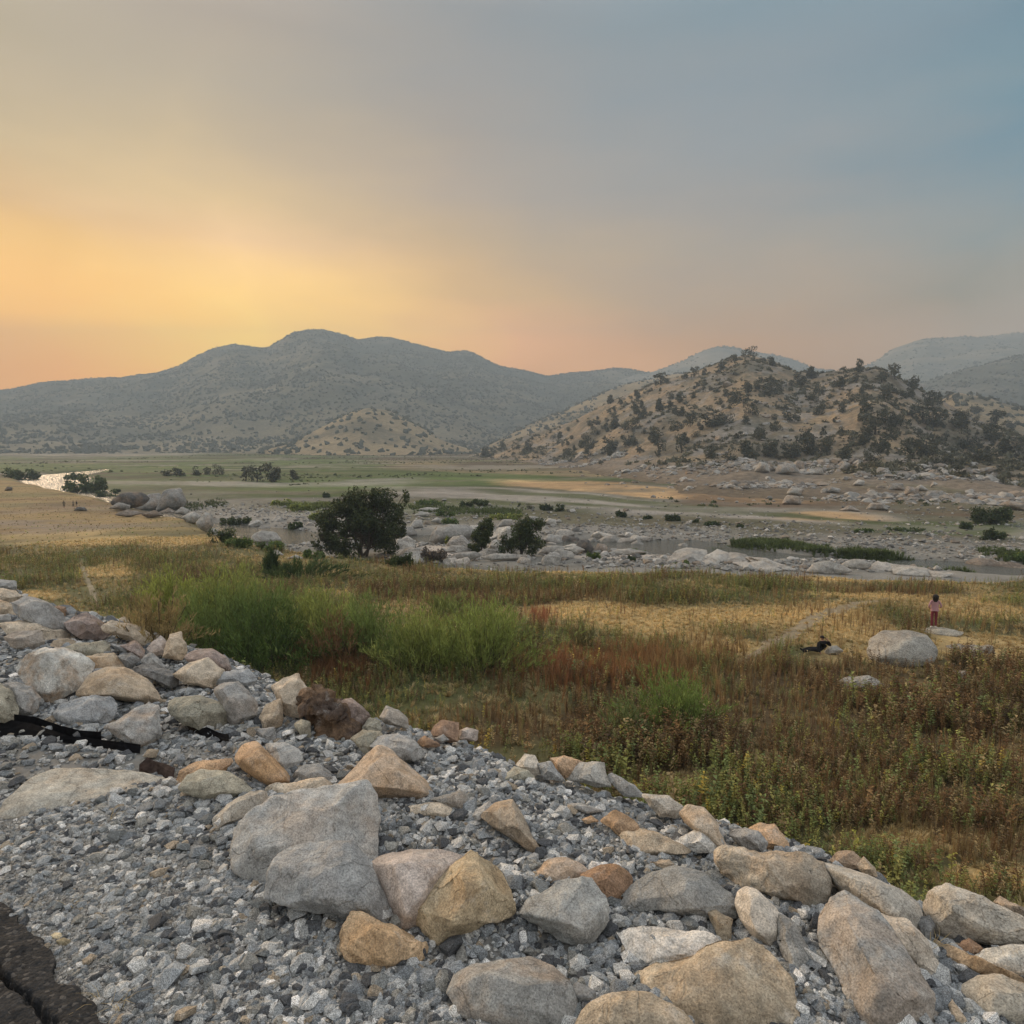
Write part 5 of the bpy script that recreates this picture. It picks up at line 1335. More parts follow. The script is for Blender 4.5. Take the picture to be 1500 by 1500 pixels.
ROW = [('Q', 110, 825, 110), ('Q', 220, 828, 130), ('Q', 310, 812, 130), ('Q', 410, 800, 90), ('Q', 510, 838, 110), ('Q', 660, 848, 130), ('Q', 880, 848, 120), ('Q', 960, 812, 150), ('Q', 1060, 858, 120), ('Q', 1290, 858, 130), ('Q', 1400, 812, 100), ('Q', 1480, 765, 90),
       ('R', 90, 800, 70), ('R', 170, 812, 60), ('R', 320, 822, 80), ('R', 420, 775, 110), ('R', 550, 792, 120), ('R', 700, 800, 70), ('R', 810, 812, 70), ('R', 930, 800, 80), ('R', 1100, 832, 110), ('R', 1190, 850, 120), ('R', 1300, 840, 120), ('R', 1420, 822, 100)]
SKYL = [('Q', 660, 318, 62), ('Q', 790, 392, 80), ('Q', 890, 440, 80), ('Q', 590, 352, 80), ('Q', 440, 345, 60), ('Q', 500, 338, 30), ('Q', 400, 350, 34), ('Q', 1040, 486, 44), ('R', 1300, 268, 90), ('R', 1210, 298, 70), ('R', 1430, 318, 40), ('R', 1380, 290, 24), ('R', 1150, 338, 60), ('R', 1060, 368, 40), ('R', 1000, 380, 50), ('R', 950, 388, 60),
        ('R', 820, 420, 90), ('R', 690, 498, 50), ('Q', 100, 310, 36), ('Q', 60, 285, 30)]
SLOPE = [('Q', 1200, 770, 150), ('Q', 1000, 655, 150), ('Q', 940, 632, 120), ('Q', 680, 700, 150), ('Q', 750, 655, 120), ('Q', 640, 625, 110), ('Q', 300, 712, 70), ('Q', 50, 722, 90), ('Q', 140, 682, 70), ('Q', 215, 622, 110), ('Q', 370, 592, 70), ('Q', 500, 580, 70), ('Q', 370, 482, 80), ('Q', 260, 432, 100), ('Q', 110, 482, 110),
         ('Q', 720, 412, 110), ('Q', 850, 500, 70), ('Q', 730, 512, 90), ('Q', 610, 540, 60), ('Q', 550, 520, 50), ('Q', 490, 440, 60), ('Q', 820, 652, 100), ('Q', 1240, 582, 90), ('Q', 1340, 652, 110), ('Q', 1150, 662, 110), ('Q', 1080, 510, 60), ('Q', 1430, 662, 70), ('Q', 1180, 602, 60), ('Q', 1310, 732, 130), ('Q', 1000, 542, 110),
         ('Q', 330, 392, 70), ('Q', 430, 752, 80), ('Q', 720, 782, 110), ('R', 640, 762, 90), ('R', 790, 732, 100), ('R', 640, 672, 100), ('R', 560, 672, 70), ('R', 910, 682, 100), ('R', 980, 652, 70), ('R', 1010, 712, 60), ('R', 1110, 655, 160), ('R', 1180, 640, 80), ('R', 1370, 732, 80), ('R', 1440, 672, 60), ('R', 1240, 532, 110),
         ('R', 1320, 592, 100), ('R', 1410, 472, 100), ('R', 1340, 452, 60), ('R', 1170, 492, 60), ('R', 1120, 470, 50), ('R', 680, 560, 60), ('R', 810, 570, 60), ('R', 720, 612, 50), ('R', 900, 582, 50), ('R', 540, 532, 50), ('R', 430, 652, 40), ('R', 310, 682, 30), ('R', 190, 672, 40), ('R', 260, 722, 40), ('R', 920, 522, 50), ('R', 1000, 500, 50),
         ('R', 1050, 420, 40), ('R', 1200, 560, 40), ('R', 870, 490, 50), ('R', 1290, 470, 70), ('R', 460, 700, 60)]
ORD = ['first', 'second', 'third', 'fourth', 'fifth', 'sixth', 'seventh', 'eighth', 'ninth', 'tenth', 'eleventh', 'twelfth', 'thirteenth', 'fourteenth', 'fifteenth', 'sixteenth', 'seventeenth', 'eighteenth', 'nineteenth', 'twentieth', 'twenty-first', 'twenty-second', 'twenty-third', 'twenty-fourth']
OR_ = random.Random(17)


def oak(u, v, wpx, label, group, fn=land_z):
    p = hit(u, v, fn)
    w_ = wpx / FPX * p.y
    k = OR_.randrange(8)
    wd = [1.0, 1.25, .8, 1.1, 1.45, .9, 1.2, .7][k]
    o = bpy.data.objects.new('oak_tree', OAKS[k]); COL.objects.link(o)
    s_x = w_ / wd * 1.02; s_z = min(max(s_x * OR_.uniform(.85, 1.15), 3.0), 9.5)
    o.location = p - Vector((0, 0, 0.03 * s_z)); o.scale = (s_x, s_x, s_z); o.rotation_euler = (0, 0, OR_.uniform(0, 6.3))
    return tag(o, label, 'oak tree', group)


def topx(t):
    zx, x, y, w_ = t; ox, oy, k = ZOOMS[zx]
    return ox + x / k, oy + y / k, w_ / k


for i, t in enumerate(sorted(ROW, key=lambda t: topx(t)[0])):
    u, v, w_ = topx(t)
    oak(u, v, w_, '%s dark oak from the left in the row along the foot of the right hill' % ORD[i], 'oaks along the foot of the right hill')
for i, t in enumerate(sorted(SKYL, key=lambda t: topx(t)[0])):
    u, v, w_ = topx(t)
    oak(u, v + 1.5, w_, '%s oak from the left standing against the sky on the right hill crest' % ORD[i], 'oaks on the crest of the right hill')
for t in SLOPE:
    u, v, w_ = topx(t)
    oak(u, v, w_, 'dark oak among others on the dry slope of the right hill', 'oaks on the slope of the right hill')
n_ = 0
while n_ < 180:
    u = OR_.uniform(700, 1500)
    hv = np.interp(u, [700, 800, 900, 1000, 1095, 1190, 1270, 1400, 1500], [664, 627, 585, 548, 517, 545, 537, 598, 632])
    v = OR_.uniform(hv + 3, 672)
    dens_ = .35 + .65 * vnoise(np.array([u / 40.]), np.array([v / 22.]), 79)[0] * (1 + .6 * (u > 1230))
    if v > 672 or OR_.random() > dens_: continue
    w_ = OR_.uniform(5, 14) * (1 if u > 900 else .8) * (0.7 + 0.6 * (v - 515) / 150)
    oak(u, v, w_, 'small dark oak or shrub dotted over the dry slope of the right hill', 'small oaks dotted over the right hill')
    n_ += 1

# trees on the valley floor, far off
FARTREES = [('L', 1080, 763, 70, 62, 'left tree of the round dark clump far out on the plain'), ('L', 1130, 767, 80, 72, 'second tree of the round dark clump on the plain'), ('L', 1190, 767, 90, 88, 'tallest tree of the round dark clump on the plain'),
            ('L', 1222, 757, 56, 60, 'right tree of the round dark clump on the plain'), ('L', 1294, 757, 44, 48, 'single small dark tree right of the round clump'),
            ('L', 730, 742, 60, 34, 'leftmost low tree of the dark row on the plain'), ('L', 790, 742, 60, 40, 'second tree of the dark row on the plain'), ('L', 860, 740, 60, 42, 'middle tree of the dark row on the plain'),
            ('L', 915, 737, 40, 36, 'fourth tree of the dark row on the plain'), ('L', 962, 737, 52, 46, 'rightmost tree of the dark row on the plain'),
            ('R', 100, 1108, 60, 30, 'bush at the left of the grey gravel bar')]
for zm, x, y, w_, h_, lab in FARTREES:
    ox, oy, k = ZOOMS[zm]
    o = oak(ox + x / k, oy + y / k, w_ / k, lab, 'trees out on the valley floor', ground_z)
    o.scale[2] = h_ / k / FPX * o.location.y * 1.15
    o.name = 'tree'

# woods of the far mountains: nobody could count them
rg = np.random.default_rng(91)
parts = []
for h, n, sz, pw in ((H_left, 24000, (1.8, 4.6), 1.0), (H_foot, 260, (2.2, 4.5), 1.0), (H_mid, 2600, (2.2, 5), 1.0), (H_spur, 1600, (2.0, 4.2), 1.0), (H_far, 2600, (2.2, 5), 1.0), (H_farb, 2200, (2, 4.4), 1.0), (H_side, 420, (2.0, 4.2), 1.0)):
    a = rg.uniform(max(h.a0, -0.98), min(h.a1, 1.05), n * 2); t = rg.uniform(0.0, 1.02, n * 2)
    # a share of them stands on the ridge line
    rd = rg.random(n * 2) < 0.06; t = np.where(rd, rg.uniform(0.99, 1.005, n * 2), t)
    x, y, z = h.z_at(a, t)
    keep = rd | (rg.random(n * 2) < sstep(0.25, 0.7, 0.6 * vnoise(x * 0.012, y * 0.012 + z * .02, 92) + .4 * vnoise(x * 0.04, y * 0.04, 93)) * 0.9 + 0.10)
    x, y, z = x[keep][:n], y[keep][:n], z[keep][:n]; m_ = len(x)
    sc = rg.uniform(*sz, m_) * (0.6 + 0.6 * rg.random(m_))
    tv_, tf_ = PEB[3]
    V, F = instances(tv_, tf_, np.stack([x, y, z + sc * .35], 1), rg.uniform(0, 6.28, m_), sc, None, None, sc * rg.uniform(.9, 1.5, m_))
    V = V + rg.normal(size=V.shape) * 0.16 * np.repeat(sc, len(tv_))[:, None]
    c = np.array((0.074, 0.080, 0.064)) * rg.uniform(.85, 1.2, (m_, 1))
    parts.append((V, F, np.repeat(c, len(tv_), 0)))
V, F, C = cat_arrays(parts)
M['woods'] = mat_leaf('distant_leaves', 0.05)
tag(mesh_np('woods', V, F, M['woods'], C), kind='stuff')

# low scrub and scree of the right hill and the plain: past counting
rg = np.random.default_rng(95)
parts = []
n = 9000
a = rg.uniform(-0.075, 0.85, n); t = rg.uniform(0.16, 1.02, n)
x, y, z = H_right.z_at(a, t)
k_ = vnoise(x * 0.035, y * 0.035, 96) + .35 * sstep(60, 160, x) * vnoise(x * .02, y * .02, 97)
keep = rg.random(n) < sstep(0.42, 0.8, k_) * .75 + .05
x, y, z = x[keep], y[keep], z[keep]
NP_ = 40000
gx_ = rg.uniform(-330, 260, NP_); gy_ = 140 + 660 * rg.random(NP_) ** 1.3
_, de, _c = base_z(gx_, gy_); gg = ground_z(gx_, gy_)
keep = (de > 8) & (H_right.z_xy(gx_, gy_) < gg) & (H_foot.z_xy(gx_, gy_) < gg) & (np.abs(gx_) < gy_ * .85) & (rg.random(NP_) < sstep(.52, .78, .65 * vnoise(gx_ * .012, gy_ * .03, 98) + .35 * vnoise(gx_ * .06, gy_ * .12, 94)) * .8)
hill_n = len(x)
x = np.concatenate([x, gx_[keep]]); y = np.concatenate([y, gy_[keep]]); z = np.concatenate([z, gg[keep]]); m_ = len(x)
sc = np.where(np.arange(m_) < hill_n, rg.uniform(.5, 1.5, m_), rg.uniform(.2, .55, m_)) * (0.5 + rg.random(m_))
cl = leaf_cloud([(0, 0, .35, .9, .9, .55), (.4, .2, .3, .5, .5, .5), (-.4, -.1, .3, .5, .5, .4)], 34, .6, 960, (1, 1, 1), var=.3, shell=.5)
V, F = instances(cl[0], cl[1], np.stack([x, y, z], 1), rg.uniform(0, 6.28, m_), sc, None, None, sc * rg.uniform(.6, 1.1, m_))
c = np.where((np.arange(m_) < hill_n)[:, None], np.array((0.092, 0.09, 0.06)), np.array((0.075, 0.088, 0.042))) * rg.uniform(.7, 1.5, (m_, 1))
C = (c[:, None, :] * cl[2][None]).reshape(-1, 3)
tag(mesh_np('scrub', V, F, M['oak'], C), kind='stuff')

n = 52000
uu = rg.uniform(790, 1560, n); aa = (uu - 750) / FPX
t = np.where(rg.random(n) < .8, rg.uniform(0.0, .30, n), rg.uniform(.3, 1.0, n))
x, y, z = H_right.z_at(aa, t)
keep = rg.random(n) < sstep(0.40, 0.75, vnoise(x * 0.045, y * 0.07, 99)) * np.where(t < .3, sstep(.0, .1, t) * .85, .22) * np.where(x > 140, .5, 1)
x, y, z = x[keep], y[keep], z[keep]; m_ = len(x)
sc = np.clip(.42 * np.exp(rg.normal(0, .68, m_)), .12, 2.3)
pal = np.array([(0.33, 0.32, 0.30), (0.26, 0.25, 0.235), (0.20, 0.18, 0.16), (0.38, 0.36, 0.33), (0.28, 0.235, 0.19)])
colr = pal[rg.integers(0, 5, m_)] * rg.uniform(.85, 1.15, (m_, 1))
parts = []; which = rg.integers(0, len(PEB), m_)
for k in range(len(PEB)):
    q_ = which == k
    V, F = instances(*PEB[k], np.stack([x[q_], y[q_], z[q_] + sc[q_] * .15], 1), rg.uniform(0, 6.28, q_.sum()), sc[q_], None, None, sc[q_] * .7)
    parts.append((V, F, np.repeat(colr[q_], len(PEB[k][0]), 0)))
V, F, C = cat_arrays(parts)
tag(mesh_np('scree', V, F, M['cobble'], C), kind='stuff')
print('scrub, scree', len(F))
# ------------------------------------------------------------------ weeds, dry grass
def weed_template(seed, n_leaf=15, leafy=1.0, low=0.25):
    """a leafy stalk one unit tall: crossed stem strips and folded leaves; rgb factor per vertex"""
    rng = random.Random(seed)
    V, F, K = [], [], []
    lean = (rng.uniform(-.12, .12), rng.uniform(-.12, .12))
    for a in (0, 1.57):
        c, s = math.cos(a) * .011, math.sin(a) * .011
        i = len(V)
        V += [(-c, -s, -.05), (c, s, -.05), (lean[0] + c * .4, lean[1] + s * .4, 1), (lean[0] - c * .4, lean[1] - s * .4, 1)]
        K += [(-1)] * 4; F.append((i, i + 1, i + 2, i + 3))
    for j in range(n_leaf):
        t = low + (1.02 - low) * ((j + rng.random()) / n_leaf) ** 0.8
        a = j * 2.4 + rng.uniform(-.5, .5)
        L = leafy * rng.uniform(.085, .175) * (1.15 - .5 * t); W = L * rng.uniform(.45, .7)
        up = rng.uniform(-.25, .75)
        bx, by = lean[0] * t, lean[1] * t
        dx, dy = math.cos(a), math.sin(a)
        px, py = -dy, dx
        i = len(V)
        V += [(bx, by, t), (bx + dx * L * .5 + px * W * .5, by + dy * L * .5 + py * W * .5, t + up * L * .6), (bx + dx * L, by + dy * L, t + up * L * .7), (bx + dx * L * .5 - px * W * .5, by + dy * L * .5 - py * W * .5, t + up * L * .6 + .02)]
        f = rng.uniform(.7, 1.3)
        K += [f] * 4; F.append((i, i + 1, i + 2, i + 3))
    return np.array(V), np.array(F), np.array(K, float)


def tuft_template(seed, n=16, spread=.55, wd=.05):
    rng = random.Random(seed); V, F, K = [], [], []
    for j in range(n):
        a = rng.uniform(0, 6.28); r0 = rng.uniform(0, .14); ln = rng.uniform(.1, spread); h = rng.uniform(.55, 1.05)
        dx, dy = math.cos(a), math.sin(a); px, py = -dy * wd, dx * wd
        x0, y0 = dx * r0, dy * r0
        i = len(V)
        V += [(x0 - px, y0 - py, -.05), (x0 + px, y0 + py, -.05), (x0 + dx * ln * .4 + px * .8, y0 + dy * ln * .4 + py * .8, h * .62), (x0 + dx * ln * .4 - px * .8, y0 + dy * ln * .4 - py * .8, h * .62),
              (x0 + dx * ln + px * .15, y0 + dy * ln + py * .15, h * (1 - ln * .25)), (x0 + dx * ln - px * .15, y0 + dy * ln - py * .15, h * (1 - ln * .25))]
        f = rng.uniform(.75, 1.25)
        K += [f] * 6; F += [(i, i + 1, i + 2, i + 3), (i + 3, i + 2, i + 4, i + 5)]
    return np.array(V), np.array(F), np.array(K, float)


WEEDS = [weed_template(800 + i, 19 + i % 4 * 3, 1.0 if i % 3 else 1.35, .15 + .1 * (i % 3)) for i in range(8)]
TUFTS = [tuft_template(830 + i, 15, .35 + .1 * (i % 4), .035) for i in range(6)]
THIN = [tuft_template(850 + i, 14, .25 + .1 * (i % 3), .016) for i in range(5)]
CLEAR = []          # (x, y, radius) kept free of tall plants
for px, py, rr_ in ((1322, 966, 1.9), (1366, 930, 0.9), (1400, 935, 1.2), (1420, 955, 1.6), (1200, 962, 1.2), (1262, 1004, 0.5), (1404, 993, 0.6), (1195, 966, 1.0), (1340, 1000, 0.8)):
    q_ = hit(px, py, ground_z); CLEAR.append((q_.x, q_.y, rr_))


def clear_of(x, y, m=1.0):
    ok = np.ones(len(x), bool)
    for a, b, r in CLEAR: ok &= np.hypot(x - a, y - b) > r * m
    for P in TRAILS:
        d = np.min(np.hypot(x[:, None] - P[None, ::4, 0], y[:, None] - P[None, ::4, 1]), 1)
        ok &= d > 0.42 * m * (0.5 + vnoise(x * 1.3, y * 1.3, 510))
    return ok


def sector(n, r0, r1, a0, a1, rg, power=1.0):
    """points thinning out with distance"""
    q = rg.random(n)
    r = (r0 ** power + q * (r1 ** power - r0 ** power)) ** (1 / power)
    a = np.radians(rg.uniform(a0, a1, n))
    return np.sin(a) * r, np.cos(a) * r


def on_terrace(x, y):
    zb, de, ch = base_z(x, y)
    return (de < 0.5) & (emb_z(x, y) < zb + 0.25)


W_GREEN = [(0.25, 0.265, 0.08), (0.185, 0.225, 0.075), (0.33, 0.315, 0.105), (0.215, 0.265, 0.105)]
W_BROWN = [(0.21, 0.125, 0.056), (0.26, 0.16, 0.07), (0.15, 0.105, 0.06), (0.31, 0.235, 0.12), (0.20, 0.115, 0.055)]
W_STRAW = [(0.66, 0.50, 0.25), (0.60, 0.45, 0.22), (0.70, 0.56, 0.31), (0.52, 0.42, 0.22)]


def plant(templates, x, y, hgt, width, col, rg, tilt=.12):
    n = len(x); which = rg.integers(0, len(templates), n); z = ground_z(x, y) - 0.02
    parts = []
    for k, (tv_, tf_, tk) in enumerate(templates):
        m_ = which == k; nk = int(m_.sum())
        if not nk: continue
        V, F = instances(tv_, tf_, np.stack([x[m_], y[m_], z[m_]], 1), rg.uniform(0, 6.28, nk), width[m_], rg.uniform(0, tilt, nk), rg.uniform(0, 6.28, nk), hgt[m_])
        c = col[m_][:, None, :] * np.where(tk < 0, 0.75, tk)[None, :, None]
        stem = (tk < 0)
        c[:, stem, :] = c[:, stem, :] * 0.5 + np.array((0.10, 0.07, 0.04)) * 0.6
        parts.append((V, F, c.reshape(-1, 3)))
    return parts


def pick(pal, n, rg):
    return np.array(pal)[rg.integers(0, len(pal), n)] * rg.uniform(.78, 1.25, (n, 1))


rg = np.random.default_rng(51)
x, y = sector(215000, 13, 76, -44, 44, rg, 1.2)
ok = on_terrace(x, y) & clear_of(x, y); x, y = x[ok], y[ok]
g, gr, br = meadow_w(x, y)
kn = sstep(60, 100, np.hypot(x, y)) * sstep(-15, -40, x)
q = rg.random(len(x))
far_ = np.hypot(x, y)
dens = np.clip(0.28 + 0.75 * np.maximum(gr, br) - 0.80 * g * (1 - 0.5 * br), 0.02, 1) * (1 - kn) 
dens = dens * (0.12 + 1.25 * sstep(.25, .75, .55 * vnoise(x * 0.35, y * 0.35, 501) + .45 * vnoise(x * 1.1, y * 1.1, 521)))
ok = q < dens
x, y, gr, br, far_ = x[ok], y[ok], gr[ok], br[ok], far_[ok]; n = len(x)
isb = rg.random(n) < np.clip(br / (br + gr * .85 + .12) - .10 + .75 * fbm(x * .28, y * .28, 4, 520), .05, .93)
# stand-alone green stalks among the brown ones grow in drifts
for name, m_, pal in (('green_weeds', ~isb, W_GREEN), ('brown_weeds', isb, W_BROWN)):
    xx, yy = x[m_], y[m_]; nn = len(xx)
    h_ = np.clip(rg.normal(.52 if name[0] == 'g' else .60, .15, nn), .22, 1.0) * (0.62 + .62 * vnoise(xx * .22, yy * .22, 502)) * rg.uniform(.75, 1.2, nn) * np.where(far_[m_] > 50, .85, 1)
    c_ = pick(pal, nn, rg)
    hz_ = vnoise(xx * .35, yy * .35, 503)[:, None]
    c_ = c_ * (0.75 + .5 * hz_)
    if name[0] == 'g':
        yl = rg.random(nn) < .10; c_[yl] = c_[yl] * np.array([1.7, 1.35, .9])
        rd = rg.random(nn) < .18; c_[rd] = pick(W_BROWN, int(rd.sum()), rg) * 1.1
    else:
        yl = rg.random(nn) < .12; c_[yl] = pick(W_GREEN, int(yl.sum()), rg)
        st = rg.random(nn) < .08; c_[st] = pick(W_STRAW, int(st.sum()), rg) * .7
    wd_ = h_ * rg.uniform(.75, 1.05, nn)
    parts = plant(WEEDS, xx, yy, h_, wd_, c_, rg, .38)
    V, F, C = cat_arrays(parts)
    tag(mesh_np(name, V, F, M['leaf'], C), kind='stuff')
    print(name, nn, len(F))

# low matted dry grass
x, y = sector(150000, 13, 80, -44, 44, rg, 1.3)
ok = on_terrace(x, y) & clear_of(x, y, .8); x, y = x[ok], y[ok]
g, gr, br = meadow_w(x, y)
ok = rg.random(len(x)) < np.clip(0.16 + 1.1 * g, 0, 1.3) * (0.6 + .7 * vnoise(x * .5, y * .5, 505)); x, y, g = x[ok], y[ok], g[ok]; n = len(x)
h_ = rg.uniform(.07, .20, n) * (1 + .35 * (g < .3)); c_ = pick(W_STRAW, n, rg) * (0.8 + .4 * vnoise(x * .3, y * .3, 506))[:, None]
gn = rg.random(n) < .22 * (1 - g); c_[gn] = c_[gn] * np.array([.5, .6, .5])
c_ = c_ * mix(.72, 1.0, np.clip(g, 0, 1))[:, None]
parts = plant(TUFTS, x, y, h_, h_ * rg.uniform(1.4, 2.4, n), c_, rg, .8)
# further off on the knoll
x, y = sector(7000, 70, 235, -44, -6, rg, 1.2)
ok = on_terrace(x, y); x, y = x[ok], y[ok]; n = len(x)
h_ = rg.uniform(.07, .20, n); c_ = np.array((0.27, 0.21, 0.11)) * rg.uniform(.85, 1.15, (n, 1))
lo_ = rg.random(n) < .3 * sstep(.4, .7, vnoise(x * .06, y * .1, 507)) + .05; c_[lo_] = pick(W_GREEN, int(lo_.sum()), rg) * 1.3
parts += plant(TUFTS, x, y, h_, h_ * rg.uniform(1.6, 2.8, n), c_, rg, .5)
V, F, C = cat_arrays(parts)
tag(mesh_np('dry_grass', V, F, M['straw'], C), kind='stuff')
print('tufts', len(F))

# tall orange-dry stalks standing in drifts
parts = []
for uc, vc, su, sv_, nn, colr in ((870, 985, 60, 16, 900, (0.36, 0.19, 0.09)), (825, 985, 10, 10, 120, (0.42, 0.20, 0.10)), (790, 905, 8, 6, 60, (0.42, 0.20, 0.11)), (960, 980, 40, 14, 350, (0.34, 0.22, 0.10)), (1050, 975, 60, 16, 350, (0.36, 0.25, 0.12)), (500, 985, 26, 14, 260, (0.25, 0.13, 0.06)),
                              (1320, 905, 120, 20, 200, (0.36, 0.27, 0.13)), (1180, 1150, 150, 30, 300, (0.40, 0.29, 0.14)), (1330, 1235, 110, 24, 400, (0.46, 0.35, 0.17))):
    uu = rg.normal(uc, su, nn); vv = rg.normal(vc, sv_, nn)
    d = np.stack([(uu - 750) / FPX, CP + SP * (750 - vv) / FPX, -SP + CP * (750 - vv) / FPX], 1)
    tt = (0.0 - CAMZ) / d[:, 2]; xx, yy = d[:, 0] * tt, d[:, 1] * tt
    ok = on_terrace(xx, yy) & clear_of(xx, yy); xx, yy = xx[ok], yy[ok]; nn = len(xx)
    h_ = rg.uniform(.4, 1.0, nn) * (.45 if vc > 1100 else 1)
    parts += plant(THIN, xx, yy, h_, h_ * .55, np.array(colr) * rg.uniform(.7, 1.3, (nn, 1)), rg, .2)
x, y = sector(60000, 13, 62, -12, 44, rg, 1.3)
ok = on_terrace(x, y) & clear_of(x, y); x, y = x[ok], y[ok]
g, gr, br = meadow_w(x, y)
ok = rg.random(len(x)) < br * .55 * vnoise(x * .5, y * .5, 511); x, y = x[ok], y[ok]; nn = len(x)
h_ = rg.uniform(.4, .95, nn)
parts += plant(THIN, x, y, h_, h_ * .30, pick([(0.26, 0.155, 0.075), (0.34, 0.225, 0.11), (0.20, 0.125, 0.07), (0.40, 0.31, 0.16)], nn, rg), rg, .15)
V, F, C = cat_arrays(parts)
tag(mesh_np('dry_stalks', V, F, M['straw'], C), kind='stuff')

# little green plants and grass at the foot and lip of the gravel
parts = []
nn = 9000
s = rg.uniform(2.75, 15.5, nn); t = rg.uniform(-22, 14, nn)
xx = s * NS[0] + t * TS[0]; yy = s * NS[1] + t * TS[1]
ok = (rg.random(nn) < np.where(s < 4.5, .06, .35) * sstep(.35, .6, vnoise(xx * .7, yy * .7, 509))) & clear_of(xx, yy)
xx, yy = xx[ok], yy[ok]; nn = len(xx)
near = np.hypot(xx, yy)
h_ = rg.uniform(.12, .38, nn) * np.clip(near / 8, .3, 1)
parts += plant(WEEDS, xx, yy, h_, h_ * 1.2, pick([(0.13, 0.17, 0.05), (0.10, 0.14, 0.045), (0.20, 0.18, 0.07)], nn, rg), rg)
V, F, C = cat_arrays(parts)
tag(mesh_np('ground_cover', V, F, M['leaf'], C), kind='stuff')


# ------------------------------------------------------------------ shrubs
def blade_cloud(h, w, n, seed, col, ln=.35, wd=.022, dense_low=True, lobes=5):
    """upright feathery shrub: thin leaves along many stems fanning out from the foot"""
    rg = np.random.default_rng(seed)
    ns = max(30, n // 45)
    foot = np.stack([rg.normal(0, .16, ns) * w, rg.normal(0, .13, ns) * w], 1)
    az = rg.uniform(0, 6.28, ns); out_ = np.abs(rg.normal(0, .20, ns)) * w
    top = np.stack([foot[:, 0] * 1.9 + np.cos(az) * out_, foot[:, 1] * 1.9 + np.sin(az) * out_, h * (0.50 + .55 * rg.random(ns)) * (1 - .55 * np.clip(np.hypot(foot[:, 0] * 1.9 + np.cos(az) * out_, 0) / (w * .55), 0, 1) ** 2)], 1)
    k = rg.integers(0, ns, n); t = rg.random(n) ** (.75 if dense_low else .5)
    base = np.stack([foot[k, 0], foot[k, 1], np.zeros(n)], 1)
    tt = t[:, None]
    P = base + (top[k] - base) * np.concatenate([tt ** 1.3, tt ** 1.3, tt], 1) + rg.normal(0, .022, (n, 3)) * h
    d = (top[k] - base) / h * .8 + rg.normal(0, .45, (n, 3)) + np.array([0, 0, .55]); d /= np.linalg.norm(d, axis=1)[:, None]
    s = np.cross(d, rg.normal(size=(n, 3))); s /= np.linalg.norm(s, axis=1)[:, None] + 1e-9
    L = ln * rg.uniform(.6, 1.3, (n, 1)); W = wd * rg.uniform(.7, 1.4, (n, 1))
    V = np.stack([P - s * W * .5, P + d * L * .5 - s * W, P + d * L, P + d * L * .5 + s * W], 1)
    V[:, :, 2] = np.maximum(V[:, :, 2], -.05)
    stemtone = rg.uniform(.8, 1.25, ns)[k][:, None]
    c = np.array(col) * stemtone * rg.uniform(.75, 1.3, (n, 1))
    return V.reshape(-1, 3), np.arange(n * 4).reshape(-1, 4), np.repeat(c, 4, 0), [bent((*foot[i], -.1), top[i] * np.array([.85, .85, .9]), .012 * h / 2, .004, random.Random(seed + i), .05, 4) for i in range(0, ns, 3)]


def feather_shrub(u, vb, wpx, hpx, n, col, label, seed, group='tall green bushes in the meadow', **kw):
    p = hit(u, vb, ground_z); k = p.y / FPX
    w_, h_ = wpx * k, hpx * k
    root = tag(empty('bush', p), label, 'bush', group)
    V, F, C, st = blade_cloud(h_, w_, n, seed, col, **kw)
    mesh_np('leaves', V, F, M['leaf'], C, False, root)
    V, F = limb_mesh('stems', st, None, 4)
    mesh_np('stems', V, F, M['bark'], None, False, root)
    return root


YG = (0.27, 0.31, 0.09); MG = (0.175, 0.235, 0.07); DG = (0.085, 0.135, 0.037); RD = (0.27, 0.165, 0.085)
FEATHER = [
 (252, 900, 70, 66, 2600, (0.30, 0.34, 0.09), 'small yellow-green bush at the left end of the green thicket'),
 (225, 945, 90, 70, 3200, (0.30, 0.235, 0.115), 'tan-tinged dry bush at the left front of the green thicket'),
 (330, 925, 120, 92, 6500, YG, 'tall light green bush, tallest on the left of the thicket'),
 (300, 955, 110, 90, 5200, MG, 'mid green bush in front of the tallest left one'),
 (395, 940, 130, 86, 6500, MG, 'broad green bush in the back middle of the thicket'),
 (385, 978, 140, 90, 7500, DG, 'darkest green bush at the front of the thicket by the stones'),
 (470, 950, 130, 80, 6500, YG, 'light green bush right of the thicket middle'),
 (490, 975, 90, 70, 2600, RD, 'reddish dry bush in the front of the thicket'),
 (540, 965, 120, 90, 5200, MG, 'green bush between the reddish one and the right pair'),
 (620, 980, 130, 84, 5600, YG, 'feathery light green bush, left of the right pair'),
 (705, 978, 140, 98, 7000, (0.255, 0.31, 0.085), 'feathery bright green bush at the right end of the thicket'),
 (985, 1072, 110, 92, 4600, (0.19, 0.26, 0.07), 'lone soft green bush among the brown weeds by the faint trail'),
 (920, 1088, 80, 60, 1800, (0.17, 0.21, 0.08), 'sparse low green bush left of the lone soft one'),
 (400, 842, 24, 32, 900, (0.05, 0.08, 0.03), 'small dark cone-shaped bush in front of the big dark tree'),
 (650, 905, 70, 26, 1300, (0.20, 0.23, 0.075), 'low pale green bush behind the right end of the thicket'),
 (440, 848, 90, 26, 1600, (0.07, 0.105, 0.04), 'low dark green bush right of the small cone-shaped one'),
 (855, 958, 50, 34, 700, (0.15, 0.14, 0.06), 'thin olive bush beside the orange dry stalks'),
]
for i, (u, vb, w_, h_, n, c_, lab) in enumerate(FEATHER):
    far_k = hit(u, vb, ground_z).y / 30
    feather_shrub(u, vb, w_ * 1.12, h_ * 1.08, int(n * 1.25), c_, lab, 600 + i, ln=.30 * far_k, wd=.016 * far_k)

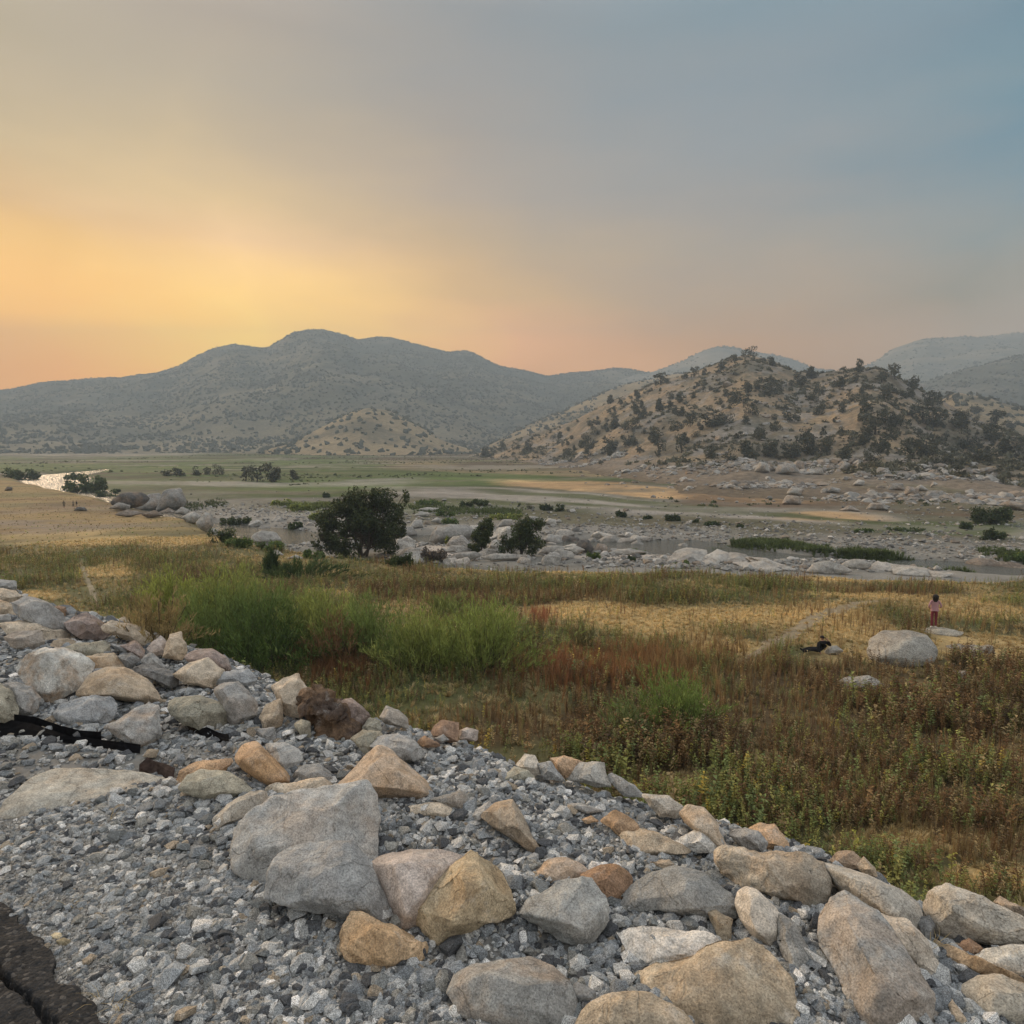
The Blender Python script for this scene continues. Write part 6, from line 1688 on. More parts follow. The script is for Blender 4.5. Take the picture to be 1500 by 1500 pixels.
# rounded bushes along the river, on the bars and the plain
BUSH = [
 ('L', 970, 1035, 120, 80, 'D', 'dark dense bush at the foot of the grey outcrop'), ('L', 1050, 1058, 120, 60, 'G', 'green bush right of the dark dense one below the outcrop'), ('L', 1190, 1066, 140, 50, 'G', 'long green bush below the boulders of the rapids'),
 ('L', 1300, 975, 60, 42, 'D', 'small dark bush standing in the rapids'), ('L', 1040, 955, 150, 40, 'D', 'low dark bush on the cobbles above the rapids'), ('L', 1410, 935, 110, 46, 'Y', 'yellow-green bush left of the big dark tree'),
 ('L', 1330, 893, 120, 38, 'Y', 'yellow-green low bush at the back of the rapids'), ('L', 1240, 872, 100, 32, 'Y', 'pale yellow-green bush far behind the rapids'), ('L', 95, 762, 150, 66, 'H', 'hazy green willow clump at the left of the shining river bend'),
 ('L', 392, 822, 190, 100, 'H', 'hazy green willow clump inside the river bend'), ('L', 470, 842, 90, 50, 'H', 'lower hazy willow clump right of the one in the river bend'), ('L', 330, 770, 80, 52, 'H', 'rounded hazy willow at the near side of the shining bend'),
 ('L', 1435, 835, 30, 27, 'D', 'tiny dark bush at the edge of the far green band'), ('L', 1380, 1104, 110, 45, 'G', 'green bush below the left foot of the big dark tree'), ('L', 517, 812, 22, 12, 'D', 'tiny dark bush on top of the outcrop shoulder'),
 ('C', 560, 1138, 130, 64, 'D', 'dark green bush at the meadow edge right of the big tree'), ('C', 700, 1116, 110, 74, 'B', 'bare grey-brown bush between the boulders and the meadow'), ('C', 760, 918, 80, 40, 'G', 'green bush beyond the largest river boulder'),
 ('C', 780, 958, 80, 40, 'G', 'green bush directly behind the largest river boulder'), ('C', 800, 1042, 90, 40, 'Y', 'light green bush in front of the largest river boulder'), ('C', 850, 878, 60, 30, 'D', 'small dark bush left in the row on the gravel bar'),
 ('C', 910, 875, 80, 38, 'D', 'broad dark bush in the row on the gravel bar'), ('C', 1095, 883, 42, 24, 'D', 'small dark bush alone on the gravel bar'), ('C', 1200, 893, 60, 34, 'D', 'left dark bush of the right group on the gravel bar'),
 ('C', 1255, 897, 46, 46, 'D', 'tallest dark bush of the right group on the gravel bar'), ('C', 1295, 897, 26, 20, 'D', 'little dark bush at the right end of the gravel bar group'), ('C', 1030, 932, 150, 32, 'Y', 'long yellow-green bush behind the small trees'),
 ('C', 1410, 1108, 60, 36, 'G', 'green bush at the meadow edge below the darkest boulder'), ('C', 690, 868, 140, 28, 'G', 'long green bush on the far bank behind the big tree'),
 ('R', 690, 1356, 100, 36, 'G', 'green bush in front of the pale rock by the water'), ('R', 655, 1394, 44, 36, 'D', 'dark bush right at the meadow edge below the pale rocks'), ('R', 930, 1415, 90, 40, 'G', 'green bush below the left plate of the bedrock slab'),
 ('R', 605, 1152, 60, 36, 'D', 'small dark bush on the bare bar, left of three'), ('R', 880, 1172, 74, 46, 'D', 'largest dark bush on the bare bar'), ('R', 1005, 1182, 42, 44, 'D', 'upright dark bush on the bare bar'),
 ('R', 1130, 1200, 150, 32, 'D', 'long low dark bush right of the upright one on the bar'), ('R', 1255, 1210, 40, 20, 'D', 'little low bush at the right end of the bare bar'), ('R', 745, 1163, 50, 20, 'D', 'little low bush left of the largest one on the bar'),
 ('Q', 1310, 1185, 250, 110, 'D', 'large dark bush on the flat near the right edge'), ('Q', 1335, 1275, 150, 70, 'D', 'dark bush below the large one near the right edge'), ('Q', 1180, 1220, 56, 52, 'D', 'small round dark bush left of the large one'),
 ('Q', 620, 1236, 110, 26, 'G', 'low green bush on the flat above the white cobbles'), ('Q', 1460, 1390, 130, 60, 'G', 'green bush cut by the right edge behind the brown outcrop'), ('Q', 860, 1228, 220, 26, 'H', 'long pale green bank of low willow on the flat'),
]
KIND = dict(D=(0.055, 0.08, 0.03), G=(0.10, 0.15, 0.045), Y=(0.20, 0.24, 0.065), H=(0.08, 0.11, 0.048), B=(0.14, 0.115, 0.095))
for i, (zm, x_, y_, w_, h_, kd, lab) in enumerate(BUSH):
    ox, oy, k = ZOOMS[zm]
    p = hit(ox + x_ / k, oy + y_ / k, ground_z); sc_ = p.y / FPX
    w_, h_ = w_ / k * sc_, h_ / k * sc_
    rng = random.Random(40 + i)
    root = tag(empty('bush', p), lab, 'bush', 'bushes along the river and on its bars')
    nl = max(4, int(5 * w_ / h_ / 1.3)); nl = min(nl, 10)
    lob = [((-.5 + (j + .5) / nl) * w_ * .85 + rng.uniform(-.06, .06) * w_, rng.uniform(-.2, .2) * w_ * .6, rng.uniform(.18, .45) * h_, w_ * rng.uniform(.7, 1.1) / nl * 1.1, max(w_ * .16, h_ * .3), h_ * rng.uniform(.35, .55)) for j in range(nl)]
    lf = max(.10, 0.0021 * p.y)
    n_ = int(min(5200, max(500, 9.0 * w_ * h_ / lf ** 2)))
    V, F, C = leaf_cloud(lob, n_, lf, 40 + i, KIND[kd], var=.35, shell=.3, stretch=2.0)
    V[:, 2] = np.maximum(V[:, 2], -.1)
    mesh_np('leaves', V, F, M['leaf'], C, False, root)
    V, F = limb_mesh('s', [bent((rng.uniform(-.1, .1) * w_, 0, -.1), (l[0], l[1], l[2] + l[5] * .6), .03 * h_, .01 * h_, rng, .1, 4) for l in lob], None, 4)
    mesh_np('stems', V, F, M['bark'], None, False, root)

# green banks of low growth along the dark pool and the side channels
parts = []
for pts, nn, colr, hm in (([(1040, 800), (1100, 795), (1150, 797), (1215, 808)], 1500, (0.085, 0.115, 0.035), .9), ([(1230, 812), (1290, 815), (1340, 822), (1420, 832)], 1900, (0.085, 0.115, 0.035), .9), ([(430, 745), (470, 742), (530, 740)], 1200, (0.13, 0.16, 0.045), 1.0),
                          ([(600, 745), (690, 750), (760, 752)], 900, (0.09, 0.12, 0.04), .8), ([(250, 742), (330, 738)], 300, (0.09, 0.11, 0.05), .8), ([(1440, 808), (1500, 818), (1560, 825)], 500, (0.09, 0.12, 0.04), .8), ([(520, 825), (640, 828), (760, 826), (900, 822)], 1500, (0.09, 0.115, 0.04), .6), ([(340, 815), (430, 822), (520, 826)], 1000, (0.08, 0.115, 0.04), .8)):
    uu = np.array([p[0] for p in pts]); vv = np.array([p[1] for p in pts])
    q = rg.random(nn); a = np.interp(q, np.linspace(0, 1, len(pts)), uu) + rg.normal(0, 6, nn); b = np.interp(q, np.linspace(0, 1, len(pts)), vv) + rg.normal(0, 2.4, nn)
    d = np.stack([(a - 750) / FPX, CP + SP * (750 - b) / FPX, -SP + CP * (750 - b) / FPX], 1)
    tt = ((-4.2 if hm > .7 else -1.0) - CAMZ) / d[:, 2]; xx, yy = d[:, 0] * tt, d[:, 1] * tt
    h_ = rg.uniform(.4, 1.0, nn) * hm
    parts += plant(TUFTS, xx, yy, h_, h_ * 1.3, np.array(colr) * rg.uniform(.65, 1.35, (nn, 1)), rg, .3)
V, F, C = cat_arrays(parts)
tag(mesh_np('reeds', V, F, M['leaf'], C), kind='stuff')

# a few dry straws blown onto the gravel
parts = []
xy = np.array([hit(u, v, ground_z)[:2] for u, v in ((160, 1203), (168, 1476), (176, 1483), (150, 1470), (105, 1330), (1365, 1393))])
TW = [tuft_template(870, 6, 1.6, .012)]
parts += plant(TW, xy[:, 0], xy[:, 1], np.full(len(xy), .05), np.full(len(xy), .07), np.tile((0.5, 0.39, 0.2), (len(xy), 1)), rg, .8)
V, F, C = cat_arrays(parts); V[:, 2] += .03
tag(mesh_np('straw_wisps', V, F, M['straw'], C), kind='stuff')
# ------------------------------------------------------------------ people
def skin_body(name, joints, edges, mat_fn, mats, parent, sub=2):
    """one continuous surface grown round a skeleton: joints {name: (x,y,z,r)}"""
    names = list(joints)
    me = bpy.data.meshes.new(name)
    me.from_pydata([joints[n][:3] for n in names], [(names.index(a), names.index(b)) for a, b in edges], [])
    o = bpy.data.objects.new(name, me); COL.objects.link(o)
    md = o.modifiers.new('s', 'SKIN'); md.use_smooth_shade = True; md.branch_smoothing = 0.3
    for i, n in enumerate(names):
        r = joints[n][3]; r = (r, r) if not isinstance(r, tuple) else r
        me.skin_vertices[0].data[i].radius = r
        me.skin_vertices[0].data[i].use_root = (n == 'pelvis')
    sb = o.modifiers.new('u', 'SUBSURF'); sb.levels = sb.render_levels = sub
    bpy.context.view_layer.update()
    m2 = bpy.data.meshes.new_from_object(o.evaluated_get(bpy.context.evaluated_depsgraph_get()))
    bpy.data.objects.remove(o); bpy.data.meshes.remove(me)
    m2.name = name
    m2.materials.clear()
    for m in mats: m2.materials.append(m)
    for p in m2.polygons:
        p.use_smooth = True; p.material_index = mat_fn(p.center)
    o = bpy.data.objects.new(name, m2); COL.objects.link(o); o.parent = parent
    return o


def fabric(name, c): return mat_plain(name, c, 0.85, 0.15, 40, 0.003, 0.2)


skin = mat_plain('skin', (0.34, 0.19, 0.13), 0.55, 0.06, 30, 0.001); hairm = mat_plain('dark_hair', (0.02, 0.014, 0.012), 0.6, 0.4, 60, 0.004)
pinkm = fabric('dusty_pink_knit', (0.48, 0.28, 0.31)); wine = fabric('wine_red_cloth', (0.20, 0.04, 0.055)); shoe = fabric('white_canvas', (0.75, 0.73, 0.70)); blk = fabric('black_cloth', (0.012, 0.012, 0.014))
greyc = fabric('grey_cloth', (0.10, 0.10, 0.085)); tanc = fabric('faded_tan_cloth', (0.30, 0.26, 0.21)); darkb = fabric('dark_brown_cloth', (0.06, 0.05, 0.04))


def standing(armL, armR, step=0.0):
    J = dict(pelvis=(0, 0, .95, (.135, .105)), waist=(0, 0, 1.08, (.115, .085)), chest=(0, -.01, 1.27, (.145, .10)), collar=(0, -.005, 1.40, (.10, .07)), neck=(0, .0, 1.465, .048), chin=(0, .012, 1.53, .062), head=(0, .0, 1.61, (.078, .092)), crown=(0, -.008, 1.665, (.055, .065)))
    E = [('pelvis', 'waist'), ('waist', 'chest'), ('chest', 'collar'), ('collar', 'neck'), ('neck', 'chin'), ('chin', 'head'), ('head', 'crown')]
    for s, side, arm in ((-1, 'l', armL), (1, 'r', armR)):
        st = step * s
        J.update({side + 'hip': (s * .085, 0, .86, (.088, .092)), side + 'knee': (s * .092, .015 + st * .5, .48, .058), side + 'calf': (s * .094, -.008 + st * .8, .33, .054), side + 'ankle': (s * .095, -.01 + st, .09, .036), side + 'heel': (s * .096, -.01 + st, .045, .04), side + 'toe': (s * .11, .15 + st, .035, .036)})
        E += [('pelvis', side + 'hip'), (side + 'hip', side + 'knee'), (side + 'knee', side + 'calf'), (side + 'calf', side + 'ankle'), (side + 'ankle', side + 'heel'), (side + 'heel', side + 'toe')]
        sh, el, wr, ha = arm
        J.update({side + 'sh': (s * sh[0], sh[1], sh[2], .056), side + 'el': (s * el[0], el[1], el[2], .043), side + 'wr': (s * wr[0], wr[1], wr[2], .03), side + 'palm': (s * ha[0], ha[1], ha[2], (.022, .038))})
        E += [('collar', side + 'sh'), (side + 'sh', side + 'el'), (side + 'el', side + 'wr'), (side + 'wr', side + 'palm')]
        dx, dy, dz = (ha[k] - wr[k] for k in range(3)); L = math.sqrt(dx * dx + dy * dy + dz * dz)
        dx, dy, dz = dx / L, dy / L, dz / L
        for f in range(4):
            off = (f - 1.5) * .018; ln = (.075, .088, .083, .066)[f]
            J[side + 'f%d' % f] = (s * (ha[0] + dx * .04), ha[1] + dy * .04 + off, ha[2] + dz * .04, .0095)
            J[side + 'g%d' % f] = (s * (ha[0] + dx * (.04 + ln) - .012), ha[1] + dy * (.04 + ln) + off, ha[2] + dz * (.04 + ln), .0075)
            E += [(side + 'palm', side + 'f%d' % f), (side + 'f%d' % f, side + 'g%d' % f)]
        J[side + 'th'] = (s * (ha[0] - .01), ha[1] + .055, ha[2] + dz * .05, .0095)
        E.append((side + 'palm', side + 'th'))
    return J, E


def hair_mesh(name, cen, rx, ry, top, bottom, parent, seed=1):
    bm = bmesh.new()
    bmesh.ops.create_icosphere(bm, subdivisions=3, radius=1)
    for v in bm.verts:
        z = v.co.z
        k = 1.0 if z > 0 else 1 - .28 * z * z
        d = 1 + .10 * mnoise.noise(v.co * 3 + Vector((seed, 0, 0))) + .06 * mnoise.noise(Vector((v.co.x * 14, v.co.y * 14, seed)))
        v.co = Vector((v.co.x * rx * k * d, v.co.y * ry * k * d, z * (top if z > 0 else bottom)))
    for f in bm.faces: f.smooth = True
    me = bpy.data.meshes.new(name); bm.to_mesh(me); bm.free(); me.materials.append(hairm)
    o = bpy.data.objects.new(name, me); COL.objects.link(o); o.location = cen; o.parent = parent
    return o


def face_bits(parent, cen, fwd=1):
    """eyes, nose, mouth and ears on the head"""
    bm = bmesh.new()
    for s in (-1, 1):
        bmesh.ops.create_uvsphere(bm, u_segments=8, v_segments=6, radius=.013, matrix=__import__('mathutils').Matrix.Translation((s * .032, .082 * fwd, .005)))
    me = bpy.data.meshes.new('eyes'); bm.to_mesh(me); bm.free(); me.materials.append(mat_plain('eye', (0.05, 0.04, 0.035), 0.3, 0.1))
    o = bpy.data.objects.new('eyes', me); COL.objects.link(o); o.location = cen; o.parent = parent
    bm = bmesh.new()
    Mx = __import__('mathutils').Matrix
    bmesh.ops.create_cone(bm, segments=8, radius1=.017, radius2=.007, depth=.05, cap_ends=True, matrix=Mx.Translation((0, .093 * fwd, -.02)))
    for s in (-1, 1): bmesh.ops.create_uvsphere(bm, u_segments=8, v_segments=6, radius=.026, matrix=Mx.Translation((s * .078, -.01, -.01)) @ Mx.Diagonal((.4, .8, 1.2, 1)))
    me = bpy.data.meshes.new('nose_and_ears'); bm.to_mesh(me); bm.free(); me.materials.append(skin)
    o = bpy.data.objects.new('nose_and_ears', me); COL.objects.link(o); o.location = cen; o.parent = parent


# woman standing on the flat rock, seen from behind, elbows out
p = hit(1367, 925, ground_z)
rt = tag(empty('person', (p.x, p.y, p.z + .17), RAD(-18)), 'standing person seen from behind with long dark hair, pink top, wine-red trousers and white shoes', 'person')
J, E = standing(((.17, -.01, 1.37), (.27, -.06, 1.12), (.20, .10, .98), (.16, .16, .99)), ((.17, -.01, 1.37), (.29, -.05, 1.13), (.23, .12, 1.02), (.18, .19, 1.03)), .02)


def wcol(c):
    if c.z > 1.44: return 0
    if abs(c.x) > .165 and c.z < 1.06 and c.y > .05: return 0
    if c.z > .93 or (abs(c.x) > .17 and c.z > .9): return 1
    if c.z > .12: return 2
    return 3


skin_body('body', J, E, wcol, [skin, pinkm, wine, shoe], rt)
hair_mesh('hair', (0, -.04, 1.60), .145, .115, .125, .34, rt, 3)
face_bits(rt, (0, 0, 1.60))
# loose hem of the pink top
bm = bmesh.new(); rows = []
for i, (z, rx, ry) in enumerate(((1.34, .172, .125), (1.20, .168, .125), (1.06, .165, .13), (.95, .178, .142), (.89, .185, .148))):
    rows.append([bm.verts.new((math.cos(a) * rx * (1 + .03 * math.sin(a * 7 + i)), math.sin(a) * ry * (1 + .03 * math.cos(a * 5)), z + .012 * math.sin(a * 3))) for a in np.linspace(0, 2 * math.pi, 28, endpoint=False)])
for r0, r1 in zip(rows[:-1], rows[1:]):
    for j in range(28): bm.faces.new((r0[j], r1[j], r1[(j + 1) % 28], r0[(j + 1) % 28])).smooth = True
me = bpy.data.meshes.new('top'); bm.to_mesh(me); bm.free(); me.materials.append(pinkm)
o = bpy.data.objects.new('top', me); COL.objects.link(o); o.parent = rt

# person in black lying back against a rock, legs stretched to the left, one hand raised to the face
p = hit(1203, 957, ground_z)
rt = tag(empty('person', (p.x, p.y, p.z + .03), 0), 'person in black reclining against a small rock with one hand raised to the face', 'person')
rt.scale = (.88, .88, .88)
J = dict(pelvis=(.0, 0, .15, (.20, .17)), waist=(.02, 0, .29, (.20, .15)), chest=(.04, 0, .45, (.23, .16)), collar=(.04, 0, .58, (.15, .11)), neck=(.03, 0, .65, .055), chin=(.03, .01, .70, .07), head=(.02, .0, .78, (.09, .10)), crown=(.015, 0, .84, .065),
         lhip=(-.18, -.10, .15, .13), lknee=(-.55, -.14, .22, .095), lcalf=(-.72, -.14, .18, .085), lank=(-.95, -.14, .08, .055), ltoe=(-1.0, -.15, .2, .045),
         rhip=(-.18, .10, .15, .13), rknee=(-.52, .13, .19, .095), rcalf=(-.70, .15, .15, .08), rank=(-.93, .17, .08, .05), rtoe=(-.98, .19, .19, .045),
         lsh=(-.16, -.05, .52, .095), lel=(-.25, -.14, .31, .075), lwr=(-.20, -.24, .13, .045), lpalm=(-.18, -.28, .07, (.04, .03)),
         rsh=(.24, .05, .52, .095), rel=(.45, -.04, .38, .075), rwr=(.27, -.10, .64, .045), rpalm=(.19, -.10, .74, .036))
E = [('pelvis', 'waist'), ('waist', 'chest'), ('chest', 'collar'), ('collar', 'neck'), ('neck', 'chin'), ('chin', 'head'), ('head', 'crown'), ('pelvis', 'lhip'), ('lhip', 'lknee'), ('lknee', 'lcalf'), ('lcalf', 'lank'), ('lank', 'ltoe'),
     ('pelvis', 'rhip'), ('rhip', 'rknee'), ('rknee', 'rcalf'), ('rcalf', 'rank'), ('rank', 'rtoe'), ('collar', 'lsh'), ('lsh', 'lel'), ('lel', 'lwr'), ('lwr', 'lpalm'), ('collar', 'rsh'), ('rsh', 'rel'), ('rel', 'rwr'), ('rwr', 'rpalm')]
for f in range(4):
    J['lf%d' % f] = (-.20 + .018 * f, -.35 + .008 * f, .03, .0095); E.append(('lpalm', 'lf%d' % f))
    J['rf%d' % f] = (.13 - .004 * f, -.10 + .014 * f, .80 - .02 * f, .0095); E.append(('rpalm', 'rf%d' % f))


def bcol(c):
    if c.z > .63: return 0
    if c.x < -.93: return 2
    if -.26 < c.x < -.12 and c.z < .10 and c.y < -.24: return 0
    return 1


skin_body('body', J, E, bcol, [skin, blk, blk], rt)
hair_mesh('hair', (.02, .025, .80), .108, .105, .085, .08, rt, 5)
bm = bmesh.new(); bmesh.ops.create_cube(bm, size=1, matrix=__import__('mathutils').Matrix.Translation((.07, -.06, .785)) @ __import__('mathutils').Matrix.Diagonal((.15, .07, .035, 1)))
bmesh.ops.bevel(bm, geom=bm.edges, offset=.008, segments=2, affect='EDGES')
me = bpy.data.meshes.new('sunglasses'); bm.to_mesh(me); bm.free(); me.materials.append(mat_plain('dark_glass', (.01, .01, .01), .25, .1))
o = bpy.data.objects.new('dark_visor', me); COL.objects.link(o); o.parent = rt

# three walkers far off on the golden knoll
for u, v, h_, up, lo_, lab, stp, rz in ((94, 744.5, 11.5, greyc, darkb, 'leftmost of three far walkers, alone, in dull green-grey clothes', .06, 30), (107.6, 744, 11, tanc, blk, 'middle far walker in a pale top and black shorts', .10, 160), (112.6, 744, 11, blk, tanc, 'right far walker in a black top and pale trousers', .12, 150)):
    p = hit(u, v, ground_z); sc_ = h_ / FPX * p.y / 1.72
    rt = tag(empty('person', p, RAD(rz)), lab, 'person', 'walkers on the golden knoll')
    rt.scale = (sc_, sc_, sc_)
    J, E = standing(((.17, -.01, 1.37), (.24, -.05, 1.10), (.25, .06, .88), (.25, .09, .80)), ((.17, -.01, 1.37), (.24, .02, 1.10), (.25, .10, .90), (.25, .14, .82)), stp)
    skin_body('body', J, E, (lambda c: 0 if c.z > 1.45 or (abs(c.x) > .2 and c.z < .95) else (1 if c.z > .93 else (2 if c.z > .40 else (0 if c.z > .1 else 3)))), [skin, up, lo_, shoe], rt, 1)
    hair_mesh('hair', (0, -.02, 1.63), .095, .10, .08, .10, rt, u)
ZENITH = (0.86, 0.87, 0.89)  # overhead sky, raised above the in-view sky to brighten the ground
BACKSKY = (0.98, 0.95, 0.93)  # unseen sky behind the camera, brightened as fill light for the ground
SMOKE_WARP = 0.085
SKY_GAIN = 40.0
NISHITA_GAIN = 0.02
SUN_ELEV = 18.0
SUN_POWER = 5.0
SUN_COL = (1.0, 0.76, 0.52)
HAZE = 0.00056
HAZE_COL = (0.405, 0.495, 0.585)
HAZE_ANI = 0.0
HAZE_TOP = 480
VOL_BOUNCES = 1
EXPOSURE = 0.2
SKY = [(11.0, [(0.0, (3.2, 1.2112, 0.03)), (0.0832, (3.2, 1.2112, 0.03)), (0.1522, (3.2, 1.4534, 0.03)), (0.2255, (1.7674, 0.9266, 0.1246)), (0.2673, (1.137, 0.6445, 0.189)), (0.3267, (0.6972, 0.5015, 0.2436)), (0.3818, (0.6076, 0.4629, 0.272)), (0.4325, (0.5082, 0.4086, 0.2671)), (0.85, (0.86, 0.87, 0.89))]), (23.1, [(0.0, (3.2, 1.9027, 0.1788)), (0.1458, (3.2, 1.9027, 0.1788)), (0.1878, (2.7693, 1.5965, 0.2319)), (0.2522, (1.6811, 1.0046, 0.4028)), (0.2978, (1.1614, 0.7686, 0.318)), (0.3618, (0.7981, 0.5786, 0.3031)), (0.4202, (0.5825, 0.4658, 0.3166)), (0.4731, (0.4675, 0.3844, 0.3056)), (0.85, (0.86, 0.87, 0.89))]), (43.3, [(0.0, (2.1267, 0.9155, 0.2576)), (0.149, (2.1267, 0.9155, 0.2576)), (0.2034, (1.3895, 0.7673, 0.2068)), (0.2721, (0.8398, 0.5502, 0.265)), (0.3204, (0.608, 0.4548, 0.3228)), (0.3874, (0.4379, 0.3648, 0.3042)), (0.4478, (0.3423, 0.3304, 0.3231)), (0.5016, (0.2768, 0.3001, 0.3212)), (0.85, (0.86, 0.87, 0.89))]), (63.5, [(0.0, (1.1541, 0.4822, 0.0964)), (0.1421, (1.1541, 0.4822, 0.0964)), (0.1943, (0.8056, 0.4842, 0.2448)), (0.2605, (0.5159, 0.4084, 0.3065)), (0.3072, (0.3749, 0.3517, 0.3344)), (0.3725, (0.2963, 0.3336, 0.3654)), (0.4318, (0.234, 0.3031, 0.3583)), (0.4851, (0.1905, 0.2899, 0.3577)), (0.85, (0.86, 0.87, 0.89))]), (81.2, [(0.0, (0.8961, 0.5718, 0.3415)), (0.133, (0.8961, 0.5718, 0.3415)), (0.1743, (0.4216, 0.3295, 0.2011)), (0.225, (0.2829, 0.3382, 0.3321)), (0.2667, (0.1692, 0.3041, 0.3823)), (0.326, (0.0343, 0.2347, 0.369)), (0.381, (0.1118, 0.2671, 0.3581)), (0.4317, (0.1038, 0.2375, 0.3351)), (0.85, (0.86, 0.87, 0.89))]), (125.0, [(0.0, (0.98, 0.95, 0.93)), (0.5, (0.98, 0.95, 0.93)), (0.85, (0.86, 0.87, 0.89))])]  # top stops and last bearing hold the brightened out-of-view sky
# ------------------------------------------------------------------ light, sky, air
SUN_AZ, SUN_EL = RAD(-46), RAD(SUN_ELEV)
sd = Vector((math.sin(SUN_AZ) * math.cos(SUN_EL), math.cos(SUN_AZ) * math.cos(SUN_EL), math.sin(SUN_EL)))
ld = bpy.data.lights.new('sun', 'SUN'); ld.energy = SUN_POWER; ld.angle = RAD(28); ld.color = SUN_COL
lo = bpy.data.objects.new('sun', ld); COL.objects.link(lo)
lo.rotation_euler = (-sd).to_track_quat('-Z', 'Y').to_euler(); lo.location = (-40, 40, 60)

w = bpy.data.worlds.new('World'); SC.world = w; w.use_nodes = True
nt = w.node_tree
for n in list(nt.nodes): nt.nodes.remove(n)
wo = nt.nodes.new('ShaderNodeOutputWorld'); bg = nt.nodes.new('ShaderNodeBackground')
sky = nt.nodes.new('ShaderNodeTexSky'); sky.sky_type = 'NISHITA'; sky.sun_disc = False
sky.sun_elevation = SUN_EL; sky.sun_rotation = SUN_AZ; sky.air_density = 1.5; sky.dust_density = 6.0; sky.ozone_density = 1.5
tc = nt.nodes.new('ShaderNodeTexCoord').outputs['Generated']
sep = nt.nodes.new('ShaderNodeSeparateXYZ'); nt.links.new(tc, sep.inputs[0])


def s2l(c):
    return tuple((x / 255 / 12.92) if x / 255 <= 0.04045 else ((x / 255 + 0.055) / 1.055) ** 2.4 for x in c)


def ramp(stops):
    r = nt.nodes.new('ShaderNodeValToRGB'); cr = r.color_ramp; cr.interpolation = 'B_SPLINE'
    while len(cr.elements) > 1: cr.elements.remove(cr.elements[-1])
    for i, (p, c) in enumerate(stops):
        e = cr.elements[0] if i == 0 else cr.elements.new(p)
        e.position = p; e.color = (*s2l(c), 1)
    return r


# smoke-filled evening sky: colour by height for a few bearings, blended by the angle from the sun's bearing
dt = nt.nodes.new('ShaderNodeVectorMath'); dt.operation = 'DOT_PRODUCT'
nz = nt.nodes.new('ShaderNodeVectorMath'); nz.operation = 'MULTIPLY'; nz.inputs[1].default_value = (1, 1, 0)
nn = nt.nodes.new('ShaderNodeVectorMath'); nn.operation = 'NORMALIZE'
nt.links.new(tc, nz.inputs[0]); nt.links.new(nz.outputs[0], nn.inputs[0])
nt.links.new(nn.outputs[0], dt.inputs[0]); dt.inputs[1].default_value = (math.sin(SUN_AZ), math.cos(SUN_AZ), 0)
ac = nt.nodes.new('ShaderNodeMath'); ac.operation = 'ARCCOSINE'; ac.use_clamp = False
nt.links.new(dt.outputs['Value'], ac.inputs[0])
sa = nd(nt, 'ShaderNodeTexNoise', Scale=2.3, Detail=4, Roughness=0.55)
mpa = nt.nodes.new('ShaderNodeMapping'); mpa.inputs['Scale'].default_value = (1, 1, 3.4); mpa.inputs['Location'].default_value = (4, 2, 1); mpa.inputs['Rotation'].default_value = (0.15, -0.2, 0)
nt.links.new(tc, mpa.inputs[0]); nt.links.new(mpa.outputs[0], sa.inputs['Vector'])
wa = nt.nodes.new('ShaderNodeMath'); wa.operation = 'MULTIPLY_ADD'; wa.inputs[1].default_value = 0.45
sb_ = nt.nodes.new('ShaderNodeMath'); sb_.operation = 'SUBTRACT'; sb_.inputs[1].default_value = 0.5
nt.links.new(sa.outputs['Fac'], sb_.inputs[0]); nt.links.new(sb_.outputs[0], wa.inputs[0]); nt.links.new(ac.outputs[0], wa.inputs[2])
# drifting smoke warps the height a little
sn = nd(nt, 'ShaderNodeTexNoise', Scale=1.6, Detail=4, Roughness=0.5)
mp = nt.nodes.new('ShaderNodeMapping'); mp.inputs['Scale'].default_value = (1, 1, 2.6); mp.inputs['Rotation'].default_value = (0.25, 0.2, 0)
nt.links.new(tc, mp.inputs[0]); nt.links.new(mp.outputs[0], sn.inputs['Vector'])
ma = nt.nodes.new('ShaderNodeMath'); ma.operation = 'MULTIPLY_ADD'; ma.inputs[1].default_value = SMOKE_WARP
sub = nt.nodes.new('ShaderNodeMath'); sub.operation = 'SUBTRACT'; sub.inputs[1].default_value = 0.5
nt.links.new(sn.outputs['Fac'], sub.inputs[0]); nt.links.new(sub.outputs[0], ma.inputs[0]); nt.links.new(sep.outputs['Z'], ma.inputs[2])


def ramp(stops):
    r = nt.nodes.new('ShaderNodeValToRGB'); cr = r.color_ramp; cr.interpolation = 'LINEAR'
    while len(cr.elements) > 1: cr.elements.remove(cr.elements[-1])
    for i, (p, c) in enumerate(stops):
        e = cr.elements[0] if i == 0 else cr.elements.new(p)
        e.position = p; e.color = (c[0] * 0.25, c[1] * 0.25, c[2] * 0.25, 1)
    return r


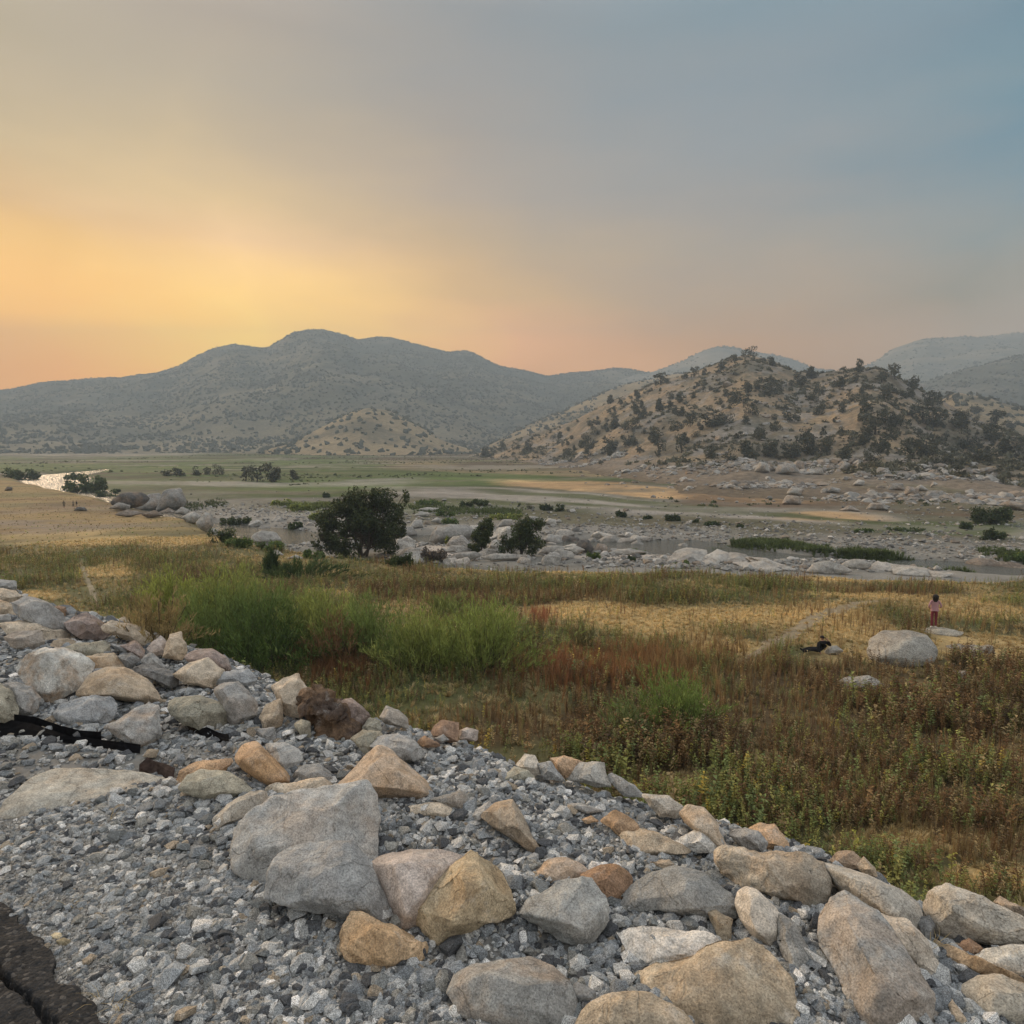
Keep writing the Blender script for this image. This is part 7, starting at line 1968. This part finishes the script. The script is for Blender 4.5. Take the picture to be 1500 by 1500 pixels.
c = None
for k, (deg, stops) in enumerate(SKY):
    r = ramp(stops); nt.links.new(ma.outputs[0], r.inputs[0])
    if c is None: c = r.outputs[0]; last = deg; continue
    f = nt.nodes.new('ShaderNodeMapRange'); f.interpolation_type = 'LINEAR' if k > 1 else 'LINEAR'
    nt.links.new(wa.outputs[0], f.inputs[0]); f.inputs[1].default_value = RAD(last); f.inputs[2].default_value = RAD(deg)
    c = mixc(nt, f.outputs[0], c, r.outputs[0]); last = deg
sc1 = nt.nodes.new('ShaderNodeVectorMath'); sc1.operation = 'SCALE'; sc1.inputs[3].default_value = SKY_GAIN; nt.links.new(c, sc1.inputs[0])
sc2 = nt.nodes.new('ShaderNodeVectorMath'); sc2.operation = 'SCALE'; sc2.inputs[3].default_value = NISHITA_GAIN; nt.links.new(sky.outputs[0], sc2.inputs[0])
ad = nt.nodes.new('ShaderNodeVectorMath'); ad.operation = 'ADD'
nt.links.new(sc1.outputs[0], ad.inputs[0]); nt.links.new(sc2.outputs[0], ad.inputs[1])
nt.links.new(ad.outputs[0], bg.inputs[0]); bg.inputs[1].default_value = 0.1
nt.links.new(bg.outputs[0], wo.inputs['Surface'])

# the smoky air of the valley
if HAZE > 0:
    m, nt, out = new_mat('smoky_air')
    pv = nt.nodes.new('ShaderNodeVolumePrincipled')
    pv.inputs['Color'].default_value = (*HAZE_COL, 1)
    pv.inputs['Density'].default_value = HAZE
    pv.inputs['Density Attribute'].default_value = ''
    pv.inputs['Anisotropy'].default_value = HAZE_ANI
    nt.links.new(pv.outputs[0], out.inputs['Volume'])
    bx = np.array([(-2980, -2980, -30), (2980, -2980, -30), (2980, 2980, -30), (-2980, 2980, -30), (-2980, -2980, HAZE_TOP), (2980, -2980, HAZE_TOP), (2980, 2980, HAZE_TOP), (-2980, 2980, HAZE_TOP)])
    hz = mesh_np('haze', bx, np.array([(0, 3, 2, 1), (4, 5, 6, 7), (0, 1, 5, 4), (1, 2, 6, 5), (2, 3, 7, 6), (3, 0, 4, 7)]), m)
    tag(hz, kind='stuff')

SC.render.engine = 'CYCLES'
cy = SC.cycles
cy.use_denoising = True
try: cy.denoiser = 'OPENIMAGEDENOISE'
except Exception: pass
cy.max_bounces = 5; cy.diffuse_bounces = 3; cy.glossy_bounces = 2; cy.transmission_bounces = 2; cy.volume_bounces = VOL_BOUNCES; cy.transparent_max_bounces = 4
cy.caustics_reflective = False; cy.caustics_refractive = False
SC.view_settings.view_transform = 'Standard'; SC.view_settings.look = 'None'; SC.view_settings.gamma = 1.0; SC.view_settings.use_curve_mapping = False
SC.view_settings.exposure = EXPOSURE
